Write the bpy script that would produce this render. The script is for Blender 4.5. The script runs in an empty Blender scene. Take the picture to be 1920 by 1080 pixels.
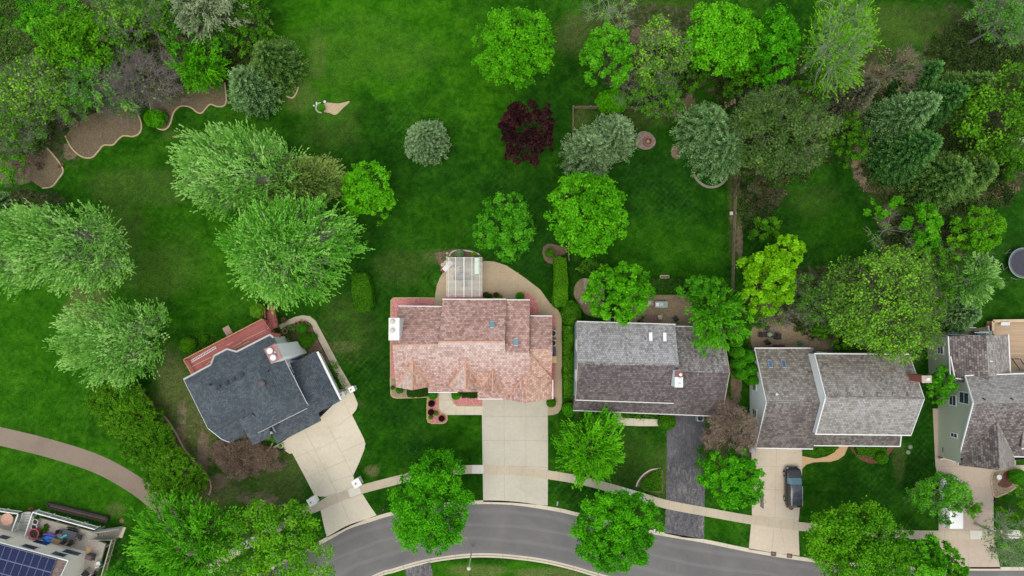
import bpy, math, random
import numpy as np
from mathutils import Vector, Matrix
from mathutils.bvhtree import BVHTree

# ------------------------------------------------------------------ camera, sky, sun
H = 85.0; FPX = 1280.0; NAD = 590.0; TILT = math.atan((NAD - 540.0) / FPX)
scene = bpy.context.scene
COL = scene.collection
cam_d = bpy.data.cameras.new("camera"); cam = bpy.data.objects.new("camera", cam_d); COL.objects.link(cam)
cam_d.sensor_width = 36.0; cam_d.lens = 36.0 * FPX / 1920.0
cam_d.clip_start = 1.0; cam_d.clip_end = 2000.0
cam.location = (0, 0, H); cam.rotation_euler = (TILT, 0, 0)
scene.camera = cam
scene.render.resolution_x = 1024; scene.render.resolution_y = 576

world = bpy.data.worlds.new("World"); scene.world = world; world.use_nodes = True
wn = world.node_tree.nodes; wl = world.node_tree.links
sky = wn.new("ShaderNodeTexSky"); sky.sky_type = 'NISHITA'; sky.sun_disc = False
SUN_EL = math.radians(72); SUN_ROT = math.radians(200)
sky.sun_elevation = SUN_EL; sky.sun_rotation = SUN_ROT
sky.altitude = 0; sky.air_density = 1.0; sky.dust_density = 3.5; sky.ozone_density = 1.0
cloud = wn.new("ShaderNodeMix"); cloud.data_type = 'RGBA'; cloud.inputs[0].default_value = 0.62   # thin even cloud over the blue
cloud.inputs[7].default_value = (5.6, 5.75, 5.9, 1.0)
wl.new(sky.outputs[0], cloud.inputs[6]); wl.new(cloud.outputs[2], wn["Background"].inputs[0]); wn["Background"].inputs[1].default_value = 0.14
sd = bpy.data.lights.new("sun", 'SUN'); sd.energy = 1.0; sd.angle = math.radians(38); sd.color = (1.0, 0.92, 0.80)
sun = bpy.data.objects.new("sun", sd); COL.objects.link(sun)
# direction towards the sun: from the south-west, high behind thin cloud
sv = Vector((math.sin(SUN_ROT) * math.cos(SUN_EL), math.cos(SUN_ROT) * math.cos(SUN_EL), math.sin(SUN_EL)))
sun.rotation_euler = sv.to_track_quat('Z', 'Y').to_euler()
sun.location = (0, 0, 60)
scene.view_settings.view_transform = 'Standard'
scene.view_settings.look = 'None'
scene.view_settings.exposure = 0.5
scene.view_settings.gamma = 1.0
scene.cycles.max_bounces = 5; scene.cycles.diffuse_bounces = 3; scene.cycles.transmission_bounces = 3
scene.cycles.transparent_max_bounces = 4

# ------------------------------------------------------------------ geometry helpers
CT, ST = math.cos(TILT), math.sin(TILT)
CAM = Vector((0, 0, H))
def ray(px, py):
    u = (px - 960.0) / FPX; v = (540.0 - py) / FPX
    return Vector((u, v * CT + ST, v * ST - CT))
def P(px, py, z=0.0):
    d = ray(px, py); t = (z - H) / d.z
    return CAM + d * t
def plane3(a, b, c):
    n = (b - a).cross(c - a).normalized()
    return (n, n.dot(a))
def PP(px, py, pl, lift=0.0):
    d = ray(px, py); n, k = pl
    q = CAM + d * ((k - n.dot(CAM)) / n.dot(d))
    q.z += lift
    return q
def PW(px, py, a, b):
    """where the line of sight to a pixel meets the vertical wall through a and b"""
    t = (b - a); t.z = 0
    n = Vector((-t.y, t.x, 0)).normalized()
    return PP(px, py, (n, n.dot(a)))

ORG = {}
def tag(o, label=None, cat=None, group=None, kind=None):
    if label: o['label'] = label
    if cat: o['category'] = cat
    if group: o['group'] = group
    if kind: o['kind'] = kind
    return o
def empty(name, loc, label=None, cat=None, group=None, rz=0.0):
    o = bpy.data.objects.new(name, None); COL.objects.link(o)
    o.location = loc; o.rotation_euler = (0, 0, rz)
    o.empty_display_size = 0.3
    ORG[o.name] = (Vector(loc), rz)
    return tag(o, label, cat, group)
def link(name, me, mats, parent=None):
    o = bpy.data.objects.new(name, me); COL.objects.link(o)
    for m in (mats if isinstance(mats, (list, tuple)) else [mats]): me.materials.append(m)
    if parent is not None:
        o.parent = parent
        ORG[o.name] = ORG[parent.name]
    return o
def tolocal(V, parent):
    if parent is None: return V
    loc, rz = ORG[parent.name]
    return V - np.array(loc)
class MB:
    """collects faces in world coordinates; build() makes ONE mesh object"""
    def __init__(s): s.v = []; s.f = []; s.m = []; s.uv = []; s.w = []; s.sm = []; s.marks = []
    def face(s, pts, m=0, uv=None, w=None, smooth=False):
        i = len(s.v); n = len(pts)
        s.v += [tuple(p) for p in pts]; s.f.append(tuple(range(i, i + n))); s.m.append(m)
        s.uv += uv if uv else [(p[0], p[1]) for p in pts]
        s.w += w if w else [0.0] * n; s.sm.append(smooth)
    def grid(s, rows, m=0, closed=False, smooth=True, mfun=None):
        """rows of points, shared vertices"""
        i0 = len(s.v); nr = len(rows); nc = len(rows[0])
        for r in rows:
            for p in r: s.v.append(tuple(p)); s.w.append(0.0)
        for a in range(nr - 1):
            for b in range(nc if closed else nc - 1):
                b2 = (b + 1) % nc
                f = (i0 + a * nc + b, i0 + a * nc + b2, i0 + (a + 1) * nc + b2, i0 + (a + 1) * nc + b)
                s.f.append(f); s.m.append(mfun(a, b) if mfun else m); s.sm.append(smooth)
                s.uv += [(s.v[k][0], s.v[k][1]) for k in f]
    def box(s, c, size, rz=0.0, m=0, tilt=None):
        hx, hy, hz = size[0] / 2, size[1] / 2, size[2] / 2
        R = Matrix.Rotation(rz, 3, 'Z')
        if tilt: R = R @ Matrix.Rotation(tilt[0], 3, 'X') @ Matrix.Rotation(tilt[1], 3, 'Y')
        q = [Vector(c) + R @ Vector((x, y, z)) for z in (-hz, hz) for x, y in ((-hx, -hy), (hx, -hy), (hx, hy), (-hx, hy))]
        for f in ((3, 2, 1, 0), (4, 5, 6, 7), (0, 1, 5, 4), (1, 2, 6, 5), (2, 3, 7, 6), (3, 0, 4, 7)):
            s.face([q[k] for k in f], m)
    def bar(s, a, b, w, h, m=0):
        """rectangular bar between two points, w across, h deep"""
        a = Vector(a); b = Vector(b); d = (b - a)
        if d.length < 1e-6: return
        d.normalize()
        up = Vector((0, 0, 1)) if abs(d.z) < 0.95 else Vector((1, 0, 0))
        x = d.cross(up).normalized() * (w / 2); y = x.cross(d).normalized() * (h / 2)
        q = [p + sx * x + sy * y for p in (a, b) for sx, sy in ((-1, -1), (1, -1), (1, 1), (-1, 1))]
        for f in ((3, 2, 1, 0), (4, 5, 6, 7), (0, 1, 5, 4), (1, 2, 6, 5), (2, 3, 7, 6), (3, 0, 4, 7)):
            s.face([q[k] for k in f], m)
    def prism(s, poly, z0, z1, m=0, mtop=None, bottom=False):
        n = len(poly)
        s.face([(p[0], p[1], z1) for p in poly], m if mtop is None else mtop)
        if bottom: s.face([(p[0], p[1], z0) for p in reversed(poly)], m)
        for i in range(n):
            a = poly[i]; b = poly[(i + 1) % n]
            s.face([(a[0], a[1], z0), (b[0], b[1], z0), (b[0], b[1], z1), (a[0], a[1], z1)], m)
    def lathe(s, c, prof, n=16, m=0, smooth=True):
        rows = []
        for r, z in prof:
            rows.append([(c[0] + r * math.cos(2 * math.pi * k / n), c[1] + r * math.sin(2 * math.pi * k / n), c[2] + z) for k in range(n)])
        s.grid(rows, m, closed=True, smooth=smooth)
    def tube(s, pts, r, n=6, m=0):
        pts = [Vector(p) for p in pts]
        rs = r if isinstance(r, (list, tuple)) else [r] * len(pts)
        rows = []
        for i, p in enumerate(pts):
            d = (pts[min(i + 1, len(pts) - 1)] - pts[max(i - 1, 0)]).normalized()
            up = Vector((0, 0, 1)) if abs(d.z) < 0.9 else Vector((1, 0, 0))
            x = d.cross(up).normalized(); y = d.cross(x)
            rows.append([p + (x * math.cos(2 * math.pi * k / n) + y * math.sin(2 * math.pi * k / n)) * rs[i] for k in range(n)])
        s.grid(rows, m, closed=True)
        s.face(rows[0][::-1], m); s.face(rows[-1], m)
    def build(s, name, mats, parent=None):
        if len(s.marks) > 1:      # several separate lengths (gutters, boards): one object each
            mk = s.marks + [len(s.f)]; o = None
            for i in range(len(mk) - 1):
                t = MB()
                for fi in range(mk[i], mk[i + 1]): t.face([s.v[k] for k in s.f[fi]], s.m[fi])
                if t.f: o = t.build(name, mats, parent)
            return o
        me = bpy.data.meshes.new(name)
        V = tolocal(np.array(s.v, dtype=float), parent)
        me.from_pydata(V.tolist(), [], s.f)
        uvl = me.uv_layers.new(name="UVMap")
        uvl.data.foreach_set("uv", np.array(s.uv, dtype=np.float32).ravel())
        me.polygons.foreach_set("material_index", s.m)
        me.polygons.foreach_set("use_smooth", s.sm)
        at = me.attributes.new("wear_shade", 'FLOAT', 'POINT'); at.data.foreach_set("value", np.array(s.w, dtype=np.float32))
        me.update()
        return link(name, me, mats, parent)

def np_mesh(name, V, F, mat, parent=None, tint=None, smooth=False):
    me = bpy.data.meshes.new(name)
    V = tolocal(V, parent).astype(np.float32); n = F.shape[1]
    me.vertices.add(len(V)); me.vertices.foreach_set("co", V.ravel())
    me.loops.add(F.size); me.loops.foreach_set("vertex_index", F.ravel().astype(np.int32))
    me.polygons.add(len(F)); me.polygons.foreach_set("loop_start", np.arange(0, F.size, n, dtype=np.int32))
    if smooth: me.polygons.foreach_set("use_smooth", np.ones(len(F), dtype=bool))
    if tint is not None:
        for k, v in tint.items():
            at = me.attributes.new(k, 'FLOAT', 'POINT'); at.data.foreach_set("value", v.astype(np.float32))
    me.update(calc_edges=True)
    return link(name, me, mat, parent)

def copy_tree(o, loc, rz=None, label=None, parent=None):
    c = o.copy(); COL.objects.link(c)
    if parent is None:
        c.location = loc
        if rz is not None: c.rotation_euler = (0, 0, rz)
        if label: c['label'] = label
    else: c.parent = parent
    for ch in list(o.children): copy_tree(ch, None, parent=c)
    return c

def smooth_line(pts, k=6, closed=False):
    out = []; n = len(pts); pts = [Vector((p[0], p[1], 0)) for p in pts]
    rng = range(n) if closed else range(n - 1)
    for i in rng:
        if closed: p0, p1, p2, p3 = pts[i - 1], pts[i], pts[(i + 1) % n], pts[(i + 2) % n]
        else: p0, p1, p2, p3 = pts[max(i - 1, 0)], pts[i], pts[i + 1], pts[min(i + 2, n - 1)]
        for j in range(k):
            t = j / k
            out.append(0.5 * ((2 * p1) + (p2 - p0) * t + (2 * p0 - 5 * p1 + 4 * p2 - p3) * t * t + (3 * p1 - p0 - 3 * p2 + p3) * t ** 3))
    if not closed: out.append(pts[-1].copy())
    return out
def GL(pl, z=0.0): return [P(x, y, z) for x, y in pl]
def offs(line, w):
    out = []
    for i, p in enumerate(line):
        d = (line[min(i + 1, len(line) - 1)] - line[max(i - 1, 0)]); d.z = 0; d.normalize()
        out.append(Vector((p.x - d.y * w, p.y + d.x * w, 0)))
    return out
def ribbon(mb, line, w0, w1, z, m=0, zb=None):
    A = offs(line, w0); B = offs(line, w1)
    for i in range(len(line) - 1):
        q = [A[i], A[i + 1], B[i + 1], B[i]]
        top = [(p.x, p.y, z) for p in q]
        if w1 > w0: mb.face(top, m)
        else: mb.face(top[::-1], m)
        if zb is not None:
            for a, b in ((A[i], A[i + 1]), (B[i + 1], B[i])):
                mb.face([(a.x, a.y, zb), (b.x, b.y, zb), (b.x, b.y, z), (a.x, a.y, z)], m)
def inpoly(X, Y, poly):
    ins = np.zeros(X.shape, bool); n = len(poly)
    for i in range(n):
        x1, y1 = poly[i][0], poly[i][1]; x2, y2 = poly[(i + 1) % n][0], poly[(i + 1) % n][1]
        if y1 == y2: continue
        c = ((y1 > Y) != (y2 > Y)) & (X < (x2 - x1) * (Y - y1) / (y2 - y1) + x1)
        ins ^= c
    return ins
def vnoise(X, Y, s, seed):
    r = np.random.RandomState(seed); T = r.rand(256, 256)
    x = X / s + 500.3; y = Y / s + 300.7
    xi = np.floor(x).astype(int); yi = np.floor(y).astype(int); fx = x - xi; fy = y - yi
    fx = fx * fx * (3 - 2 * fx); fy = fy * fy * (3 - 2 * fy)
    g = lambda a, b: T[a % 256, b % 256]
    return (g(xi, yi) * (1 - fx) + g(xi + 1, yi) * fx) * (1 - fy) + (g(xi, yi + 1) * (1 - fx) + g(xi + 1, yi + 1) * fx) * fy
def fbm(X, Y, s, seed, o=4):
    t = 0; a = 1; k = 0
    for i in range(o):
        t = t + a * vnoise(X, Y, s / 2 ** i, seed + i); k += a; a *= 0.55
    return t / k

# ------------------------------------------------------------------ materials
def newmat(name):
    m = bpy.data.materials.new(name); m.use_nodes = True
    nt = m.node_tree; b = nt.nodes["Principled BSDF"]
    b.inputs["Specular IOR Level"].default_value = 0.25
    return m, nt, b
class NT:
    def __init__(s, nt): s.nt = nt
    def n(s, t, **kw):
        nd = s.nt.nodes.new(t)
        for k, v in kw.items(): setattr(nd, k, v)
        return nd
    def l(s, a, b): s.nt.links.new(a, b)
    def noise(s, vec, scale, detail=4, rough=0.6, dist=0.0):
        nd = s.n("ShaderNodeTexNoise"); nd.inputs["Scale"].default_value = scale; nd.inputs["Detail"].default_value = detail
        nd.inputs["Roughness"].default_value = rough; nd.inputs["Distortion"].default_value = dist
        if vec is not None: s.l(vec, nd.inputs["Vector"])
        return nd.outputs["Fac"]
    def ramp(s, fac, stops, interp='LINEAR'):
        nd = s.n("ShaderNodeValToRGB"); cr = nd.color_ramp; cr.interpolation = interp
        while len(cr.elements) < len(stops): cr.elements.new(0.5)
        for e, (p, c) in zip(cr.elements, stops): e.position = p; e.color = (c[0], c[1], c[2], 1) if len(c) == 3 else c
        s.l(fac, nd.inputs[0]); return nd.outputs[0]
    def mix(s, fac, a, b, mode='MIX'):
        nd = s.n("ShaderNodeMix", data_type='RGBA', blend_type=mode)
        for sock, v in ((nd.inputs[0], fac), (nd.inputs[6], a), (nd.inputs[7], b)):
            if hasattr(v, "is_output"): s.l(v, sock)
            elif isinstance(v, (int, float)): sock.default_value = v
            else: sock.default_value = (v[0], v[1], v[2], 1)
        return nd.outputs[2]
    def math(s, op, a, b=0.0, clamp=False):
        nd = s.n("ShaderNodeMath", operation=op, use_clamp=clamp)
        for i, v in enumerate((a, b)):
            if hasattr(v, "is_output"): s.l(v, nd.inputs[i])
            else: nd.inputs[i].default_value = v
        return nd.outputs[0]
    def attr(s, name): return s.n("ShaderNodeAttribute", attribute_name=name).outputs["Fac"]
    def pos(s): return s.n("ShaderNodeNewGeometry").outputs["Position"]
    def bump(s, h, strength=0.3, dist=0.02):
        nd = s.n("ShaderNodeBump"); nd.inputs["Strength"].default_value = strength; nd.inputs["Distance"].default_value = dist
        s.l(h, nd.inputs["Height"]); return nd.outputs[0]
MATS = {}
def plain(name, c, rough=0.6, metal=0.0, var=0.12, spec=0.25, scale=3.0):
    if name in MATS: return MATS[name]
    m, nt, b = newmat(name); N = NT(nt)
    f = N.noise(N.n("ShaderNodeTexCoord").outputs["Object"], scale, 5, 0.65)
    col = N.ramp(f, [(0.3, [x * (1 - var) for x in c]), (0.7, [min(1, x * (1 + var)) for x in c])])
    N.l(col, b.inputs["Base Color"])
    b.inputs["Roughness"].default_value = rough; b.inputs["Metallic"].default_value = metal
    b.inputs["Specular IOR Level"].default_value = spec
    MATS[name] = m; return m
def speckle(name, cols, scale, rough=0.9, big=None, bump=0.4):
    """ground stuff of many small pieces: gravel, mulch, paving"""
    if name in MATS: return MATS[name]
    m, nt, b = newmat(name); N = NT(nt); p = N.pos()
    vo = N.n("ShaderNodeTexVoronoi"); vo.inputs["Scale"].default_value = scale; N.l(p, vo.inputs["Vector"])
    sep = N.n("ShaderNodeSeparateColor"); N.l(vo.outputs["Color"], sep.inputs[0])
    k = len(cols)
    col = N.ramp(sep.outputs[0], [((i + 0.5) / k, c) for i, c in enumerate(cols)])
    f = N.noise(p, 0.6, 4, 0.6)
    col = N.mix(N.math('MULTIPLY', f, 0.6), col, big if big else [x * 0.6 for x in cols[0]])
    N.l(col, b.inputs["Base Color"]); b.inputs["Roughness"].default_value = rough
    N.l(N.bump(vo.outputs["Distance"], bump, 0.05), b.inputs["Normal"])
    MATS[name] = m; return m
def concrete(name, c, stain=0.35, c2=None):
    if name in MATS: return MATS[name]
    m, nt, b = newmat(name); N = NT(nt); p = N.pos()
    f1 = N.noise(p, 0.25, 5, 0.6, 0.4); f2 = N.noise(p, 2.2, 6, 0.7); f3 = N.noise(p, 25, 3, 0.7)
    c2 = c2 or [x * (1 - stain) for x in c]
    col = N.ramp(f1, [(0.3, c2), (0.55, c), (0.75, [min(1, x * 1.08) for x in c])])
    col = N.mix(0.5, col, N.ramp(f2, [(0.25, [x * 0.8 for x in c]), (0.6, c)]), 'MIX')
    col = N.mix(0.35, col, N.ramp(f3, [(0.35, (0.35, 0.35, 0.35)), (0.65, (0.65, 0.65, 0.65))]), 'SOFT_LIGHT')
    dk = N.ramp(N.noise(p, 0.55, 7, 0.75, 1.2), [(0.62, (0, 0, 0)), (0.78, (1, 1, 1))])
    col = N.mix(N.math('MULTIPLY', dk, 0.4), col, [x * 0.5 for x in c])
    N.l(col, b.inputs["Base Color"]); b.inputs["Roughness"].default_value = 0.85
    N.l(N.bump(f3, 0.15, 0.01), b.inputs["Normal"])
    MATS[name] = m; return m
def shingle(name, dark, mid, light, worn, bw=0.30, rh=0.20, spread=1.0, mortar=0.014):
    m, nt, b = newmat(name); N = NT(nt)
    uv = N.n("ShaderNodeUVMap", uv_map="UVMap").outputs[0]
    wob = N.n("ShaderNodeMixRGB"); wob.blend_type = 'LINEAR_LIGHT'; wob.inputs[0].default_value = 0.012
    N.l(uv, wob.inputs[1]); nn = N.n("ShaderNodeTexNoise"); nn.inputs["Scale"].default_value = 3.0; N.l(uv, nn.inputs["Vector"]); N.l(nn.outputs["Color"], wob.inputs[2])
    def brick(off, w, h, sq):
        br = N.n("ShaderNodeTexBrick"); br.offset = off; br.inputs["Color1"].default_value = (0, 0, 0, 1); br.inputs["Color2"].default_value = (1, 1, 1, 1)
        br.inputs["Mortar"].default_value = (0, 0, 0, 1); br.inputs["Scale"].default_value = 1.0; br.inputs["Brick Width"].default_value = w
        br.inputs["Row Height"].default_value = h; br.inputs["Mortar Size"].default_value = mortar; br.inputs["Mortar Smooth"].default_value = 0.3
        br.inputs["Bias"].default_value = 0.0; N.l(wob.outputs[0], br.inputs["Vector"]); return br
    b1 = brick(0.5, bw, rh, 1)
    wear_shade = N.attr("wear_shade")
    blot = N.noise(uv, 0.35, 5, 0.65, 0.5); stre = N.n("ShaderNodeMapping"); stre.inputs["Scale"].default_value = (3.2, 0.5, 1); N.l(uv, stre.inputs[0])
    strk = N.noise(stre.outputs[0], 1.0, 5, 0.7)
    fine = N.noise(uv, 9.0, 3, 0.7)
    sepb = N.n("ShaderNodeSeparateColor"); N.l(b1.outputs["Color"], sepb.inputs[0])
    v = N.math('ADD', N.math('MULTIPLY', N.math('SUBTRACT', sepb.outputs[0], 0.5), 0.75 * spread), N.math('MULTIPLY', N.math('SUBTRACT', blot, 0.5), 0.9))
    v = N.math('ADD', v, N.math('MULTIPLY', N.math('SUBTRACT', fine, 0.5), 0.45))
    v = N.math('ADD', v, 0.5, True)
    col = N.ramp(v, [(0.08, dark), (0.5, mid), (0.92, light)])
    wf = N.math('ADD', N.math('MULTIPLY', wear_shade, 1.3), N.math('MULTIPLY', N.math('SUBTRACT', strk, 0.62), 2.2), True)
    wf = N.math('MULTIPLY', wf, N.math('ADD', N.math('MULTIPLY', sepb.outputs[0], 0.5), 0.45), True)
    col = N.mix(wf, col, worn)
    col = N.mix(N.math('MULTIPLY', b1.outputs["Fac"], 0.75), col, [x * 0.35 for x in dark])
    N.l(col, b.inputs["Base Color"]); b.inputs["Roughness"].default_value = 0.85
    h = N.math('SUBTRACT', sepb.outputs[0], N.math('MULTIPLY', b1.outputs["Fac"], 1.5))
    N.l(N.bump(h, 0.5, 0.02), b.inputs["Normal"])
    return m
def siding(name, c, lap=0.2):
    if name in MATS: return MATS[name]
    m, nt, b = newmat(name); N = NT(nt); p = N.pos()
    s = N.n("ShaderNodeSeparateXYZ"); N.l(p, s.inputs[0])
    fr = N.math('FRACT', N.math('DIVIDE', s.outputs[2], lap))
    col = N.mix(N.math('LESS_THAN', fr, 0.1), c, [x * 0.6 for x in c])
    col = N.mix(N.math('MULTIPLY', N.noise(p, 1.5, 4), 0.25), col, [x * 0.75 for x in c])
    N.l(col, b.inputs["Base Color"]); b.inputs["Roughness"].default_value = 0.6
    N.l(N.bump(fr, 0.5, 0.02), b.inputs["Normal"]); MATS[name] = m; return m
def planks(name, c, wd=0.14, ang=0.0, c2=None):
    if name in MATS: return MATS[name]
    m, nt, b = newmat(name); N = NT(nt)
    mp = N.n("ShaderNodeMapping"); mp.inputs["Rotation"].default_value = (0, 0, ang); N.l(N.pos(), mp.inputs[0])
    br = N.n("ShaderNodeTexBrick"); br.inputs["Color1"].default_value = (0, 0, 0, 1); br.inputs["Color2"].default_value = (1, 1, 1, 1)
    br.inputs["Mortar"].default_value = (0, 0, 0, 1); br.inputs["Scale"].default_value = 1; br.inputs["Brick Width"].default_value = 3.6
    br.inputs["Row Height"].default_value = wd; br.inputs["Mortar Size"].default_value = 0.012; N.l(mp.outputs[0], br.inputs["Vector"])
    sp = N.n("ShaderNodeSeparateColor"); N.l(br.outputs["Color"], sp.inputs[0])
    col = N.ramp(sp.outputs[0], [(0.0, [x * 0.82 for x in c]), (0.85, c), (1.0, c2 or [min(1, x * 1.2) for x in c])])
    st = N.n("ShaderNodeMapping"); st.inputs["Scale"].default_value = (1, 14, 1); N.l(mp.outputs[0], st.inputs[0])
    col = N.mix(0.35, col, N.ramp(N.noise(st.outputs[0], 1.2, 5, 0.7), [(0.3, [x * 0.65 for x in c]), (0.7, [min(1, x * 1.15) for x in c])]))
    col = N.mix(N.math('MULTIPLY', br.outputs["Fac"], 0.8), col, [x * 0.25 for x in c])
    N.l(col, b.inputs["Base Color"]); b.inputs["Roughness"].default_value = 0.75; MATS[name] = m; return m
def leafmat(name, dark, mid, light, trans=0.35, rough=0.55, spec=0.15):
    if name in MATS: return MATS[name]
    m, nt, b = newmat(name); N = NT(nt)
    t = N.attr("tint")
    col = N.ramp(t, [(0.0, dark), (0.5, mid), (1.0, light)])
    N.l(col, b.inputs["Base Color"]); b.inputs["Roughness"].default_value = rough; b.inputs["Specular IOR Level"].default_value = spec
    tr = N.n("ShaderNodeBsdfTranslucent"); N.l(col, tr.inputs[0])
    mx = N.n("ShaderNodeMixShader"); mx.inputs[0].default_value = trans
    N.l(b.outputs[0], mx.inputs[1]); N.l(tr.outputs[0], mx.inputs[2]); N.l(mx.outputs[0], nt.nodes["Material Output"].inputs[0])
    MATS[name] = m; return m
def glass(name="window_glass", c=(0.04, 0.06, 0.08), rough=0.08):
    if name in MATS: return MATS[name]
    m, nt, b = newmat(name); b.inputs["Base Color"].default_value = (*c, 1); b.inputs["Roughness"].default_value = rough
    b.inputs["Specular IOR Level"].default_value = 0.8; MATS[name] = m; return m

# ------------------------------------------------------------------ the ground sheet
ROAD_N = [(-60, 1640), (120, 1400), (330, 1200), (440, 1110), (530, 1054), (613, 1010), (653, 988), (693, 975), (733, 963), (800, 950), (883, 942), (960, 943), (1043, 955), (1078, 963), (1150, 980), (1227, 998), (1320, 1014), (1408, 1032), (1500, 1047), (1600, 1058), (1700, 1063), (1800, 1066), (1920, 1066), (2080, 1066), (2500, 1066)]
ROAD_S = [(180, 1700), (350, 1440), (500, 1270), (560, 1200), (620, 1130), (703, 1082), (740, 1070), (773, 1060), (807, 1052), (863, 1044), (910, 1042), (960, 1045), (1020, 1053), (1075, 1066), (1127, 1081), (1250, 1112), (1400, 1140), (1600, 1165), (1900, 1190), (2080, 1195), (2500, 1195)]
roadN = smooth_line(GL(ROAD_N)); roadS = smooth_line(GL(ROAD_S))
def axis(a, b, c, d, s):
    core = np.arange(b, c + s, s)
    lo = -np.geomspace(1, abs(a - b) + 1, 14)[1:][::-1] + 1 + b
    hi = np.geomspace(1, abs(d - c) + 1, 14)[1:] - 1 + core[-1]
    return np.concatenate([lo, core, hi])
gx = axis(-420, -68, 68, 420, 0.22); gy = axis(-420, -36, 42, 420, 0.22)
X, Y = np.meshgrid(gx, gy); PXX = 960 + X / H * FPX; PYY = NAD - Y / H * FPX      # near enough for soft masks
def blob(lst):
    t = np.zeros(X.shape)
    n = fbm(X, Y, 6, 5) - 0.5; n2 = fbm(X, Y, 1.6, 9) - 0.5
    for (cx, cy, rx, ry, s) in lst:
        d = np.sqrt(((PXX - cx) / rx) ** 2 + ((PYY - cy) / ry) ** 2) + n * 1.0 + n2 * 0.5
        t = np.maximum(t, s * np.clip((1.25 - d) / 0.5, 0, 1))
    return t
lush = blob([(700, 60, 240, 120, .8), (860, 100, 150, 140, .5), (330, 500, 160, 130, .45), (80, 700, 140, 160, .5), (80, 580, 100, 80, .6),
             (150, 900, 220, 80, .55), (600, 120, 120, 110, .6), (1250, 470, 120, 60, .3), (1560, 430, 80, 70, .25), (860, 790, 60, 60, .25),
             (1330, 985, 50, 25, .3), (900, 1066, 180, 20, .7), (850, 420, 120, 60, .25), (150, 330, 60, 60, .2)])
dry = blob([(600, 110, 90, 60, .2), (690, 60, 90, 50, .15), (740, 100, 110, 40, .2), (220, 440, 50, 50, .4), (300, 500, 80, 60, .35), (165, 590, 40, 55, .8),
            (260, 350, 110, 30, .35), (590, 110, 22, 50, .5), (560, 175, 40, 40, .55), (620, 220, 60, 50, .3), (410, 920, 80, 40, .9), (520, 900, 60, 60, .6),
            (330, 760, 40, 110, .75), (370, 830, 40, 80, .8), (540, 880, 30, 40, .4), (640, 620, 60, 60, .3), (640, 650, 40, 12, .7), (665, 755, 30, 10, .4), (1240, 880, 40, 60, .4), (1230, 990, 20, 25, .7), (1180, 860, 60, 70, .25),
            (1160, 60, 120, 60, .6), (1250, 50, 90, 60, .5), (1430, 880, 40, 60, .3), (1330, 840, 40, 60, .8), (1440, 640, 40, 40, .8), (900, 1062, 60, 12, .8), (1030, 1070, 60, 14, .8),
            (820, 480, 30, 14, .5), (750, 500, 50, 30, .3), (1380, 360, 14, 160, .6), (1210, 200, 120, 40, .4), (1620, 150, 110, 120, .3), (1740, 40, 120, 40, .45),
            (1680, 370, 50, 40, .3), (1680, 860, 10, 40, .5), (1090, 225, 20, 28, .6), (700, 880, 14, 12, .9), (1525, 370, 60, 40, .2), (225, 950, 18, 14, .6), (330, 250, 30, 10, .5)])
soil = blob([(345, 800, 12, 50, .55), (385, 850, 12, 60, .7), (415, 900, 24, 20, .6), (480, 930, 60, 20, .55),
             (640, 203, 16, 14, .0), (1095, 180, 60, 20, .0), (1195, 255, 14, 12, .0), (1255, 205, 40, 16, .6), (1290, 190, 30, 26, .6), (1270, 280, 14, 20, .7),
             (1470, 630, 70, 42, 1.0), (1540, 640, 30, 50, .8), (1385, 240, 14, 50, .7), (1620, 300, 20, 50, .6), (1650, 350, 30, 15, .5), (1350, 780, 30, 60, .8),
             (1388, 450, 9, 40, .65), (1680, 420, 30, 40, .55), (1760, 440, 50, 40, .55), (1640, 130, 40, 20, .5), (1080, 500, 20, 20, .3),
             (30, 300, 60, 50, .7), (125, 280, 20, 22, .6), (1810, 640, 100, 20, .2), (1470, 590, 60, 30, .7), (485, 800, 60, 26, .9), (1500, 770, 20, 20, .5),
             (1040, 470, 34, 14, .0), (1378, 700, 14, 70, .9), (1080, 700, 16, 100, .7), (1390, 410, 30, 20, .5), (1230, 60, 50, 20, .6)])
wild = blob([(40, 220, 130, 120, .9), (230, 100, 220, 100, .9), (380, 80, 110, 110, 1.0), (150, 60, 160, 90, .9), (1240, 90, 160, 90, .85), (1430, 150, 120, 110, .9),
             (1480, 260, 90, 80, .8), (1700, 240, 110, 130, 1.0), (1830, 300, 130, 130, .9), (1620, 170, 60, 90, .9), (1830, 110, 120, 100, .7), (1540, 560, 120, 70, .9), (1650, 580, 110, 90, .9),
             (1730, 450, 90, 70, .7), (1420, 380, 40, 50, .8), (1330, 620, 60, 50, .8), (350, 1040, 130, 80, .3), (15, 30, 70, 60, .3), (1430, 550, 60, 50, .7)])
dark_green = blob([(700, 470, 140, 100, .6), (1000, 460, 120, 70, .8), (1050, 220, 60, 60, .5), (1380, 500, 60, 80, .4), (790, 800, 60, 60, .5), (1700, 800, 60, 140, .5), (1560, 430, 130, 110, .7), (1230, 440, 140, 80, .4), (1870, 420, 70, 120, .7), (1250, 300, 130, 70, .6), (1000, 200, 40, 160, .5), (980, 360, 120, 60, .6),
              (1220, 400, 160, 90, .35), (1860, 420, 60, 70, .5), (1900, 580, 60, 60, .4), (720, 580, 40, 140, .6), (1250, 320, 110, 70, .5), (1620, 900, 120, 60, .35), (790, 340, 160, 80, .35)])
Z = np.zeros(X.shape)
roadpoly = [(p.x, p.y) for p in offs(roadN, 0.10)] + [(p.x, p.y) for p in offs(roadS, -0.10)][::-1]
Z[inpoly(X, Y, roadpoly)] = -0.35
outer = (np.abs(X) > 75) | (Y > 50) | (Y < -44)
Z += np.where(outer, 0, 0)
ny, nx = X.shape
idx = np.arange(nx * ny).reshape(ny, nx)
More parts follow.
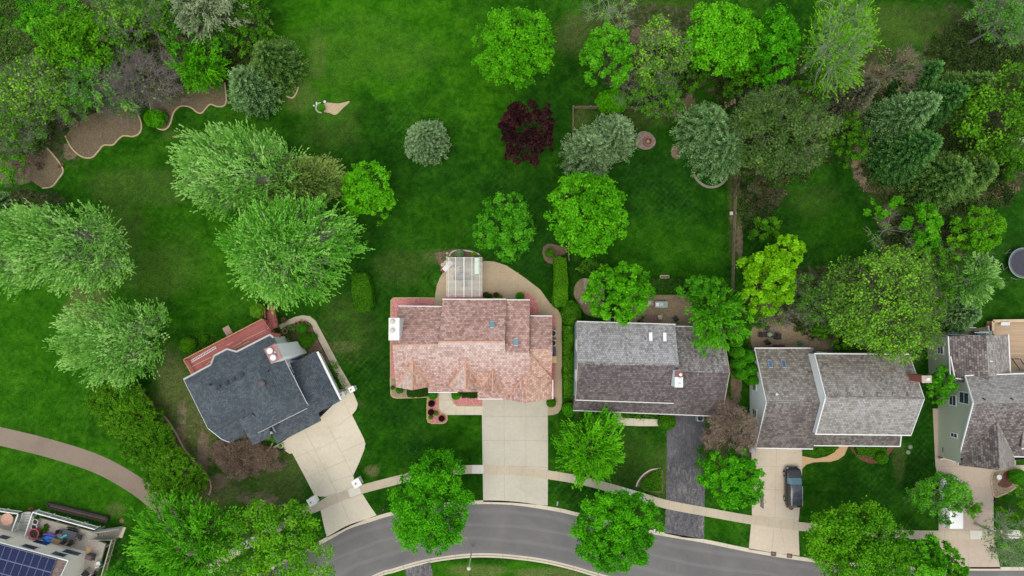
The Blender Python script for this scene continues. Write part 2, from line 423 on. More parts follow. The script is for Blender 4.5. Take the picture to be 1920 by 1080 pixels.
F = np.stack([idx[:-1, :-1], idx[:-1, 1:], idx[1:, 1:], idx[1:, :-1]], -1).reshape(-1, 4)
def ground_mat():
    m, nt, b = newmat("lawn_grass"); N = NT(nt); p = N.pos()
    big = N.noise(p, 0.07, 5, 0.62, 0.6); med = N.noise(p, 0.45, 6, 0.72, 0.3); fine = N.noise(p, 5.5, 5, 0.8); vf = N.noise(p, 14.0, 3, 0.75)
    v = N.math('ADD', N.math('MULTIPLY', big, 0.5), N.math('MULTIPLY', med, 0.5))
    col = N.ramp(v, [(0.38, (0.0060, 0.036, 0.0013)), (0.5, (0.0120, 0.070, 0.0016)), (0.61, (0.030, 0.118, 0.004))])
    # faint criss-cross of mower tracks
    for ang, sc, st in ((0.72, 1.5, 0.34), (-0.85, 1.6, 0.24)):
        mp = N.n("ShaderNodeMapping"); mp.inputs["Rotation"].default_value = (0, 0, ang); N.l(p, mp.inputs[0])
        w = N.n("ShaderNodeTexWave"); w.inputs["Scale"].default_value = sc * 0.35; w.inputs["Distortion"].default_value = 1.2; w.inputs["Detail"].default_value = 3; w.inputs["Detail Scale"].default_value = 0.6; N.l(mp.outputs[0], w.inputs["Vector"])
        msk = N.math('MULTIPLY', N.ramp(N.noise(p, 0.11, 2), [(0.42, (0, 0, 0)), (0.6, (1, 1, 1))]), st)
        wsh = N.ramp(w.outputs["Fac"], [(0.55, (0, 0, 0)), (1.0, (1, 1, 1))])
        col = N.mix(N.math('MULTIPLY', N.math('MULTIPLY', wsh, msk), N.ramp(N.noise(p, 0.8, 4, 0.7), [(0.4, (0, 0, 0)), (0.62, (1, 1, 1))])), col, (0.06, 0.17, 0.03))
    col = N.mix(N.math('MULTIPLY', N.attr("dark_green"), 0.62), col, (0.006, 0.036, 0.004))  # deeper green over chosen patches of the lawn
    lu = N.math('MULTIPLY', N.attr("lush"), N.math('ADD', N.math('MULTIPLY', med, 1.2), 0.35), True)
    col = N.mix(lu, col, N.ramp(med, [(0.35, (0.020, 0.120, 0.001)), (0.65, (0.042, 0.165, 0.003))]))
    thin = N.ramp(N.noise(p, 0.9, 7, 0.78, 0.4), [(0.5, (0, 0, 0)), (0.72, (1, 1, 1))])
    mid2 = N.noise(p, 1.8, 6, 0.8, 0.3)
    col = N.mix(0.8, col, N.ramp(mid2, [(0.32, (0.30, 0.30, 0.30)), (0.5, (0.5, 0.5, 0.5)), (0.68, (0.74, 0.70, 0.72))]), 'OVERLAY')
    col = N.mix(N.math('MULTIPLY', thin, 0.20), col, (0.062, 0.14, 0.018))
    dr = N.math('MULTIPLY', N.attr("dry"), N.math('ADD', N.math('MULTIPLY', N.noise(p, 1.7, 6, 0.8), 2.4), -0.62), True)
    col = N.mix(N.math('MULTIPLY', dr, 0.9), col, N.mix(N.math('POWER', N.attr("dry"), 2.0), N.ramp(fine, [(0.35, (0.075, 0.105, 0.020)), (0.65, (0.16, 0.16, 0.055))]), N.ramp(fine, [(0.35, (0.14, 0.115, 0.055)), (0.65, (0.27, 0.22, 0.125))])))
    wd = N.math('ADD', N.attr("wild"), N.math('MULTIPLY', N.math('SUBTRACT', N.noise(p, 0.8, 6, 0.75), 0.5), 1.1), True)
    wd = N.math('MULTIPLY', N.ramp(wd, [(0.45, (0, 0, 0)), (0.7, (1, 1, 1))]), 0.9)
    wc = N.ramp(N.noise(p, 1.6, 7, 0.8, 0.5), [(0.36, (0.012, 0.026, 0.007)), (0.48, (0.032, 0.058, 0.014)), (0.56, (0.085, 0.075, 0.04)), (0.66, (0.16, 0.125, 0.085))])
    col = N.mix(wd, col, wc)
    so = N.math('ADD', N.attr("soil"), N.math('MULTIPLY', N.math('SUBTRACT', N.noise(p, 1.3, 7, 0.78), 0.5), 1.3), True)
    so = N.ramp(so, [(0.42, (0, 0, 0)), (0.62, (1, 1, 1))])
    sc = N.ramp(N.noise(p, 1.1, 7, 0.75), [(0.3, (0.10, 0.072, 0.045)), (0.55, (0.20, 0.15, 0.105)), (0.72, (0.27, 0.215, 0.15))])
    col = N.mix(N.math('MULTIPLY', so, 0.93), col, sc)
    k = N.ramp(fine, [(0.25, (0.2, 0.2, 0.2)), (0.5, (0.5, 0.5, 0.5)), (0.78, (0.88, 0.88, 0.8))])
    col = N.mix(0.75, col, k, 'OVERLAY')
    k2 = N.ramp(vf, [(0.3, (0.28, 0.28, 0.28)), (0.7, (0.72, 0.72, 0.72))])
    col = N.mix(0.6, col, k2, 'OVERLAY')
    N.l(col, b.inputs["Base Color"]); b.inputs["Roughness"].default_value = 0.95; b.inputs["Specular IOR Level"].default_value = 0.05
    N.l(N.bump(N.math('ADD', fine, vf), 0.8, 0.06), b.inputs["Normal"])
    return m
V = np.stack([X.ravel(), Y.ravel(), Z.ravel()], 1)
g = np_mesh("lawn", V, F, ground_mat(), tint={"lush": lush.ravel(), "dry": dry.ravel(), "soil": soil.ravel(), "wild": wild.ravel(), "dark_green": dark_green.ravel()})
tag(g, "green mown lawn around the houses with thin and dry patches", kind="structure")

# ------------------------------------------------------------------ street, kerbs, pavements
C_DRIVE = concrete("concrete_cream", (0.60, 0.54, 0.42), 0.18)
C_DRIVE2 = concrete("concrete_grey", (0.50, 0.47, 0.38), 0.2)
C_PINK = concrete("concrete_pinkish", (0.48, 0.39, 0.31), 0.18)
C_WALK = concrete("concrete_walk", (0.50, 0.43, 0.32), 0.28)
C_PATIO = concrete("concrete_patio", (0.44, 0.35, 0.23), 0.35)
C_KERB = concrete("concrete_kerb", (0.58, 0.52, 0.41), 0.2)
JOINT = plain("joint_dark", (0.33, 0.28, 0.21), 0.9)
CRACK = plain("crack_dark", (0.16, 0.13, 0.1), 0.9)
def asphalt(name, a, bcol, crack=None):
    m, nt, b = newmat(name); N = NT(nt); p = N.pos()
    f = N.noise(p, 0.22, 6, 0.65, 0.8); g_ = N.noise(p, 30, 3, 0.8)
    col = N.ramp(f, [(0.3, a), (0.7, bcol)])
    col = N.mix(0.5, col, N.ramp(g_, [(0.3, (0.33, 0.33, 0.33)), (0.7, (0.68, 0.68, 0.68))]), 'OVERLAY')
    if crack:
        # long pale mineral streaks and branching cracks worn through the sealcoat
        mp = N.n("ShaderNodeMapping"); mp.inputs["Scale"].default_value = (1.0, 0.26, 1); N.l(p, mp.inputs[0])
        nz = N.n("ShaderNodeTexNoise"); nz.inputs["Scale"].default_value = 1.6; nz.inputs["Detail"].default_value = 4; nz.inputs["Roughness"].default_value = 0.6; N.l(mp.outputs[0], nz.inputs["Vector"])
        r1 = N.math('ABSOLUTE', N.math('SUBTRACT', nz.outputs["Fac"], 0.5))
        r1 = N.ramp(r1, [(0.0, (0.9, 0.9, 0.9)), (0.012, (0.3, 0.3, 0.3)), (0.035, (0, 0, 0))])
        s = N.n("ShaderNodeSeparateXYZ"); N.l(p, s.inputs[0])
        zone = N.ramp(N.noise(p, 0.35, 3), [(0.4, (0.25, 0.25, 0.25)), (0.6, (1, 1, 1))])
        low = N.ramp(N.math('MULTIPLY_ADD' if False else 'MULTIPLY', N.math('ADD', s.outputs[1], 27.0), 0.07), [(0.0, (1, 1, 1)), (1.0, (0.35, 0.35, 0.35))])
        col = N.mix(N.math('MULTIPLY', N.math('MULTIPLY', r1, zone), low), col, crack)
        nz2 = N.noise(p, 0.9, 7, 0.8, 1.0); r2 = N.ramp(N.math('ABSOLUTE', N.math('SUBTRACT', nz2, 0.5)), [(0.0, (0.8, 0.8, 0.8)), (0.02, (0, 0, 0))])
        col = N.mix(N.math('MULTIPLY', N.math('MULTIPLY', r2, low), 0.8), col, crack)
    N.l(col, b.inputs["Base Color"]); b.inputs["Roughness"].default_value = 0.9; N.l(N.bump(g_, 0.3, 0.01), b.inputs["Normal"]); return m
def road_mat():
    m = asphalt("street_asphalt", (0.124, 0.120, 0.118), (0.166, 0.160, 0.153)); N = NT(m.node_tree); b = m.node_tree.nodes["Principled BSDF"]
    base = b.inputs["Base Color"].links[0].from_socket
    uv = N.n("ShaderNodeUVMap", uv_map="UVMap").outputs[0]
    s = N.n("ShaderNodeSeparateXYZ"); N.l(uv, s.inputs[0])
    wob = N.math('ADD', s.outputs[1], N.math('MULTIPLY', N.noise(uv, 0.05, 3), 0.35))
    # tyre-polished lanes, lighter bands that follow the street
    band = N.math('SINE', N.math('MULTIPLY', wob, 24.0))
    col = N.mix(N.math('MULTIPLY', N.ramp(band, [(0.3, (0, 0, 0)), (1.0, (1, 1, 1))]), 0.22), base, (0.24, 0.235, 0.24))
    seam = N.math('ABSOLUTE', N.math('SUBTRACT', wob, 0.62))
    col = N.mix(N.ramp(seam, [(0.0, (0.5, 0.5, 0.5)), (0.008, (0, 0, 0))]), col, (0.08, 0.08, 0.085))
    N.l(col, b.inputs["Base Color"]); return m
mb = MB(); ROADM = road_mat()
n = 220
def resample(line, n):
    L = [0]
    for i in range(1, len(line)): L.append(L[-1] + (line[i] - line[i - 1]).length)
    out = []; j = 0
    for k in range(n):
        t = L[-1] * k / (n - 1)
        while j < len(L) - 2 and L[j + 1] < t: j += 1
        f = (t - L[j]) / max(1e-9, L[j + 1] - L[j]); out.append(line[j].lerp(line[j + 1], min(1, f)))
    return out, L[-1]
A_, la = resample(roadN, n); B_, lb = resample(roadS, n)
for i in range(n - 1):
    u0, u1 = la * i / (n - 1), la * (i + 1) / (n - 1)
    mb.face([(*A_[i].xy, -0.10), (*A_[i + 1].xy, -0.10), (*B_[i + 1].xy, -0.10), (*B_[i].xy, -0.10)][::-1], 0, [(u0, 0), (u1, 0), (u1, 1), (u0, 1)][::-1])
tag(mb.build("street", ROADM), "grey asphalt street curving along the front yards", kind="structure")
def kerb(name, line, sgn, label):
    mb = MB()
    ribbon(mb, line, 0.0 * sgn, -0.28 * sgn, -0.092, 0)
    ribbon(mb, line, 0.0 * sgn, 0.20 * sgn, 0.022, 0, zb=-0.3)
    acc = 0; nxt = 1.5
    for i in range(1, len(line)):
        acc += (line[i] - line[i - 1]).length
        if acc > nxt:
            nxt += 3.0; d = (line[i] - line[i - 1]).normalized(); nn = Vector((-d.y, d.x, 0)) * sgn
            for (w0, w1, z) in ((-0.28, 0, -0.087), (0, 0.20, 0.027)):
                a = line[i] + nn * w0; b_ = line[i] + nn * w1; e = d * 0.018
                q = [(a - e), (a + e), (b_ + e), (b_ - e)]
                mb.face([(t.x, t.y, z) for t in q], 1)
    tag(mb.build(name, [C_KERB, JOINT]), label, kind="structure")
kerb("kerb_north", roadN, 1, "pale concrete kerb and gutter along the north side of the street")
kerb("kerb_south", roadS, -1, "pale concrete kerb and gutter along the inner side of the street")

def slab(name, pts, mat, label, z=0.02, joints=(), smooth=False, jm=None, cracks=(), world=False, th=0.06):
    poly = pts if world else GL(pts, z)
    if smooth: poly = smooth_line(poly, 5, True)
    ar = sum(poly[i].x * poly[(i + 1) % len(poly)].y - poly[(i + 1) % len(poly)].x * poly[i].y for i in range(len(poly)))
    if ar < 0: poly = poly[::-1]
    mb = MB(); mb.prism([(p.x, p.y) for p in poly], z - th, z)
    zj = z + 0.004
    for (x0, y0, x1, y1) in joints:
        a = P(x0, y0, zj); b = P(x1, y1, zj); d = (b - a).normalized() * 0.016
        mb.face([(a.x + d.y, a.y - d.x, zj), (b.x + d.y, b.y - d.x, zj), (b.x - d.y, b.y + d.x, zj), (a.x - d.y, a.y + d.x, zj)], 1)
    for cl in cracks:
        rr = random.Random(len(cl) * 7)
        pl = []
        for i in range(len(cl) - 1):
            for k in range(5):
                t = k / 5; pl.append(P(cl[i][0] * (1 - t) + cl[i + 1][0] * t + rr.uniform(-1, 1), cl[i][1] * (1 - t) + cl[i + 1][1] * t + rr.uniform(-1, 1), zj))
        for a, b in zip(pl, pl[1:]):
            d = (b - a).normalized() * rr.uniform(0.004, 0.011)
            mb.face([(a.x + d.y, a.y - d.x, zj + .002), (b.x + d.y, b.y - d.x, zj + .002), (b.x - d.y, b.y + d.x, zj + .002), (a.x - d.y, a.y + d.x, zj + .002)], 2)
    return tag(mb.build(name, [mat, jm or JOINT, CRACK]), label, kind="structure")

# sidewalk (one ribbon, cut where the driveways cross)
SW = [(330, 1110), (440, 1035), (520, 990), (560, 965), (596, 950), (640, 931), (680, 917), (749, 899), (800, 886), (855, 881), (906, 880), (960, 882), (1027, 890), (1100, 903), (1190, 928), (1247, 945), (1320, 959), (1410, 975), (1500, 987), (1600, 996), (1697, 1002), (1790, 1003), (1920, 1002), (2060, 1002)]
swl = smooth_line(GL(SW))
mb = MB(); ribbon(mb, swl, -0.53, 0.53, 0.030, 0, zb=-0.05)
acc = 0; nxt = 1.0; rr = random.Random(3)
for i in range(1, len(swl)):
    acc += (swl[i] - swl[i - 1]).length
    while acc > nxt:
        t = 1 - (acc - nxt) / (swl[i] - swl[i - 1]).length
        c = swl[i - 1].lerp(swl[i], t); d = (swl[i] - swl[i - 1]).normalized(); nn = Vector((-d.y, d.x, 0)); nxt += 1.55
        a = c - nn * 0.53; b_ = c + nn * 0.53; e = d * 0.016
        mb.face([(q.x, q.y, 0.034) for q in (a - e, b_ - e, b_ + e, a + e)][::-1], 1)
        if rr.random() < 0.16:
            c2 = c + d * 1.52
            mb.face([(q.x, q.y, 0.033) for q in (c - nn * .52, c2 - nn * .52, c2 + nn * .52, c + nn * .52)], 2)
tag(mb.build("sidewalk", [C_WALK, JOINT, concrete("concrete_patch", (0.62, 0.60, 0.52), 0.1)]), "pale concrete sidewalk that crosses all the driveways", kind="structure")

slab("driveway_cream", [(500, 845), (535, 825), (572, 792), (630, 735), (645, 728), (656, 724), (663, 738), (671, 757), (668, 768), (660, 778), (671, 800), (682, 822), (685, 832), (683, 843), (674, 866), (662, 892), (668, 910), (680, 927), (692, 946), (706, 966), (657, 986), (613, 1008), (607, 985), (601, 957), (590, 961), (581, 948), (596, 942), (614, 931), (600, 931), (589, 928), (569, 889), (548, 850), (543, 851), (530, 842), (520, 838)],
     C_DRIVE, "cream concrete driveway fanning out from the blue roofed house", 0.022,
     joints=[(571, 806, 632, 924), (616, 800, 664, 895), (602, 825 + 12, 550, 860), (640, 818, 588, 848), (688 - 5, 828, 641, 848), (610, 880, 575, 897), (650, 862, 610, 880), (660, 892, 619, 903), (632, 924, 601, 935), (632, 926, 668, 910), (639, 939, 601, 957), (639, 939, 680, 926), (640, 940, 658, 985), (655, 925, 652, 917), (632, 800, 660, 778), (645, 752, 656, 778), (614, 931, 632, 924)],
     cracks=[[(564, 840), (578, 850), (593, 868), (597, 882)], [(566, 876), (582, 890), (588, 900), (580, 898)], [(597, 882), (600, 890), (612, 893)]])
slab("garden_walk_tan", [(523, 609.6), (535, 602), (553, 594), (567, 591), (581, 593), (591.5, 601), (606, 628), (620, 654.5), (640, 692), (661, 728), (650, 738), (644, 730), (628, 698), (607, 656), (588, 619), (583, 607), (577, 603), (570, 602), (558, 603.5), (540, 612), (526, 617.5)],
     C_WALK, "tan concrete walk bending round the flower bed to the deck stairs", 0.02, joints=[(553, 594, 556, 604), (610, 637, 598, 637), (620, 656, 608, 657), (621, 658, 609, 660), (640, 692, 628, 698), (655, 718, 640, 726)])
slab("driveway_wide", [(903, 740), (1027, 740), (1027.5, 860), (1027, 948), (960, 942.5), (906, 941)], C_DRIVE2, "wide pale concrete driveway of the pink roofed house", 0.022,
     joints=[(945, 745, 946, 941), (986, 745, 986, 943), (905, 781, 1027, 781), (905, 826, 1027, 826), (905, 872, 1027, 876), (905, 888, 1027, 892)])
slab("entry_walk_cream", [(823, 728), (847, 728), (847, 748), (850, 757), (858, 761.5), (905, 761.7), (905, 778), (839, 778), (831, 776), (825, 771), (823, 765)], C_DRIVE, "cream concrete entry walk from the wide driveway to the porch", 0.024,
     joints=[(823, 750, 847, 750), (829, 772, 849, 758), (855, 762, 855, 778), (872, 762, 872, 778), (889, 762, 889, 778)])
slab("patio_and_side_walk", [(815, 600), (815, 573), (816, 552), (819, 535), (825, 520), (833, 508), (845, 500), (870, 494), (905, 489), (927, 490.5), (950, 498), (983, 520), (1013, 543), (1030, 567), (1047, 582), (1053, 593), (1053.7, 640), (1053.7, 755), (1052, 767), (1046, 775), (1037, 778), (1026, 779), (1026, 752), (1041, 740), (1041, 600), (1000, 590), (990, 600), (900, 610)],
     C_PATIO, "tan concrete patio narrowing into a side walk along the pink roofed house", 0.02,
     joints=[(815, 532, 990, 533), (815, 565, 943, 565), (905, 511, 973, 511), (938, 492, 938, 560), (972, 512, 972, 547), (905, 553, 1000, 553), (1000, 590, 1037, 574), (1041, 612, 1053, 612), (1041, 640, 1053, 640), (1041, 670, 1053, 670), (1041, 698, 1053, 698), (1041, 734, 1053, 736), (1038, 756, 1053, 748)])
ASPH_BLUE = asphalt("sealed_asphalt_blue", (0.052, 0.054, 0.064), (0.098, 0.100, 0.112), crack=(0.32, 0.29, 0.25))
slab("driveway_asphalt", [(1250, 765), (1322, 765), (1322, 900), (1320, 1011), (1283, 1008), (1246, 1000), (1249, 940), (1250, 850)], ASPH_BLUE, "cracked blue grey asphalt driveway with pale streaks", 0.022)
slab("porch_walk_cream", [(1151, 765), (1151, 788), (1154, 794), (1160, 797.5), (1200, 799), (1238, 799), (1236, 786), (1200, 785), (1170, 784), (1165, 780), (1165, 765)], C_DRIVE, "short cream porch walk in front of the grey roofed house", 0.022, joints=[(1188, 785, 1188, 799), (1207, 785, 1207, 799)])
slab("driveway_car", [(1409, 830), (1504, 830), (1504, 880), (1502, 930), (1497, 980), (1499, 1042), (1450, 1037), (1404, 1030), (1410, 964)], concrete("concrete_buff", (0.56, 0.48, 0.37), 0.2), "buff concrete driveway under the parked black car", 0.022,
     joints=[(1456, 835, 1453, 973), (1452, 974, 1447, 1037), (1409, 874, 1504, 875), (1409, 917, 1502, 920), (1410, 966, 1498, 976), (1410, 982, 1498, 993)], cracks=[[(1463, 985), (1468, 1010), (1473, 1034)]])
slab("entry_walk_orange", [(1503, 855), (1530, 860), (1550, 856), (1565, 848), (1572, 838), (1576, 830), (1590, 830), (1590, 838), (1583, 854), (1571, 862), (1556, 866), (1540, 866), (1525, 867), (1512, 871), (1504, 879)], concrete("concrete_orange", (0.56, 0.36, 0.20), 0.12), "orange tinted entry walk curving to the porch behind the parked car", 0.026)
slab("driveway_van", [(1749, 766), (1771, 766), (1777, 850), (1793, 855), (1905, 860), (1905, 884), (1863, 884), (1863, 995), (1865, 1018), (1874, 1056), (1876, 1067), (1770, 1066), (1763, 1030), (1760, 1010), (1760, 900), (1754, 873)],
     C_PINK, "pinkish concrete driveway and side strip beside the green house", 0.022,
     joints=[(1756, 874, 1864, 875), (1808, 876, 1810, 1000), (1805, 915, 1863, 915), (1805, 954, 1863, 954), (1760, 994, 1864, 994), (1760, 1011, 1865, 1011), (1815, 1012, 1816, 1065), (1751, 835, 1775, 835), (1752, 858, 1776, 858)])
slab("front_walk_pink", [(1905, 872), (2000, 872), (2000, 884), (1905, 884)], C_PINK, "pinkish front walk at the right edge beyond the stone edged bed", 0.026, joints=[(1912, 872, 1912, 884)])
slab("south_driveway", [(759, 1068), (806, 1054), (812, 1078), (815, 1110), (770, 1110)], ASPH_BLUE, "dark asphalt driveway mouth on the inner side of the street", 0.024)
# old asphalt path at the left
mb = MB(); pth = smooth_line(GL([(-150, 795), (-60, 805), (0, 818), (90, 840), (180, 869), (250, 907), (300, 948), (335, 1000), (360, 1060), (380, 1120), (388, 1138)]))
ribbon(mb, pth, -1.12, 1.12, 0.02, 0, zb=-0.05)
tag(mb.build("path", concrete("old_path", (0.24, 0.19, 0.145), 0.3)), "brown grey asphalt path curving through the lawn at the left", kind="structure")

# planting beds as low mounds of mulch or gravel
PINK = speckle("pink_gravel", [(0.50, 0.17, 0.16), (0.42, 0.13, 0.13), (0.60, 0.30, 0.27), (0.55, 0.20, 0.20), (0.34, 0.10, 0.10)], 9, big=(0.62, 0.28, 0.26))
MULCH = speckle("brown_mulch", [(0.13, 0.085, 0.055), (0.19, 0.13, 0.085), (0.10, 0.065, 0.045), (0.25, 0.18, 0.12)], 11)
RMULCH = speckle("red_mulch", [(0.16, 0.07, 0.045), (0.11, 0.045, 0.03), (0.22, 0.11, 0.07)], 11)
TANM = speckle("tan_gravel", [(0.34, 0.27, 0.18), (0.28, 0.21, 0.14), (0.42, 0.34, 0.24), (0.23, 0.17, 0.11)], 9)
SAND = speckle("bare_sand", [(0.50, 0.39, 0.24), (0.44, 0.33, 0.21), (0.55, 0.45, 0.29)], 7, bump=0.2)
BRICK = plain("edging_stone", (0.45, 0.34, 0.22), 0.85, var=0.25)
PAVER = speckle("small_pavers", [(0.26, 0.20, 0.13), (0.32, 0.25, 0.17), (0.21, 0.16, 0.11), (0.29, 0.24, 0.14)], 5, bump=0.3)
def bed(pts, mat, label, name="planting_bed", edge=None, z=0.045, smooth=True, world=False):
    poly = GL(pts, 0.0)
    if smooth: poly = smooth_line(poly, 4, True)
    ar = sum(poly[i].x * poly[(i + 1) % len(poly)].y - poly[(i + 1) % len(poly)].x * poly[i].y for i in range(len(poly)))
    if ar < 0: poly = poly[::-1]
    mb = MB(); mb.prism([(p.x, p.y) for p in poly], -0.02, z)
    if edge: ribbon(mb, poly + [poly[0]], -0.08, 0.08, z + 0.03, 1, zb=-0.02)
    return tag(mb.build(name, [mat, edge or mat]), label, kind="structure")
EDG = plain("edging_tan", (0.40, 0.33, 0.16), 0.85, var=0.2)
bed([(733.5, 563), (737, 559), (775, 558.5), (815, 559), (815, 580), (760, 582), (745, 600), (745, 730), (733, 730), (732.5, 640)], PINK, "pink gravel bed round the north west corner of the pink roofed house", "gravel_bed", EDG, smooth=False)
bed([(732, 709), (750, 709), (800, 735), (803, 744), (770, 745.5), (745, 746), (738, 745), (733.5, 741)], TANM, "brown gravel bed below the south west corner of the pink roofed house", "gravel_bed", EDG, 0.047, smooth=False)
bed([(803, 730), (822, 730), (822, 766), (826, 773), (838, 779), (838.5, 786), (836, 791), (831, 793.5), (810, 793.5), (803, 791), (801, 785), (801, 760)], PINK, "L-shaped pink gravel bed with dark shrubs beside the entry walk", "gravel_bed", EDG, 0.05, smooth=False)
bed([(848, 735), (904, 735), (904, 761), (858, 760.5), (852, 757), (848, 748)], PINK, "pink gravel strip between the entry walk and the front wall", "gravel_bed", EDG, 0.05, smooth=False)
bed([(975, 548), (985, 546), (997, 552), (1006, 561), (1011, 573), (1012.5, 592), (985, 594), (975, 570)], PINK, "rounded pink gravel bed at the north east corner of the pink roofed house", "gravel_bed", EDG, 0.052, smooth=False)
bed([(900, 547), (942, 548), (943, 566), (900, 566)], PINK, "pink gravel strip with small shrubs below the patio", "gravel_bed", None, 0.05, smooth=False)
bed([(836, 548), (900, 547), (900, 566), (836, 566)], PINK, "pink gravel strip beneath the south end of the pergola", "gravel_bed", None, 0.048, smooth=False)
bed([(1033, 590), (1041, 590), (1041, 755), (1033, 755)], PINK, "narrow red gravel strip along the east wall of the pink roofed house", "gravel_bed", None, 0.046, smooth=False)
bed([(816, 476), (830, 472), (850, 467), (870, 467), (890, 471), (903, 480), (905, 492), (870, 497), (842, 504), (833, 512), (824, 497)], MULCH, "brown mulch bed behind the white pergola", "mulch_bed")
bed([(1018, 465), (1028, 457), (1042, 459), (1060, 463), (1062, 474), (1048, 482), (1038, 494), (1026, 492), (1018, 480)], MULCH, "ring shaped mulch bed beside the clipped hedge", "mulch_bed")
bed([(535, 612), (556, 605), (570, 603), (583, 609), (590, 625), (606, 658), (618, 682), (600, 690), (560, 690), (528, 668), (522, 630)], MULCH, "brown flower bed wrapped by the tan walk and full of pots", "flower_bed")
bed([(1597, 835), (1608, 857), (1622, 866), (1640, 869), (1655, 864), (1668, 850), (1672, 835)], RMULCH, "dark mulch bed under the front hedge of the long grey roof", "mulch_bed")
bed([(1863, 884), (1916, 884), (1918, 892), (1912, 905), (1898, 918), (1880, 927), (1863, 929)], TANM, "stone gravel bed beside the driveway at the right", "gravel_bed", BRICK)
bed([(1883, 885), (1899, 885), (1901, 900), (1893, 912), (1880, 914), (1870, 908), (1878, 898)], RMULCH, "red mulch crescent inside the stone gravel bed", "mulch_bed", z=0.06)
bed([(1193, 905), (1202, 893), (1215, 884), (1240, 878), (1243, 900), (1241, 923), (1218, 922), (1200, 915)], MULCH, "heart shaped mulch bed with a clipped border in the front lawn", "mulch_bed")
bed([(1076, 545), (1080, 532), (1090, 523), (1103, 522), (1130, 530), (1130, 590), (1100, 590), (1085, 570), (1077, 556)], PAVER, "round brown paver patio under the trees", "paver_patio", z=0.03)
slab("paver_terrace", [(1185, 552), (1230, 553), (1290, 553), (1305, 580), (1305, 615), (1180, 612), (1180, 580)], PAVER, "brown paver terrace behind the grey roofed house", 0.03)
bed([(611, 193), (622, 193), (636, 194), (656, 190), (644, 202), (630, 215), (618, 212), (606, 209), (604, 200)], SAND, "pale bare sand patch beside the tiny planting in the upper lawn", "sand_patch", z=0.02)
bed([(1197, 250), (1208, 246), (1220, 250), (1229, 262), (1227, 273), (1216, 280), (1202, 279), (1192, 270)], speckle("ash_gravel", [(0.22, 0.17, 0.14), (0.28, 0.23, 0.2), (0.17, 0.13, 0.11)], 8), "ash and gravel circle round the fire pit", "fire_ring_ground", z=0.02)
bed([(1410, 615), (1440, 606), (1500, 600), (1540, 612), (1560, 650), (1520, 657), (1440, 657), (1412, 655)], speckle("worn_patio", [(0.26, 0.20, 0.13), (0.30, 0.22, 0.15), (0.22, 0.19, 0.11), (0.34, 0.26, 0.18)], 6), "worn brown patio ground behind the double grey roof", "patio_ground", z=0.015)
slab("gravel_side_yard", [(1750, 632), (1765, 622), (1800, 622), (1860, 610), (1862, 625), (1862, 640), (1768, 650), (1770, 705), (1753, 700)], TANM, "tan gravel side yard north and west of the green house", 0.03)
bed([(258, 722), (272, 742), (290, 768), (312, 790), (330, 816), (350, 850), (385, 890), (393, 912), (385, 925), (340, 900), (290, 830), (240, 750)], MULCH, "long mulch bed under the row of dark green hedges", "mulch_bed", z=0.03)
bed([(402, 829), (440, 826), (500, 836), (525, 845), (510, 868), (470, 885), (430, 890), (400, 862)], MULCH, "mulch bed in front of the blue roofed house", "mulch_bed", z=0.03)

def edging(pts, mat, label, w=0.16, h=0.12, name="landscape_edging", bed_pts=None, bmat=None):
    ln = smooth_line(GL(pts)); mb = MB(); ribbon(mb, ln, -w / 2, w / 2, h, 0, zb=-0.02)
    return tag(mb.build(name, mat), label, "edging")
TANEDGE = plain("edging_concrete_tan", (0.46, 0.36, 0.22), 0.85, var=0.15)
def edged_bed(edge, back, label, elabel):
    pts = edge + back
    poly = smooth_line(GL(edge)) + GL(back)
    ar = sum(poly[i].x * poly[(i + 1) % len(poly)].y - poly[(i + 1) % len(poly)].x * poly[i].y for i in range(len(poly)))
    if ar < 0: poly = poly[::-1]
    mb = MB(); mb.prism([(p.x, p.y) for p in poly], -0.02, 0.03)
    tag(mb.build("mulch_bed", speckle("wood_mulch", [(0.17, 0.12, 0.08), (0.23, 0.175, 0.115), (0.12, 0.095, 0.055), (0.16, 0.15, 0.07)], 8, bump=0.3)), label, kind="structure")
    edging(edge, TANEDGE, elabel)
edged_bed([(422, 155), (424, 175), (425, 190), (420, 199), (408, 200), (395, 196), (387, 203), (379, 212), (370, 211), (360, 203), (348, 199), (336, 201), (326, 212), (320, 232), (312, 242), (301, 243), (292, 236), (284, 214), (283, 200), (276, 180)], [(330, 150), (380, 140)],
          "upper mulch bed at the edge of the wood, below the bright green tree", "scalloped tan edging of the upper bed under the bright green tree")
edged_bed([(252, 200), (262, 220), (266, 237), (262, 250), (250, 256), (232, 255), (222, 262), (212, 272), (195, 273), (184, 285), (174, 295), (160, 296), (146, 289), (133, 275), (123, 255)], [(140, 232), (170, 215), (210, 200)],
          "middle mulch bed below the feathery trees", "scalloped tan edging of the middle bed below the feathery trees")
edged_bed([(88, 277), (100, 290), (114, 308), (119, 322), (110, 336), (98, 350), (80, 353)], [(60, 340), (60, 300)], "lower mulch bed at the left of the wood edge", "short tan edging of the lower bed at the left")
edging([(258, 716), (270, 738), (290, 764), (312, 785), (330, 812), (345, 840), (365, 865), (388, 890), (396, 912), (392, 928)], TANEDGE, "long tan edging beside the row of dark green hedges")
edging([(538, 181), (548, 184), (555, 177), (560, 163)], TANEDGE, "short curved edging beside the olive green spruce")
edging([(1300, 327), (1310, 341), (1325, 350), (1342, 350), (1357, 341), (1364, 325), (1364, 318)], plain("edging_grey", (0.22, 0.20, 0.16), 0.9), "grey stone edging curving below the twin spruces", w=0.3)
edging([(1193, 912), (1196, 903), (1205, 891), (1220, 881), (1239, 878)], plain("edging_white", (0.55, 0.5, 0.4), 0.9), "pale stone edging of the heart shaped bed", w=0.16)
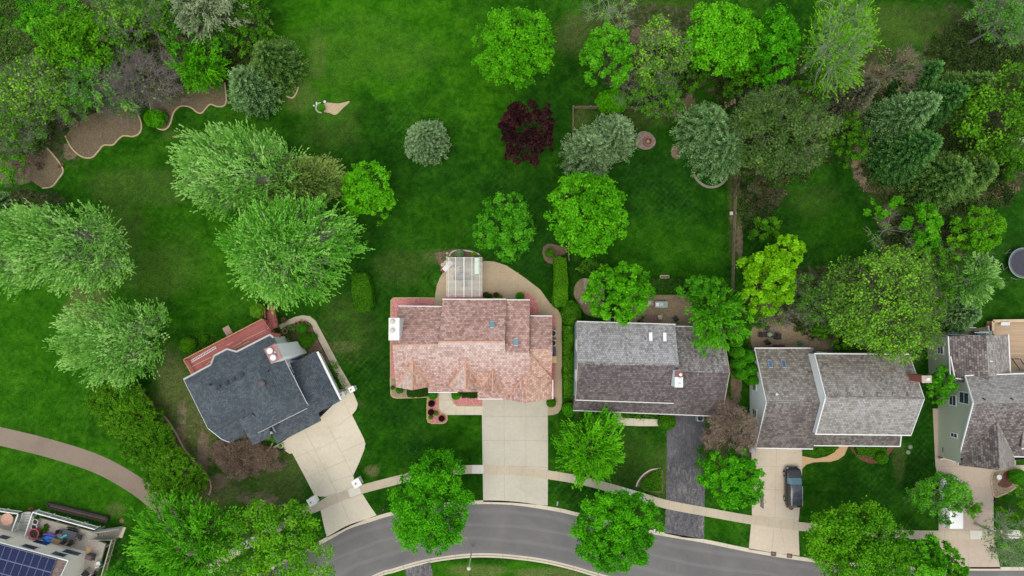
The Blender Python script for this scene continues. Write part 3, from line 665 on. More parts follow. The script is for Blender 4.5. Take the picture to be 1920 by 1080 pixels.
edging([(1150, 205), (1170, 222), (1186, 240), (1186, 270)], plain("edging_grey2", (0.20, 0.19, 0.16), 0.9), "grey stone edging beside the tall blue green spruce", w=0.25)
edging([(415, 832), (445, 855), (460, 862), (485, 860), (500, 850), (512, 830)], TANEDGE, "thin curved edging among the bare brown shrubs", w=0.12)

# ------------------------------------------------------------------ houses
def ccw(poly):
    ar = sum(poly[i][0] * poly[(i + 1) % len(poly)][1] - poly[(i + 1) % len(poly)][0] * poly[i][1] for i in range(len(poly)))
    return list(poly) if ar > 0 else list(poly)[::-1]
def inset(poly, d):
    n = len(poly); out = []
    for i in range(n):
        a, b, c = Vector(poly[i - 1][:2]), Vector(poly[i][:2]), Vector(poly[(i + 1) % n][:2])
        e1 = (b - a).normalized(); e2 = (c - b).normalized()
        n1 = Vector((-e1.y, e1.x)); n2 = Vector((-e2.y, e2.x))
        k = (n1 + n2); k = k / max(0.35, k.dot(n1)) 
        out.append(Vector((b.x + k.x * d, b.y + k.y * d, 0)))
    return out
class House:
    def __init__(s, name, loc, label, cat="house"):
        s.root = empty(name, loc, label, cat); s.roof = MB(); s.wall = MB(); s.top = []; s.walls = []
    def plane(s, pts, wear_shade=0.0, th=0.16, m=0, flip_uv=False, skirt=True):
        pts = [Vector(p) for p in pts]
        if sum(pts[i].x * pts[(i + 1) % len(pts)].y - pts[(i + 1) % len(pts)].x * pts[i].y for i in range(len(pts))) < 0:
            pts = pts[::-1]; wear_shade = wear_shade[::-1] if isinstance(wear_shade, list) else wear_shade
        n = Vector((0, 0, 0))
        for i in range(len(pts)):
            a, b = pts[i], pts[(i + 1) % len(pts)]
            n += Vector(((a.y - b.y) * (a.z + b.z), (a.z - b.z) * (a.x + b.x), (a.x - b.x) * (a.y + b.y)))
        n.normalize()
        g = Vector((n.x, n.y, 0)); g = g.normalized() if g.length > 0.02 else Vector((0, -1, 0))
        u = Vector((-g.y, g.x, 0)); v = n.cross(u)
        w = wear_shade if isinstance(wear_shade, list) else [wear_shade] * len(pts)
        ou = random.Random(len(s.top)).uniform(0, 9)
        s.roof.face(pts, m, [(p.dot(u) + ou, p.dot(v)) for p in pts], w)
        s.top.append(pts)
        low = [p - Vector((0, 0, th)) for p in pts]
        s.roof.face(low[::-1], 1)
        for i in range(len(pts)):
            j = (i + 1) % len(pts)
            s.roof.face([low[i], low[j], pts[j], pts[i]], 1)
    def line(s, mb, pts, w=0.11, h=0.12, dz=-0.05, m=0):
        mb.marks.append(len(mb.f))
        for a, b in zip(pts, pts[1:]):
            mb.bar(a + Vector((0, 0, dz)), b + Vector((0, 0, dz)), w, h, m)
    def finish_roof(s, mat, trim):
        s.roofobj = s.roof.build("roof", [mat, trim], s.root)
        V = []; Fc = []
        for p in s.top:
            i = len(V); V += p; Fc.append(list(range(i, i + len(p))))
        s.bvh = BVHTree.FromPolygons(V, Fc)
    def walls_on(s, poly, ins, zmax=99, z0=0.0, m=0):
        poly = inset(ccw(poly), ins); s.walls.append(poly)
        n = len(poly)
        for i in range(n):
            a, b = poly[i], poly[(i + 1) % n]; L = (b - a).length; k = max(1, int(L / 0.45))
            prev = None
            for j in range(k + 1):
                p = a.lerp(b, j / k)
                q = a.lerp(b, min(1, max(0, j / k)))
                hit = s.bvh.ray_cast(Vector((q.x, q.y, 40)), Vector((0, 0, -1)))
                z = (hit[0].z - 0.12) if hit[0] is not None else (prev[1] if prev else 2.6)
                z = min(z, zmax)
                if prev: s.wall.face([(prev[0].x, prev[0].y, z0), (p.x, p.y, z0), (p.x, p.y, z), (prev[0].x, prev[0].y, prev[1])], m)
                prev = (p, z)
        return poly
    def finish_walls(s, mats): s.wallobj = s.wall.build("wall", mats, s.root)
    def window(s, a, b, t, z, w=1.0, h=1.2, frame=None, name="window", door=False, bars=1, out=0.0):
        a = Vector(a); b = Vector(b); a.z = b.z = 0
        d = (b - a).normalized(); nrm = Vector((d.y, -d.x, 0)); c = a + d * t + nrm * (0.03 + out); c.z = z
        rz = math.atan2(d.y, d.x)
        f = MB(); fw = 0.13
        for (ox, oz, sx, sz) in ((0, h / 2 + fw / 2, w + 2 * fw, fw), (0, -h / 2 - fw / 2, w + 2 * fw, fw), (-w / 2 - fw / 2, 0, fw, h), (w / 2 + fw / 2, 0, fw, h)):
            f.box(c + d * ox + Vector((0, 0, oz)), (sx, 0.08, sz), rz)
        for k in range(bars): f.box(c + Vector((0, 0, -h / 2 + h * (k + 1) / (bars + 1))), (w, 0.05, 0.05), rz)
        fo = f.build(name, frame or WHITE, s.root)
        p = MB(); p.box(c - nrm * 0.01, (w, 0.03, h), rz)
        p.build("door_panel" if door else "pane", (WHITE if door is True else door) if door else glass(), fo)
        return fo
    def skylight(s, pl, q, gm, name="skylight"):
        n = pl[0] if pl[0].z > 0 else -pl[0]
        pts = [PP(x, y, pl) for x, y in q]
        f = MB(); c = sum(pts, Vector()) / 4
        top = [p + n * 0.12 for p in pts]
        for i in range(4):
            j = (i + 1) % 4
            f.bar(top[i] - n * 0.06, top[j] - n * 0.06, 0.09, 0.16)
        fo = f.build(name, METAL, s.root)
        g = MB(); g.face(ccw([c + (p - c) * 0.97 + n * 0.002 for p in top])); g.build("pane", gm, fo)
WHITE = plain("white_trim", (0.72, 0.73, 0.72), 0.5, var=0.05)
GREYT = plain("grey_gutter", (0.42, 0.42, 0.40), 0.5, var=0.1)
METAL = plain("dull_metal", (0.32, 0.33, 0.34), 0.45, 0.5)
DARK = plain("dark_metal", (0.03, 0.03, 0.035), 0.5)
BLACK = plain("black_plastic", (0.02, 0.02, 0.022), 0.6)
BRICKR = plain("red_brick", (0.30, 0.10, 0.07), 0.85, var=0.3, scale=9)
PALE = plain("pale_blue_siding", (0.95, 0.95, 0.93), 0.6, var=0.03)
SKYG = glass("skylight_glass", (0.16, 0.30, 0.36), 0.15)
SKYB = glass("skylight_blue", (0.05, 0.12, 0.22), 0.2)
SKYW = plain("skylight_dome", (0.88, 0.88, 0.88), 0.3, var=0.02)
def vent(house, px, py, z, kind=0, mat=None):
    c = P(px, py, z); mb = MB()
    if kind == 0:   # low box vent
        mb.box(c + Vector((0, 0, 0.08)), (0.36, 0.36, 0.16), 0.5)
        mb.box(c + Vector((0, 0, 0.18)), (0.44, 0.44, 0.05), 0.5)
    elif kind == 1: # plumbing pipe
        mb.lathe(c, [(0.16, 0.0), (0.06, 0.06), (0.06, 0.35), (0.045, 0.35), (0.0, 0.34)], 8)
    else:           # round attic fan
        mb.lathe(c, [(0.30, 0.0), (0.30, 0.16), (0.40, 0.18), (0.38, 0.26), (0.2, 0.34), (0.0, 0.36)], 18)
    mb.build("roof_vent", mat or DARK, house.root)
def chimney(house, base_px, size, z0, z1, rz, mats, flues, cap=None, name="chimney"):
    c = P(base_px[0], base_px[1], z1); mb = MB()
    mb.box((c.x, c.y, (z0 + z1) / 2), (size[0], size[1], z1 - z0), rz, 0)
    mb.box((c.x, c.y, z1 + 0.04), (size[0] + 0.12, size[1] + 0.12, 0.10), rz, 1)
    o = mb.build(name, mats, house.root)
    R = Matrix.Rotation(rz, 3, 'Z')
    for (fx, fy, r, h) in flues:
        q = Vector((c.x, c.y, z1 + 0.08)) + R @ Vector((fx, fy, 0)); f = MB()
        f.lathe(q, [(r * 0.75, 0), (r * 0.75, h), (r, h + 0.02), (r * 0.95, h + 0.10), (r * 0.3, h + 0.16), (0, h + 0.16)], 16)
        f.build("flue_cap", cap or WHITE, o)
    return o

# ---- House with the dark blue roof (rotated, lower left)
hA = House("blue_roof_house", P(480, 720), "white house with dark blue grey hip roofs and a red deck, set at an angle")
u5, l3 = 5.6, 3.0
c1, c2, V_, c4 = P(344.4, 711.4, u5), P(506.4, 627.5, u5), P(460.8, 766.3, u5), P(389.7, 803, u5)
R1, R2, R3 = P(412.2, 733.6, 7.5), P(483.9, 695, 7.5), P(506.4, 743, 7.5)
E_, S_ = P(575.8, 765.5, u5), P(484, 811.4, u5); c2e = P(533, 673, u5)
npl = plane3(c1, c2, R1); spl = plane3(c4, R2, R1)
hA.plane([c1, PP(395.8, 683.6, npl), PP(401.7, 667, npl), PP(425.8, 654.4, npl), PP(443.9, 659.4, npl), c2, R2, R1])
hA.plane([c2, P(513, 633, u5), P(532, 671, u5), P(576, 758, u5), E_, R3, R2])
hA.plane([E_, S_, R3]); hA.plane([S_, V_, R2, R3]); hA.plane([c1, R1, c4])
hA.plane([c4, R1, R2, V_, PP(456, 800, spl), PP(459.5, 816.6, spl), PP(432.8, 829.4, spl), PP(416, 824, spl)])
hA.plane([P(440, 776, 5.25), P(466, 762, 5.6), P(494, 795, 5.2), P(478, 808, 4.9), P(452, 800, 4.9)])
gp = plane3(P(449.4, 790.6, 6.1), P(474.4, 835, 5.0), P(507.8, 818.3, 4.9))
hA.plane([P(449.4, 790.6, 5.75), PP(474.4, 835, gp), PP(507.8, 818.3, gp), P(503, 800, 5.3), P(470, 775, 6.3)])
M_ = P(568.3, 729, 4.6); N_ = P(591, 658.6, l3); EE = P(638, 751.7, l3)
lsp = plane3(EE, M_, P(548, 796, l3))
hA.plane([N_, EE, M_]); hA.plane([N_, M_, P(495, 767, 4.6), P(528, 689, l3)])
hA.plane([EE, PP(596.7, 773.9, lsp), PP(602, 789, lsp), PP(518.9, 832, lsp), PP(524, 796, lsp), P(495, 767, 4.6), M_])
hA.plane([PP(518.9, 832, lsp), P(509, 812, 3.0), P(500, 795, 3.4), PP(524, 796, lsp)])
BLUE = shingle("blue_asphalt_shingle", (0.050, 0.062, 0.076), (0.078, 0.096, 0.112), (0.115, 0.138, 0.155), (0.13, 0.155, 0.17), 0.30, 0.22, 0.8, 0.010)
hA.finish_roof(BLUE, plain("grey_fascia", (0.16, 0.17, 0.18), 0.6))
SIDW = siding("white_siding", (0.93, 0.92, 0.90))
pA = hA.walls_on([c1, c2, E_, S_, V_, c4], 0.25, 5.6)
pA2 = hA.walls_on([N_, EE, P(603, 786, l3), P(520, 829, l3), P(505, 790, l3), P(540, 690, l3)], 0.3, 3.6)
hA.finish_walls([SIDW])
g = MB()
for ln in ([c1, PP(395.8, 683.6, npl), PP(401.7, 667, npl), PP(425.8, 654.4, npl), PP(443.9, 659.4, npl), c2], [c2, P(513, 633, u5)]):
    hA.line(g, ln, 0.2, 0.12, 0.0)
g.build("gutter", GREYT, hA.root)
g = MB()
for ln in ([P(576, 758, u5), P(532, 671, u5)], [E_, S_], [c1, c4], [PP(416, 824, spl), PP(430, 829, spl)], [c4, PP(416, 824, spl)]): hA.line(g, ln, 0.07, 0.12, -0.06)
g.build("gutter", WHITE, hA.root)
g = MB()
a, b = P(593, 659.5, l3), P(637, 750, l3)
g.bar(a + Vector((0.12, 0, -0.1)), b + Vector((0.12, 0, -0.1)), 0.26, 0.18)
g.build("fascia_board", WHITE, hA.root)
for (x, y) in ((410.3, 725), (425.3, 717.5), (438, 711.3), (454.4, 703)): vent(hA, x, y, 7.28, 0, plain("vent_blue", (0.02, 0.028, 0.05), 0.5))
vent(hA, 394.7, 721, 7.0, 1); vent(hA, 503.6, 695.5, 7.1, 1); vent(hA, 492, 718.6, 7.45, 2, plain("vent_grey", (0.10, 0.09, 0.09), 0.5))
# broad white chimney chase on the east side; its outer face slopes away from the viewer only through perspective
ang = math.radians(27.5)
chimney(hA, (513, 663), (1.3, 1.7), 0, 9.2, ang, [PALE, plain("faded_rust_metal", (0.36, 0.20, 0.18), 0.7)], [(-0.1, 0.42, 0.36, 0.28), (-0.1, -0.40, 0.36, 0.28), (0.3, 0.05, 0.09, 0.12)])
# gutter leaders and details
mb = MB(); q = P(509, 811, 3.2); mb.box(q + Vector((0, 0, .2)), (0.35, 0.3, 0.35), ang); mb.build("downspout_box", WHITE, hA.root)
pl_ = pA
for k in range(len(pA)):
    a, b = pA[k], pA[(k + 1) % len(pA)]; L = (b - a).length
    if L > 6:
        for t in (0.25, 0.5, 0.75): hA.window(a, b, L * t, 4.2, 1.1, 1.2)
        for t in (0.3, 0.7): hA.window(a, b, L * t, 1.5, 1.1, 1.2)
# the red deck
RED = planks("red_deck_boards", (0.44, 0.145, 0.135), 0.15, -math.radians(27.5), c2=(0.50, 0.17, 0.155))
RAIL = plain("redwood_rail", (0.44, 0.21, 0.12), 0.7, var=0.2)
REDD = plain("red_stain", (0.36, 0.11, 0.10), 0.7, var=0.2)
deck = empty("wooden_deck", P(430, 660), "long red stained wooden deck with a rail along the blue roofed house", "deck")
zd = 2.2
D = [P(345.5, 672, zd), P(491, 598.5, zd), P(506.5, 622.5, zd), P(526, 626, zd), P(524.5, 633, zd), P(508, 637, zd), P(480, 655, zd), P(430, 690, zd), P(380, 712, zd), P(361, 704.5, zd)]
mb = MB(); mb.prism([(p.x, p.y) for p in ccw(D)], zd - 0.25, zd, bottom=True); mb.build("deck_floor", RED, deck)
mb = MB()
for (x0, y0, x1, y1) in ((436, 651, 453, 641.5), (455, 639, 500, 617), (425, 651 - 3, 437, 641), (386, 684, 395, 677), (357, 689, 395, 670), (440, 654, 467, 640), (500, 617, 504, 615)):
    mb.marks.append(len(mb.f)); mb.bar(P(x0, y0, zd + .008), P(x1, y1, zd + .008), 0.10, 0.01)
mb.build("worn_board", plain("worn_wood", (0.55, 0.33, 0.20), 0.8, var=0.2), deck)
mb = MB()
zr = zd + 0.95
def rail(mb, a, b, z0, z1, n=None, cap=0.14, post=0.1):
    mb.bar((a.x, a.y, z1), (b.x, b.y, z1), cap, 0.05)
    mb.bar((a.x, a.y, z0 + 0.12), (b.x, b.y, z0 + 0.12), 0.05, 0.05)
    L = math.hypot(b.x - a.x, b.y - a.y); k = max(1, round(L / 1.9))
    for i in range(k + 1):
        t = i / k; mb.box((a.x + (b.x - a.x) * t, a.y + (b.y - a.y) * t, (z0 - 0.2 + z1) / 2), (post, post, z1 - z0 + 0.2))
    k = int(L / 0.16)
    for i in range(1, k):
        t = i / k; mb.box((a.x + (b.x - a.x) * t, a.y + (b.y - a.y) * t, (z0 + z1) / 2), (0.035, 0.035, z1 - z0))
a, b, c = P(344, 674.5, zr), P(492, 598, zr), P(360, 702, zr)
rail(mb, a, b, zd, zr); rail(mb, a, c, zd, zr); mb.build("railing", RAIL, deck)
mb = MB(); rail(mb, b, P(508, 621, zr), zd, zr); mb.build("railing", REDD, deck)
mb = MB()
for k in range(6):
    for q in (a.lerp(b, k / 5),): mb.marks.append(len(mb.f)); mb.box((q.x + 0.15, q.y - 0.2, zd / 2 - 0.1), (0.14, 0.14, zd - 0.2))
mb.build("post", REDD, deck)
st = MB(); s0 = [P(504, 618, zd), P(521, 612, zd)]; s1 = [P(501, 578, 0.1), P(514, 573, 0.1)]
nst = 15
for k in range(nst):
    t = k / (nst - 1); l = s0[0].lerp(s1[0], t); r_ = s0[1].lerp(s1[1], t); z = zd - (zd - 0.15) * t
    st.bar((l.x, l.y, z), (r_.x, r_.y, z), 0.17, 0.05)
for e0, e1 in ((s0[0], s1[0]), (s0[1], s1[1])): st.bar((e0.x, e0.y, zd - 0.1), (e1.x, e1.y, 0.05), 0.06, 0.28)
st.build("staircase", REDD, deck)
mb = MB()
for e0, e1 in ((s0[0], s1[0]), (s0[1], s1[1])):
    mb.bar((e0.x, e0.y, zd + 0.95), (e1.x, e1.y, 1.0), 0.12, 0.05)
    for k in range(6):
        t = k / 5; q = e0.lerp(e1, t); mb.box((q.x, q.y, zd * (1 - t) + 0.45), (0.08, 0.08, 1.0))
mb.build("railing", REDD, deck)
# white ladder lying on the deck
lad = MB(); a, b = P(358, 676, zd + 0.12), P(404.5, 648.5, zd + 0.12); a2, b2 = P(359.5, 679.5, zd + 0.12), P(406, 652.5, zd + 0.12)
lad.bar(a, b, 0.05, 0.09); lad.bar(a2, b2, 0.07, 0.09)
for k in range(16): lad.bar(a.lerp(b, (k + .5) / 16), a2.lerp(b2, (k + .5) / 16), 0.05, 0.04)
tag(lad.build("ladder", WHITE), "white extension ladder lying flat on the red deck", "ladder")

# ---- House with the pink brown roof
hB = House("pink_roof_house", P(885, 660), "house with a large pink brown shingle roof, dormers and a wide driveway")
se = P(860, 735, 3.2); rg = P(823, 640.7, 7.6); rg2 = P(947, 640.7, 7.6); se.y = P(860, 735, 3.2).y
S = plane3(rg, se, rg2)
def SP(x, y, l=0): return PP(x, y, S, l)
main_w = [0.95, 1.0, 1.0, 0.9]
hB.plane([SP(735.7, 647.4), SP(821, 646), rg, rg2, SP(948, 661), SP(993, 661.4), SP(993, 700), SP(990, 742), SP(943, 747.5), SP(895.5, 747.3), SP(895.5, 735), SP(803, 735), SP(803, 727), SP(743, 726.5)],
         [0.55, 0.7, 1.0, 1.0, 0.75, 0.6, 0.3, 0.05, 0.0, 0.0, 0.1, 0.15, 0.2, 0.25])
zl = SP(735.7, 647.4).z; zr_ = SP(948, 661).z
hB.plane([P(747, 574, 3.5), SP(735.7, 647.4), SP(823, 646), P(828.5, 575, 3.5)], 0.12)
hB.plane([P(829.7, 561.5, 3.6), rg, rg2, P(949.7, 561.5, 3.6)], 0.16)
hB.plane([P(949.2, 562.5, 3.5), SP(948, 661), SP(993, 661.4), P(993, 563, 3.5)], 0.12)
hB.plane([P(993.8, 592.6, 3.2), P(994, 655, 6.3), P(1036, 655, 6.3), P(1035, 593, 3.2)], 0.08)
hB.plane([P(994, 655, 6.3), P(994, 663.6, 6.1), P(1034, 709, 3.3), P(1036, 655, 6.3)], 0.0, m=2)
gA, gF = SP(986.5, 704, .05), None
gz = gA.z; gF = P(987, 755.5, gz)
hB.plane([P(994, 663.6, 6.3), gA, P(1034, 709, 3.4)], 0.0, m=2)
hB.plane([gA, gF, P(1036, 748, 3.2), P(1034, 709, 3.4)], 0.0, m=2)
hB.plane([gA, SP(943, 747.8, .05), gF], 0.25)
dlines = []
def dormer(a, f, l, r, w1=0.85, w2=-0.1):  # paler left, tanner right slopes: their light-and-shade contrast is put into the colour
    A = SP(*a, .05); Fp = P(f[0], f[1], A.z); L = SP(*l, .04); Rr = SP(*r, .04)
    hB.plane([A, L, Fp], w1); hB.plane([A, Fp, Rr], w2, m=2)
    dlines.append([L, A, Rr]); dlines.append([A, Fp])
    mb = MB(); q = [L, Rr, Fp]; n_ = Vector((0, 0.25, 0))
    mb.face([(p.x, p.y + 0.25, p.z - 0.12) for p in (L, Rr, Fp)])
    return mb
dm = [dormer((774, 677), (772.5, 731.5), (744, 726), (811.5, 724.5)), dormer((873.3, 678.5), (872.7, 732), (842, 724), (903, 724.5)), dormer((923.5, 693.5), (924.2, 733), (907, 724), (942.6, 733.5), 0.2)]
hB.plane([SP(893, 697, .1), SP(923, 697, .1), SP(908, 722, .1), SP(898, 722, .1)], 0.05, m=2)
PINKR = shingle("pink_shake", (0.31, 0.185, 0.155), (0.47, 0.285, 0.24), (0.60, 0.41, 0.355), (0.68, 0.57, 0.51), 0.34, 0.29, 1.05, 0.013)
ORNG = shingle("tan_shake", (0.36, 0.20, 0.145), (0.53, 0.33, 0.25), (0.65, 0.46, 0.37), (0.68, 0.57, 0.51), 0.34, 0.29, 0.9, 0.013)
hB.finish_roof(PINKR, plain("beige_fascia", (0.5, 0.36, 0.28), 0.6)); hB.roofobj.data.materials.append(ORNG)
SIDB = siding("cream_siding", (0.55, 0.47, 0.38))
pB = hB.walls_on([P(747, 574, 3.5), P(829.7, 574, 3.5), P(829.7, 561.5, 3.5), P(993, 562.5, 3.5), P(993, 592.6, 3.3), P(1035, 593, 3.3), P(1036, 748, 3.3), P(943, 747, 3.3), P(896, 746, 3.3), P(896, 734, 3.3), P(858, 724, 3.3), P(803, 724, 3.3), P(744, 725, 3.3)], 0.35, 7.5)
hB.finish_walls([SIDB])
for mbd in dm: mbd.build("gable_wall", SIDB, hB.root)
g = MB()
for ln in ([P(747, 573.7, 3.5), P(829, 574.5, 3.5)], [P(829.5, 561, 3.6), P(949, 561, 3.6)], [P(949.5, 562, 3.5), P(993.5, 562.3, 3.5)], [P(994, 592, 3.2), P(1035.5, 592.5, 3.2)], [SP(803, 735.5), SP(858, 735.5)], [SP(896, 748), SP(943, 748)], [P(1036.3, 712, 3.3), P(1036.5, 748, 3.2)]):
    hB.line(g, ln, 0.11, 0.12, 0.02)
g.build("gutter", WHITE, hB.root)
g = MB()
for ln in ([P(994, 663.6, 6.42), P(1034, 709, 3.45)],): hB.line(g, ln, 0.10, 0.06, 0.04)
for ln in ([gA, gF], [rg, rg2], [SP(735.7, 647.4), SP(821, 646)]): hB.line(g, ln, 0.16, 0.05, 0.02)
for ln in dlines: hB.line(g, ln, 0.16, 0.05, 0.05)
hB.line(g, [SP(943, 747.8, .05), gA], 0.14, 0.05, 0.04)
g.build("ridge_cap", plain("tan_ridge", (0.52, 0.29, 0.20), 0.8, var=0.2), hB.root)
nB = plane3(P(829.7, 561.5, 3.6), P(949.7, 561.5, 3.6), rg)
hB.skylight(nB, [(918.5, 603), (927, 603), (927, 615), (918.5, 615)], SKYG)
nB2 = plane3(P(949.2, 562.5, 3.5), P(993, 563, 3.5), SP(948, 661))
hB.skylight(nB2, [(963.5, 635), (971.3, 635), (971.3, 648.5), (963.5, 648.5)], SKYG)
c = P(736.5, 617, 8.4); mb = MB()
mb.box((c.x + 0.15, c.y, 4.2), (1.05, 2.35, 8.4)); mb.box((c.x + 0.15, c.y, 8.44), (1.2, 2.5, 0.1))
ch = mb.build("chimney", [WHITE], hB.root)
for dy in (0.85, -0.15):
    f = MB(); f.lathe((c.x + 0.0, c.y + dy, 8.5), [(0.2, 0), (0.2, 0.22), (0.27, 0.24), (0.25, 0.32), (0.1, 0.4), (0, 0.4)], 16); f.build("flue_cap", plain("flue_cream", (0.55, 0.52, 0.42), 0.6), ch)
for k in range(len(pB)):
    a, b = pB[k], pB[(k + 1) % len(pB)]; L = (b - a).length
    if L > 4.5:
        for t in ([0.3, 0.7] if L < 9 else [0.2, 0.5, 0.8]): hB.window(a, b, L * t, 1.6, 1.2, 1.2)

# ---- House with the long grey and brown roof
hC = House("grey_roof_house", P(1220, 690), "pale blue house with a long roof, silver grey behind and dark brown in front")
e1, e2 = P(1081.6, 602.5, 5.3), P(1265.6, 608, 5.3); r1, r2 = P(1083, 680.5, 7.6), P(1273, 685.8, 7.6)
s1_, s2_ = P(1079, 750, 5.0), P(1262.7, 756.3, 5.0)
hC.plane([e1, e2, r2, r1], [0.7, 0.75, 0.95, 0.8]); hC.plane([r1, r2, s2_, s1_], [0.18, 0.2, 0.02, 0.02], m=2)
f1, f2, f3 = P(1074.4, 769.5, 3.1), P(1353, 780.7, 3.0), P(1367.8, 697.8, 5.9)
wr = P(1273, 695.6, 5.9)
hC.plane([P(1263, 612, 3.1), P(1354, 614, 3.1), f3, P(1263, 695, 5.9)], [0.05, 0.1, 0.45, 0.35])
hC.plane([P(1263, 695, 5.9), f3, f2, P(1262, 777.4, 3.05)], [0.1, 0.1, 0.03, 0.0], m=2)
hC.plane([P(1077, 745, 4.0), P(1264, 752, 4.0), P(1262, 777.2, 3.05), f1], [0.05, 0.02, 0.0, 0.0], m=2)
GREYS = shingle("silver_shake", (0.105, 0.092, 0.085), (0.205, 0.19, 0.18), (0.34, 0.325, 0.315), (0.42, 0.425, 0.43), 0.28, 0.26, 0.85, 0.012)
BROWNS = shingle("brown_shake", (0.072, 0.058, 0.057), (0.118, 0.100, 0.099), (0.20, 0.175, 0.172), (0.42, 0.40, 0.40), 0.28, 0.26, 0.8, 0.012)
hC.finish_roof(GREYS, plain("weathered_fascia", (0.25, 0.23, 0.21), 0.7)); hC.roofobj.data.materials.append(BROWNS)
SIDC = siding("blue_siding", (0.42, 0.55, 0.62))
pC = hC.walls_on([e1, e2, s2_, s1_], 0.12, 99); pC2 = hC.walls_on([P(1262, 612, 3.1), P(1354, 614, 3.1), P(1353, 780, 3.0), P(1076, 769, 3.0), P(1076, 745, 3.0), P(1262, 752, 3.0)], 0.35, 5.4)
hC.finish_walls([SIDC])
g = MB()
for ln in ([e1, e2], [P(1266, 608, 5.3), P(1355, 611, 3.4)][:1] + [P(1267, 608.3, 5.3)], [s1_, s2_], [f1, P(1262, 777.2, 3.05), f2], [P(1263, 611.5, 3.1), P(1354, 613.5, 3.1)]): hC.line(g, ln, 0.10, 0.11, 0.0)
g.build("gutter", plain("pale_gutter", (0.60, 0.61, 0.58), 0.5), hC.root)
g = MB(); hC.line(g, [f2, f3, P(1354, 614, 3.1)], 0.09, 0.1, 0.0); hC.line(g, [r1, e1], 0.08, 0.1, 0); hC.line(g, [r1, s1_], 0.08, 0.1, 0); g.build("rake_board", plain("rake_tan", (0.35, 0.31, 0.24), 0.7), hC.root)
g = MB(); hC.line(g, [r1, r2], 0.16, 0.05, 0.02); hC.line(g, [wr, f3], 0.14, 0.05, 0.02); g.build("ridge_cap", GREYS, hC.root)
nC = plane3(e1, e2, r1)
hC.skylight(nC, [(1215.8, 623.5), (1223.4, 623.5), (1223.8, 640), (1216.2, 640)], SKYW)
hC.skylight(nC, [(1242, 624), (1249.6, 624), (1250, 640.4), (1242.4, 640.4)], SKYW)
c = P(1273.3, 708, 8.3); mb = MB()
mb.box((c.x, c.y - 0.15, 6.2), (0.86, 1.9, 3.9)); mb.box((c.x, c.y + 0.42, 8.2), (0.9, 0.75, 0.12), 0, 1); mb.box((c.x, c.y - 0.5, 8.19), (0.9, 1.1, 0.08), 0, 0)
ch = mb.build("chimney", [plain("pale_chase", (0.78, 0.86, 0.86), 0.6, var=0.04), plain("rust_metal", (0.24, 0.09, 0.08), 0.7)], hC.root)
for (dx, dy) in ((0.14, 0.35), (0.12, -0.15), (0.06, -0.75)):
    f = MB(); f.lathe((c.x + dx, c.y + dy, 8.25), [(0.14, 0), (0.14, 0.15), (0.2, 0.17), (0.16, 0.25), (0, 0.28)], 14); f.build("flue_cap", WHITE, ch)
vent(hC, 1175, 635, 5.95, 1); vent(hC, 1209, 635, 5.95, 1); vent(hC, 1279, 661, 5.0, 1, METAL)
for pp_, zz in ((pC, 4.0), (pC2, 1.6)):
    for k in range(len(pp_)):
        a, b = pp_[k], pp_[(k + 1) % len(pp_)]; L = (b - a).length
        if L > 4:
            for t in (0.3, 0.7): hC.window(a, b, L * t, zz, 1.2, 1.2)

# ---- House with two grey gabled roofs
hD = House("double_gable_house", P(1560, 740), "white house with two stepped grey shake roofs and a brick end chimney")
a1, a2, a3, a4 = P(1414.6, 652.6, 3.0), P(1545, 652.6, 3.0), P(1552, 755.6, 6.4), P(1436.7, 754.8, 6.4)
b3, b4 = P(1545, 841.8, 3.0), P(1416.7, 840, 3.0)
hD.plane([a1, P(1519.6, 652.6, 3.0), P(1545, 690, 4.2), a3, a4], [0.0, 0.0, 0.25, 0.45, 0.5], m=0)
hD.plane([a4, a3, P(1524, 841.6, 3.0), b4], [0.4, 0.4, -0.1, -0.15], m=2)
m1, m2, mr1, mr2 = P(1526.6, 663, 5.2), P(1704.5, 664.2, 5.2), P(1547.6, 744.6, 8.2), P(1732.8, 747.4, 8.2)
ms1, ms2 = P(1528.7, 814, 5.2), P(1707.6, 816.2, 5.2)
hD.plane([m1, m2, mr2, mr1], [0.15, 0.15, 0.75, 0.6]); hD.plane([mr1, mr2, ms2, ms1], [0.75, 0.8, 0.55, 0.6])
hD.plane([P(1531, 808, 3.9), P(1690, 811, 3.9), P(1687.4, 836.7, 3.1), P(1524.8, 835.2, 3.1)], 0.0, m=2)
GREYD = shingle("weathered_shake", (0.125, 0.110, 0.088), (0.225, 0.205, 0.175), (0.34, 0.315, 0.285), (0.42, 0.415, 0.405), 0.32, 0.26, 0.85, 0.012)
BROWND = shingle("dark_weathered_shake", (0.085, 0.072, 0.065), (0.145, 0.127, 0.115), (0.23, 0.205, 0.19), (0.40, 0.38, 0.36), 0.30, 0.26, 0.9, 0.012)
hD.finish_roof(GREYD, plain("weathered_fascia", (0.25, 0.23, 0.21), 0.7)); hD.roofobj.data.materials.append(BROWND)
SIDD = siding("pale_siding", (0.90, 0.93, 0.91))
pD = hD.walls_on([m1, m2, ms2, ms1], 0.08, 99); pD2 = hD.walls_on([a1, P(1540, 652.6, 3.0), P(1540, 841, 3.0), b4], 0.40, 99)
pD3 = hD.walls_on([P(1530, 800, 3.1), P(1690, 800, 3.1), P(1687, 836, 3.1), P(1526, 835, 3.1)], 0.8, 3.3)
hD.finish_walls([SIDD])
g = MB()
for ln in ([a1, P(1519.6, 652.6, 3.0)], [m1, m2], [b4, P(1524, 841.8, 3.0)], [ms1, ms2], [P(1524.8, 835.4, 3.1), P(1687.4, 836.9, 3.1), P(1690, 812, 3.8)]): hD.line(g, ln, 0.12, 0.12, 0.0)
g.build("gutter", WHITE, hD.root)
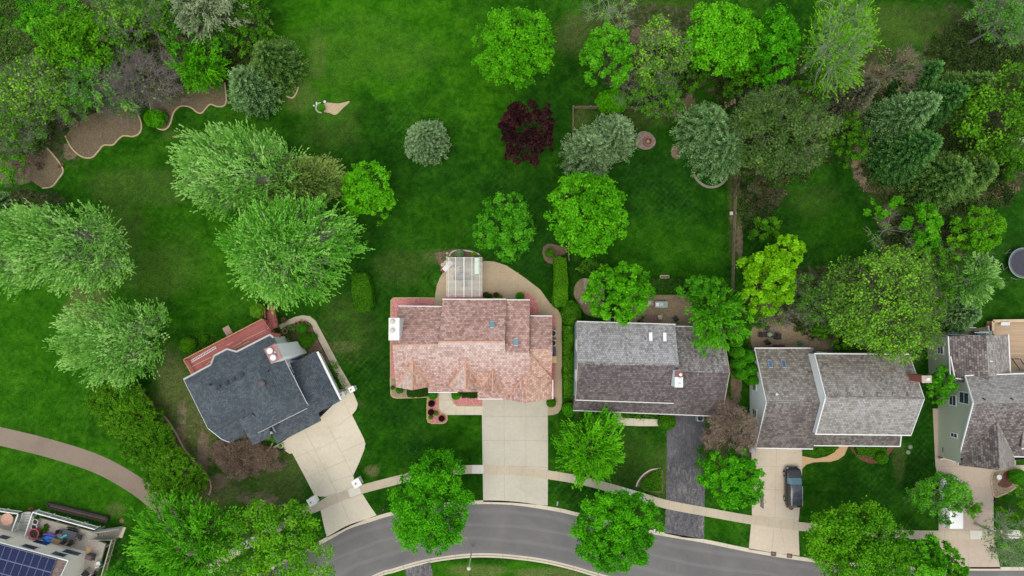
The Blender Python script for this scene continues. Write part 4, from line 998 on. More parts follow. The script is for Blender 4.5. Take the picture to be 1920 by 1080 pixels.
g = MB(); hD.line(g, [m1, mr1, ms1], 0.12, 0.16, 0.0); hD.line(g, [m2, mr2, ms2], 0.07, 0.14, 0); hD.line(g, [a1, a4, b4], 0.07, 0.14, 0); g.build("rake_board", WHITE, hD.root)
g = MB(); hD.line(g, [mr1, mr2], 0.18, 0.05, 0.02); hD.line(g, [a4, a3], 0.16, 0.05, 0.02); g.build("ridge_cap", GREYD, hD.root)
pDn = plane3(a1, P(1519.6, 652.6, 3.0), a4)
for x in (1443, 1468.3): hD.skylight(pDn, [(x - 4.5, 675.5), (x + 2.5, 675.5), (x + 5.5, 689.5), (x - 1.5, 689.5)], SKYB)
pDm = plane3(m1, m2, mr1)
for x in (1566, 1592, 1622, 1648, 1676, 1703):
    q = PP(x, 739.5, pDm); mb = MB(); mb.box(q + Vector((0, 0, 0.03)), (0.32, 0.32, 0.18), 0, 0, (-0.4, 0)); mb.build("roof_vent", GREYD, hD.root)
vent(hD, 1456.7, 739, 6.0, 1, WHITE); vent(hD, 1656, 714, 7.2, 1, METAL)
c = P(1737, 711, 9.3); mb = MB(); mb.box((c.x, c.y, 4.65), (1.0, 0.72, 9.3)); mb.box((c.x, c.y, 9.34), (1.08, 0.8, 0.1), 0, 1)
ch = mb.build("chimney", [BRICKR, plain("mortar_cap", (0.42, 0.34, 0.28), 0.8)], hD.root)
f = MB(); f.lathe((c.x + .05, c.y, 9.38), [(0.2, 0), (0.18, 0.25), (0.12, 0.25), (0.1, 0.1), (0, 0.1)], 12); f.build("flue_cap", WHITE, ch)
# visible windows on the west wall
def wall_edge(poly, side):
    best = None
    for k in range(len(poly)):
        a, b = poly[k], poly[(k + 1) % len(poly)]
        d = (b - a); nrm = Vector((d.y, -d.x)).normalized()
        s_ = nrm.dot(Vector(side))
        if best is None or s_ * d.length > best[0]: best = (s_ * d.length, a, b)
    return best[1], best[2]
a, b = wall_edge(pD2, (-1, 0))
for (px, py, w, h) in ((1414, 775, 1.0, 1.2), (1413, 672, 0.9, 1.1), (1412, 722, 1.0, 1.2)):
    q = PW(px, py, a, b); hD.window(a, b, (Vector((q.x, q.y, 0)) - a).length, 1.7, w, h)
for side in ((1, 0), (0, 1), (0, -1)):
    a, b = wall_edge(pD, side); L = (b - a).length
    for t in (0.25, 0.75): hD.window(a, b, L * t, 4.2, 1.1, 1.1)
a, b = wall_edge(pD2, (0, -1)); hD.window(a, b, (b - a).length / 2, 1.2, 4.6, 2.2, name="garage_door", door=True, bars=0)
a, b = wall_edge(pD2, (0, 1)); hD.window(a, b, (b - a).length / 2, 1.1, 2.4, 2.0)

# ---- Green house at the right edge
hE = House("green_house", P(1840, 760), "sage green house with grey brown shake roofs at the right edge, white trim")
n1, n2, n3, n4 = P(1777.6, 630.3, 4.4), P(1848.75, 629.6, 5.8), P(1890.4, 627.2, 4.4), P(1894, 706, 4.4)
hE.plane([n1, n2, P(1854, 722, 5.8), P(1782, 714.3, 4.4)], [0.0, 0.2, 0.2, 0.0], m=2)
hE.plane([n2, n3, n4, P(1853, 706, 5.8)], [0.35, 0.3, 0.2, 0.3])
q1, q2, q3, q4 = P(1809, 704, 5.2), P(1990, 698, 5.2), P(1990, 755, 8.4), P(1824.4, 756, 8.4)
hE.plane([q1, q2, q3, q4], [0.5, 0.5, 0.8, 0.8])
sl = plane3(q4, q3, P(1797, 859, 3.4))
hE.plane([q4, q3, PP(1990, 858, sl), PP(1897, 858, sl), PP(1797, 859, sl)], [0.45, 0.4, 0.0, 0.0, 0.1], m=2)
ga = PP(1869.3, 789.8, sl, .06); gf = P(1874.8, 882, ga.z)
hE.plane([ga, PP(1795.5, 872, sl, .03), gf], [0.1, 0.05, 0.3], m=2); hE.plane([ga, gf, PP(1902.4, 872.4, sl, .03), PP(1901.6, 854.3, sl, .05)], [0.35, 0.35, 0.1, 0.1])
GREYE = shingle("light_shake", (0.16, 0.145, 0.125), (0.27, 0.25, 0.225), (0.37, 0.35, 0.325), (0.44, 0.43, 0.42), 0.40, 0.24, 0.9, 0.014)
BROWNE = shingle("dark_shake", (0.080, 0.066, 0.060), (0.15, 0.128, 0.118), (0.26, 0.235, 0.225), (0.40, 0.39, 0.38), 0.36, 0.26, 1.0, 0.02)
# second front gable, its green cheek visible at the edge of the frame
z2 = 6.6
h0, h1, h2, h3 = P(1920, 770, z2), P(1930, 842, z2 - 1.2), P(1990, 842, z2 - 1.2), P(1990, 770, z2)
hE.plane([P(1924, 772, 7.2), P(1990, 772, 7.2), P(1990, 842, 5.0), P(1915, 841, 5.0)], 0.1)
hE.finish_roof(GREYE, plain("weathered_fascia", (0.25, 0.23, 0.21), 0.7)); hE.roofobj.data.materials.append(BROWNE)
SAGE = siding("sage_siding", (0.52, 0.57, 0.44))
pE1 = hE.walls_on([n1, n3, n4, P(1782, 714.3, 4.4)], 0.15, 99)
pE2 = hE.walls_on([P(1809, 704, 5.2), P(1990, 700, 5.2), P(1990, 870, 5.2), P(1809, 874, 5.2)], 0.12, 99)
pE3 = hE.walls_on([P(1925, 775, 5.6), P(1990, 775, 5.6), P(1990, 838, 5.2), P(1919, 838, 5.2)], 0.1, 99)
hE.finish_walls([SAGE])
g = MB()
for ln in ([n1, P(1782, 714.3, 4.4)], [q1, P(1860, 702.3, 5.2), q2], [n3, P(1894, 699, 4.4)], [P(1782, 634, 4.5), P(1782, 634, 4.5)], [q1, q4, PP(1797, 859, sl)], [PP(1901, 856, sl), PP(1990, 858, sl)], [P(1915, 841, 5.0), P(1924, 841.3, 5.0)], [PP(1797, 859, sl), PP(1795.5, 872, sl)]): hE.line(g, ln, 0.12, 0.14, 0.0)
g.marks.append(len(g.f)); g.bar(P(1782, 668, 4.9), P(1790, 709, 4.9), 0.12, 0.12); g.bar(P(1790, 709, 4.9), P(1808, 711.5, 4.9), 0.12, 0.12)
g.build("gutter", WHITE, hE.root)
a, b = wall_edge(pE2, (-1, 0))
for (px, py, w, h, z) in ((1786.5, 750.5, 1.1, 1.15, None), (1808, 746, 1.2, 1.6, None), (1789, 816, 0.4, 1.1, None)):
    q = PW(px, py, a, b); hE.window(a, b, (Vector((q.x, q.y, 0)) - a).length, q.z, w, h)
a, b = wall_edge(pE1, (-1, 0)); L = (b - a).length
for t in (0.3,): hE.window(a, b, L * t, 2.6, 1.0, 1.0)
a, b = wall_edge(pE1, (0, 1)); hE.window(a, b, (b - a).length * .4, 2.0, 1.2, 1.2)
a, b = wall_edge(pE2, (0, -1)); hE.window(a, b, (b - a).length * .3, 1.2, 4.6, 2.2, name="garage_door", door=True, bars=0)
vent(hE, 1844 + 13, 677, 5.6, 1, WHITE); vent(hE, 1844, 748.5, 7.95, 1); vent(hE, 1896, 748, 7.95, 1)
mb = MB(); a, b = P(1764, 632, 0.9), P(1779, 627, 0.9); c = P(1815, 628, .9)
mb.bar(a, b, 0.1, 0.12); mb.bar(b, c, 0.1, 0.1); mb.bar(a, P(1776, 634.5, .9), 0.1, 0.1)
for q in (a, b, c): mb.bar((q.x, q.y, 0), (q.x, q.y, 0.9), 0.08, 0.08)
mb.build("porch_railing", GREYT, hE.root)
mb = MB(); mb.box(P(1840, 627, 0.8) + Vector((0, 0, 0)), (1.6, 0.9, 1.6)); o = mb.build("cellar_entry", plain("sage_paint", (0.27, 0.31, 0.24), .6), hE.root)
mb = MB(); mb.box(P(1840, 627, 1.66), (1.1, 0.5, 0.06)); mb.build("pane", glass(), o)
mb = MB(); mb.box(P(1840, 623.5, 1.68), (1.7, 0.12, 0.12)); mb.build("frame", WHITE, o)
# wooden deck at the right edge
WOOD = planks("tan_deck_boards", (0.50, 0.36, 0.235), 0.15, 0.02, c2=(0.58, 0.44, 0.30))
deckE = empty("wooden_deck", P(1905, 650), "pale tan timber deck at the right edge behind the green house", "deck")
mb = MB(); Q = [P(1861, 602, 1.0), P(1990, 600, 1.0), P(1990, 705, 1.0), P(1880, 705, 1.0), P(1880, 640, 1.0), P(1862, 625, 1.0)]
mb.prism([(p.x, p.y) for p in ccw(Q)], 0.75, 1.0, bottom=True); mb.build("deck_floor", WOOD, deckE)
mb = MB(); mb.bar(P(1862, 602, 1.45), P(1990, 600, 1.45), 0.35, 0.06); mb.bar(P(1862, 602, 1.45), P(1862, 620, 1.45), 0.30, 0.06)
for x in (1863, 1890, 1915, 1945): q = P(x, 603, 0); mb.box((q.x, q.y, 0.7), (0.1, 0.1, 1.4))
mb.build("bench_rail", plain("tan_wood", (0.56, 0.42, 0.28), 0.7, var=0.15), deckE)
mb = MB()
for k in range(5): mb.box(P(1855.5, 604 + k * 3.6, 0.85 - k * 0.16), (0.7, 0.24, 0.05))
mb.build("step", plain("brown_wood", (0.22, 0.13, 0.08), 0.8, var=0.2), deckE)

# ---- White house with solar panels, lower left corner
hF = House("solar_house", P(60, 1080), "cream house with blue solar panels on its roof in the lower left corner")
zf = 6.4
k1, k2 = P(-150, 977, zf), P(128.3, 1051.2, zf)
k3, k4 = P(88, 1135, 9.2), P(-200, 1060, 9.2)
hF.plane([k1, k2, k3, k4], 0.1)
pf = plane3(k1, k2, k3)
hF.finish_roof(shingle("brown_shingle", (0.15, 0.105, 0.085), (0.22, 0.16, 0.135), (0.30, 0.23, 0.20), (0.36, 0.30, 0.27), 0.24, 0.15, 0.8, 0.01), plain("weathered_fascia", (0.25, 0.23, 0.21), 0.7))
CREAM = siding("cream_wall", (0.97, 0.90, 0.75))
pF = hF.walls_on([k1, k2, k3, k4], 0.35, 99)
hF.finish_walls([CREAM])
g = MB(); hF.line(g, [k1, k2], 0.12, 0.12, 0.0); hF.line(g, [k2, k3], 0.10, 0.12, 0.0); g.build("gutter", WHITE, hF.root)
a, b = None, None
for k in range(len(pF)):
    A2, B2 = pF[k], pF[(k + 1) % len(pF)]; d = B2 - A2; nrm = Vector((d.y, -d.x)).normalized()
    if nrm.y > 0.8: a, b = A2, B2
for (px, py, w, h, bars) in ((55.5, 1026, 1.6, .9, 0), (111, 1040, 1.5, .9, 0), (78, 1018, 1.7, 0.9, 0), (135, 1036.5, 1.9, 1.0, 0), (8, 1008, 1.1, 1.0, 0)):
    q = PW(px, py, a, b)
    o = hF.window(a, b, (Vector((q.x, q.y, 0)) - a).length, q.z, w, h, bars=bars)
PV = None
def pv():
    m, nt, b_ = newmat("solar_cells"); N = NT(nt); uv = N.n("ShaderNodeUVMap", uv_map="UVMap").outputs[0]
    br = N.n("ShaderNodeTexBrick"); br.offset = 0; br.inputs["Scale"].default_value = 1; br.inputs["Brick Width"].default_value = 1 / 6; br.inputs["Row Height"].default_value = 0.1
    br.inputs["Mortar Size"].default_value = 0.006; br.inputs["Color1"].default_value = (0.008, 0.012, 0.055, 1); br.inputs["Color2"].default_value = (0.011, 0.018, 0.075, 1); br.inputs["Mortar"].default_value = (0.02, 0.03, 0.10, 1)
    N.l(uv, br.inputs["Vector"]); N.l(br.outputs["Color"], b_.inputs["Base Color"]); b_.inputs["Roughness"].default_value = 0.25; b_.inputs["Specular IOR Level"].default_value = 0.35; return m
PV = pv(); PVF = plain("panel_frame", (0.16, 0.20, 0.30), 0.4, 0.6)
nf = pf[0] if pf[0].z > 0 else -pf[0]
for r in range(3):
    for cidx in range(-2, 7):
        o_ = Vector((11 + 13.65 * cidx - 9.3 * r * 1.0 - 0.0, 1023.7 + 3.7 * cidx + 24.6 * r))
        cs = [(0, 0), (13.65, 3.7), (13.65 - 9.3, 3.7 + 24.4), (-9.3, 24.4)]
        pts = [PP(o_.x + x, o_.y + y, pf) + nf * 0.12 for x, y in cs]
        if max(p_.x for p_ in pts) < P(-30, 1000, 6).x: continue
        if o_.y > 1100: continue
        cc = sum(pts, Vector()) / 4
        mb = MB()
        for i in range(4): mb.bar(cc + (pts[i] - cc) * 0.97, cc + (pts[(i + 1) % 4] - cc) * 0.97, 0.05, 0.05)
        fr = mb.build("solar_panel", PVF, hF.root)
        mb = MB(); q = [cc + (p_ - cc) * 0.95 + nf * 0.01 for p_ in pts]; uvq = [(0, 0), (1, 0), (1, 1), (0, 1)]
        ar = sum(q[i].x * q[(i + 1) % 4].y - q[(i + 1) % 4].x * q[i].y for i in range(4))
        if ar < 0: q = q[::-1]; uvq = uvq[::-1]
        mb.face(q, 0, uvq); mb.build("glass_sheet", PV, fr)
# raised grey deck with white rails behind the solar house
zk = 2.6; GREYDK = planks("grey_deck_boards", (0.42, 0.37, 0.31), 0.14, -0.26, c2=(0.46, 0.41, 0.35))
deckF = empty("wooden_deck", P(120, 1010), "raised grey deck with white rails, crowded with patio things, in the lower left corner", "deck")
mb = MB(); Q = [P(60, 968, zk), P(177, 998, zk), P(183, 1004, zk), P(176, 1012, zk), P(198, 1020, zk), P(178, 1090, zk), P(120, 1110, zk), P(100, 1085, zk), P(150, 1035, zk), P(95, 1028, zk), P(44, 1016, zk)]
mb.prism([(p.x, p.y) for p in ccw(Q)], zk - 0.25, zk, bottom=True)
Q = [P(-60, 958, zk - .02), P(34, 971, zk - .02), P(22, 999, zk - .02), P(40, 1012, zk - 0.02), P(-60, 992, zk - 0.02)]
mb.prism([(p.x, p.y) for p in ccw(Q)], zk - 0.27, zk - 0.02, bottom=True); mb.build("deck_floor", GREYDK, deckF)
mb = MB()
for q in (P(64, 972, zk), P(100, 981, zk), P(140, 991, zk), P(172, 1000, zk), P(190, 1030, zk), P(178, 1070, zk)): mb.marks.append(len(mb.f)); mb.box((q.x, q.y, zk / 2 - .15), (0.16, 0.16, zk - 0.3))
mb.build("post", GREYT, deckF)
zt = zk + 1.0
mb = MB()
def RL(x0, y0, x1, y1, z=zt, cap=0.12): rail(mb, P(x0, y0, z), P(x1, y1, z), zk, z, cap=cap)
RL(61, 960.5, 177, 992.5); RL(61, 961, 46, 1006); RL(-60, 950, 34, 963.5); RL(34, 963.5, 22, 997)
mb.build("railing", WHITE, deckF)
mb = MB(); RL(209, 1014, 190, 1080, cap=0.1); mb.build("railing", plain("weathered_rail", (0.42, 0.38, 0.28), 0.7), deckF)
mb = MB(); s0 = [P(178, 996, zk), P(176, 1008, zk)]; s1 = [P(229, 988, 0.1), P(219, 1008, 0.1)]
for k in range(11):
    t = k / 10; l = s0[0].lerp(s1[0], t); r_ = s0[1].lerp(s1[1], t); z = zk - (zk - 0.15) * t; mb.bar((l.x, l.y, z), (r_.x, r_.y, z), 0.30, 0.05)
mb.build("staircase", plain("grey_tread", (0.30, 0.27, 0.23), 0.8), deckF)
mb = MB()
for e0, e1 in ((s0[0], s1[0]), (s0[1], s1[1])):
    mb.bar((e0.x, e0.y, zk + .95), (e1.x, e1.y, 1.0), 0.14, 0.06); mb.bar((e0.x, e0.y, zk - .1), (e1.x, e1.y, 0.05), 0.06, 0.25)
    for k in range(12):
        t = k / 11; q = e0.lerp(e1, t); mb.box((q.x, q.y, zk * (1 - t) + 0.5), (0.05, 0.05, 0.95))
mb.build("railing", GREYT, deckF)
mb = MB()
for k in range(9):
    t = k / 8; l = P(50, 962, zk).lerp(P(38, 1005, zk), t); mb.bar((l.x - 0.6, l.y, zk - .1 * k), (l.x + 0.5, l.y, zk - .1 * k), 0.28, 0.05)
mb.build("staircase", GREYT, deckF)
slab("deck_stair_pad", [(224, 987), (236, 989), (229, 1009), (219, 1007)], C_DRIVE, "small concrete pad at the foot of the grey deck stairs", 0.03)
mb = MB(); pts = [P(91, 943, .3), P(203, 970, .3), P(201, 978, .3), P(92, 951, .3)]
for i in range(4): mb.bar(pts[i], pts[(i + 1) % 4], 0.22, 0.5)
o = mb.build("raised_planter", plain("black_timber", (0.05, 0.045, 0.042), 0.85)); tag(o, "long black edged mulch planter below the grey deck", "planter")
mb2 = MB(); mb2.prism([(p.x, p.y) for p in ccw(pts)], 0, 0.4); o2 = mb2.build("soil", speckle("brown_mulch", [(0.13, 0.085, 0.055)], 11)); o2.parent = o

# ------------------------------------------------------------------ trees and shrubs
def unit(v): return v / np.maximum(1e-9, np.linalg.norm(v, axis=-1, keepdims=True))
def rdir(r, n):
    v = r.normal(size=(n, 3)); return unit(v)
def leaves(r, pos, axis, nrm, L, W, tint):
    """one slightly folded diamond leaf (or leaf spray) per position"""
    n = len(pos); axis = unit(axis); b = unit(np.cross(nrm, axis)); nn = unit(np.cross(axis, b))
    L = L * r.uniform(0.7, 1.3, (n, 1)); W = W * r.uniform(0.7, 1.3, (n, 1))
    V = np.stack([pos - axis * L * 0.5, pos + b * W * 0.5 + nn * W * 0.12, pos + axis * L * 0.5, pos - b * W * 0.5 + nn * W * 0.12], 1).reshape(-1, 3)
    F = np.arange(4 * n).reshape(-1, 4)
    return V, F, np.repeat(np.clip(tint, 0, 1), 4)
def segs(P0, P1, r0, r1, k=4):
    d = unit(P1 - P0); up = np.where(np.abs(d[:, 2:3]) < 0.9, [[0, 0, 1.0]], [[1.0, 0, 0]]); x = unit(np.cross(d, up)); y = np.cross(d, x)
    a = np.arange(k) * 2 * np.pi / k
    ring = x[:, None, :] * np.cos(a)[None, :, None] + y[:, None, :] * np.sin(a)[None, :, None]
    A = P0[:, None, :] + ring * np.asarray(r0).reshape(-1, 1, 1); B = P1[:, None, :] + ring * np.asarray(r1).reshape(-1, 1, 1)
    V = np.concatenate([A, B], 1).reshape(-1, 3); n = len(P0); base = (np.arange(n) * 2 * k)[:, None, None]
    j = np.arange(k); q = np.stack([j, (j + 1) % k, (j + 1) % k + k, j + k], 1)[None]
    return V, (base + q).reshape(-1, 4)
def cat_mesh(parts):
    Vs = []; Fs = []; T = []; o = 0
    for p in parts:
        Vs.append(p[0]); Fs.append(p[1] + o); o += len(p[0])
        T.append(p[2] if len(p) > 2 else np.zeros(len(p[0])))
    return np.concatenate(Vs), np.concatenate(Fs), np.concatenate(T)
def curve_pts(r, a, b, n, sag):
    t = np.linspace(0, 1, n + 1)[:, None]; m = (a + b) / 2 + r.normal(size=3) * sag * np.linalg.norm(b - a)
    return (1 - t) ** 2 * a + 2 * t * (1 - t) * m + t ** 2 * b
def skeleton(r, base, trunk_top, cl, r0, nlimb, twig=0, twlen=0.9, twr=0.014, crown_c=None):
    """trunk, limbs, and one branch to every leaf cluster"""
    out = []
    tp = curve_pts(r, base, trunk_top, 5, 0.03); k = len(tp) - 1
    rad = r0 * (1 - 0.6 * np.linspace(0, 1, k + 1)); rad[0] *= 1.35
    out.append(segs(tp[:-1], tp[1:], rad[:-1], rad[1:], 8))
    rel = cl - trunk_top; az = np.arctan2(rel[:, 1], rel[:, 0]) + r.uniform(-.2, .2, len(cl))
    g = ((az + np.pi) / (2 * np.pi) * nlimb).astype(int) % nlimb
    for i in range(nlimb):
        c = cl[g == i]
        if len(c) == 0: continue
        end = c.mean(0); end = trunk_top + (end - trunk_top) * 0.85
        st = base + (trunk_top - base) * r.uniform(0.55, 1.0)
        lp = curve_pts(r, st, end, 6, 0.10); lr = r0 * 0.5 * (1 - 0.7 * np.linspace(0, 1, 7))
        out.append(segs(lp[:-1], lp[1:], lr[:-1], lr[1:], 6))
        for q in c:
            d = np.linalg.norm(lp - q, axis=1) + np.linspace(1.2, 0, 7) * 0.8; j = int(np.argmin(d)); j = min(j, 6)
            bp = curve_pts(r, lp[j], q, 4, 0.12); br = np.linspace(min(lr[j], r0 * 0.22), r0 * 0.07 + 0.006, 5)
            out.append(segs(bp[:-1], bp[1:], br[:-1], br[1:], 4))
    if twig:
        n = len(cl) * twig; c = np.repeat(cl, twig, 0); cc = base * 0.35 + trunk_top * 0.65
        d = unit(unit(c - cc) * 0.9 + rdir(r, n) * 0.8 + np.array([0, 0, 0.25])); s = c + rdir(r, n) * 0.15
        L = twlen * r.uniform(0.4, 1.2, (n, 1)); m = s + d * L * 0.5 + rdir(r, n) * 0.06; e = s + d * L + rdir(r, n) * 0.16 * L
        out.append(segs(s, m, np.full(n, twr), np.full(n, twr * 0.8), 3)); out.append(segs(m, e, np.full(n, twr * 0.8), np.full(n, twr * 0.35), 3))
        k2 = n * 2; c2 = np.repeat(m, 2, 0); d2 = unit(np.repeat(d, 2, 0) + rdir(r, k2) * 0.8)
        out.append(segs(c2, c2 + d2 * np.repeat(L, 2, 0) * 0.45, np.full(k2, twr * 0.6), np.full(k2, twr * 0.3), 3))
    return cat_mesh(out)[:2]
def lump(r, n=7):
    k = r.randint(1, 6, (n, 3)) * r.choice([-1, 1], (n, 3)); ph = r.uniform(0, 6.28, n); am = r.uniform(0.3, 1, n)
    def f(d):
        t = 0
        for i in range(n): t = t + am[i] * np.sin(d @ k[i] * 0.9 + ph[i])
        return t / am.sum()
    return f
def bark(name, c): return plain("bark_" + name, c, 0.9, var=0.25, spec=0.1, scale=6)
BARK = bark("brown", (0.085, 0.065, 0.05)); BARKG = bark("grey", (0.26, 0.24, 0.215)); BARKP = bark("pale", (0.34, 0.38, 0.27)); BARKR = bark("reddish", (0.31, 0.235, 0.19)); BARKO = bark("olive", (0.15, 0.15, 0.10)); BARKN = bark("nutbrown", (0.27, 0.21, 0.17)); BARKV = bark("violet", (0.27, 0.225, 0.225))
LM = {
 'bright': ((0.0449, 0.2163, 0.0029), (0.1048, 0.4542, 0.0044), (0.1995, 0.6489, 0.0147)),
 'lime': ((0.077, 0.242, 0.0059), (0.176, 0.506, 0.0099), (0.33, 0.726, 0.0297)),
 'mid': ((0.0297, 0.1688, 0.0036), (0.0743, 0.3645, 0.0073), (0.1755, 0.567, 0.0304)),
 'deep': ((0.0244, 0.1675, 0.0023), (0.0686, 0.3806, 0.0035), (0.1522, 0.609, 0.0087)),
 'fresh': ((0.036, 0.204, 0.0032), (0.102, 0.444, 0.0065), (0.216, 0.624, 0.0324)),
 'silver': ((0.0558, 0.2375, 0.014), (0.1953, 0.494, 0.0595), (0.465, 0.76, 0.224)),
 'silverg': ((0.0465, 0.2565, 0.0078), (0.1581, 0.5035, 0.0358), (0.4185, 0.76, 0.169)),
 'olive': ((0.0648, 0.1773, 0.0097), (0.173, 0.443, 0.0214), (0.3461, 0.7441, 0.0389)),
 'willow': ((0.1, 0.1875, 0.0312), (0.25, 0.3875, 0.075), (0.45, 0.5625, 0.1625)),
 'pale': ((0.15, 0.2375, 0.1), (0.3375, 0.45, 0.225), (0.55, 0.625, 0.4)),
 'yellow': ((0.0862, 0.26, 0.002), (0.2188, 0.56, 0.004), (0.3713, 0.78, 0.02)),
 'golden': ((0.0504, 0.189, 0.0038), (0.1178, 0.4158, 0.0077), (0.2355, 0.5544, 0.0144)),
 'purple': ((0.0188, 0.0055, 0.0066), (0.0502, 0.0143, 0.0157), (0.1149, 0.0385, 0.0347)),
 'hedge': ((0.03, 0.1275, 0.0036), (0.075, 0.27, 0.0072), (0.1725, 0.45, 0.018)),
 'hedgey': ((0.0446, 0.165, 0.0036), (0.1084, 0.345, 0.0072), (0.2167, 0.54, 0.018)),
 'darkh': ((0.013, 0.0585, 0.0052), (0.0364, 0.13, 0.0104), (0.091, 0.234, 0.026)),
 'greysp': ((0.0607, 0.1173, 0.0433), (0.2081, 0.3519, 0.1445), (0.4508, 0.6647, 0.3179)),
 'bluesp': ((0.0567, 0.1403, 0.0404), (0.2041, 0.4026, 0.1333), (0.4082, 0.671, 0.2584)),
 'greensp': ((0.0224, 0.102, 0.0204), (0.0842, 0.255, 0.0476), (0.2057, 0.4692, 0.1088)),
 'olivesp': ((0.0411, 0.1122, 0.0184), (0.1309, 0.2856, 0.0536), (0.2992, 0.51, 0.1071)),
 'brownsp': ((0.063, 0.07, 0.0392), (0.168, 0.182, 0.105), (0.308, 0.308, 0.182)),
 'redbud': ((0.117, 0.0743, 0.052), (0.286, 0.1958, 0.13), (0.468, 0.3645, 0.221)),
 'rust': ((0.05, 0.055, 0.02), (0.11, 0.12, 0.05), (0.14, 0.21, 0.05)),
 'mound': ((0.0298, 0.1275, 0.003), (0.0935, 0.2975, 0.006), (0.204, 0.476, 0.02)),
 'wildl': ((0.035, 0.08, 0.012), (0.1, 0.19, 0.035), (0.22, 0.33, 0.09)),
 'wildr': ((0.02, 0.05, 0.01), (0.06, 0.12, 0.02), (0.13, 0.22, 0.05)),
 'tan': ((0.144, 0.1063, 0.0715), (0.336, 0.2562, 0.1755), (0.48, 0.4125, 0.26)),
 'oliveg': ((0.045, 0.11, 0.015), (0.115, 0.24, 0.035), (0.24, 0.4, 0.08)),
}
def LMat(k):
    d, m, l = LM[k]; con = k.endswith('sp')
    return leafmat("leaf_" + k, d, m, l, 0.18 if con else 0.38, 0.6, 0.12)
CNT = [0]
def deciduous(px, py, rx, ry, h, col, label, name="leafy_tree", dens=1.0, style='round', leaf=0.30, bk=None, ncl=None, twig=0, zr=0.40, wind=None, fill=0.55,
              lumpy=0.16, group=None, cat="tree", clr=None, asym=None, twlen=0.9, twr=0.014, nlimb=6, hollow=0.0):
    CNT[0] += 1; r = np.random.RandomState(1000 + CNT[0])
    rz = zr * h; hc = h - rz; c = P(px, py, hc); s = (H - hc) / FPX
    R = np.array([rx * s * 0.97, ry * s * 0.97, rz]); C = np.array(c)
    Rm = (R[0] + R[1]) / 2
    f = lump(r)
    auto = ncl is None; ncl = int(max(30, 6.5 * (R[0] * R[1] + 0.7 * Rm * R[2]))) if auto else ncl
    # the crown is a handful of uneven limb masses, each carrying its own leaf clusters
    K = int(np.clip(6 + Rm * 1.1 + r.randint(0, 3), 6, 14)); ga = r.uniform(0, 6.28) + np.arange(K) * 2.4 + r.uniform(-.5, .5, K)
    lz = r.uniform(-0.25, 0.75, K); lz[0] = 0.8; lr_ = np.sqrt(np.maximum(0, 1 - lz ** 2 * 0.8)) * r.uniform(0.42, 0.60, K)
    LC = np.stack([np.cos(ga) * lr_, np.sin(ga) * lr_, lz * 0.5], 1); LR = r.uniform(0.36, 0.54, K) * (1 + lumpy)
    solid = dens >= 0.8 and not twig
    LC[0] = (0, 0, 0.10 if solid else 0.28); LR[0] = (0.97 if style != 'feather' else 0.80) if solid else 0.55
    ncl = int(ncl * 1.15); pw = LR ** 2 * np.where(np.arange(K) == 0, 2.2 if solid else 1.0, 1.0); li = r.choice(K, ncl, p=pw / pw.sum()); dl = unit(rdir(r, ncl) + unit(LC[li]) * 0.75 + np.array([0, 0, 0.25]))
    q0 = LC[li] + dl * (LR[li] * (1 - (1 - hollow) * r.uniform(0, 1, ncl) ** 2.2 * fill))[:, None] * np.array([1, 1, 0.9])
    lo = np.percentile(q0[:, :2], 3, axis=0); hi = np.percentile(q0[:, :2], 97, axis=0); q0[:, :2] = (q0[:, :2] - (lo + hi) / 2) / ((hi - lo) / 2) * (0.88 if solid else 0.90)
    q0[:, 2] = q0[:, 2] / max(0.3, np.abs(q0[:, 2]).max()); n = ncl; d = unit(q0 + 1e-6)
    if clr is None: rc = np.clip((0.125 if auto else 0.155) * Rm, 0.32, 0.70) * r.uniform(0.55, 1.5, n)
    else: rc = clr * r.uniform(0.7, 1.3, n)
    cl = C + q0 * R - d * (rc * 0.6)[:, None]
    cl[:, 2] = np.maximum(cl[:, 2], 0.25 + rc * 0.3)
    base = np.array([C[0], C[1], 0.0]); top = np.array([C[0], C[1], max(hc, 0.6 * h) * 0.9])
    # the leaves of every cluster
    area = 2 * np.pi * Rm * (Rm + rz) / 2
    nl = int(dens * area * 3.2 / (leaf * leaf * 0.36)); nl = min(nl, 60000)
    w = rc ** 2; idx = r.choice(n, nl, p=w / w.sum())
    u = rdir(r, nl); outw = unit((cl[idx] - C) / R); u = unit(u + outw * 0.55 + np.array([0, 0, 0.35]))
    rr = r.uniform(0.35, 1.0, (nl, 1)) ** 0.6 * np.where(r.uniform(0, 1, (nl, 1)) < 0.12, 1.45, 1.0)
    tone_c = r.normal(0, 0.14, n) + r.normal(0, 0.10, K)[li]; low = lump(r, 5)(d) * 0.22
    if style == 'feather':
        wv = np.array(wind if wind else (0, 0)); wv = np.array([wv[0], wv[1], 0.0])
        sd_ = unit(outw * 0.9 + wv + np.array([0, 0, 0.35])); sdc = unit(unit((cl - C) / R) * 0.8 + wv * 0.9 + rdir(r, n) * 0.35 + np.array([0, 0, 0.1]))
        # every cluster is a handful of long sprays
        nsp = 7; spd = unit(sdc[:, None, :] + rdir(r, n * nsp).reshape(n, nsp, 3) * 0.42); spo = rdir(r, n * nsp).reshape(n, nsp, 3) * (rc * 0.7)[:, None, None]
        sj = r.randint(0, nsp, nl); t = r.uniform(0, 1, (nl, 1)); dirv = spd[idx, sj]
        ln = (rc[idx] * 1.9 + 0.35)[:, None]
        pos = cl[idx] + spo[idx, sj] + dirv * (t - 0.35) * ln + rdir(r, nl) * 0.13 * (1.25 - t) + np.array([0, 0, -0.35]) * t ** 2
        ax = unit(dirv + rdir(r, nl) * 0.45); nr = unit(np.array([0, 0, 1.0]) + rdir(r, nl) * 0.55)
        L, W = leaf * 1.15, leaf * 0.46
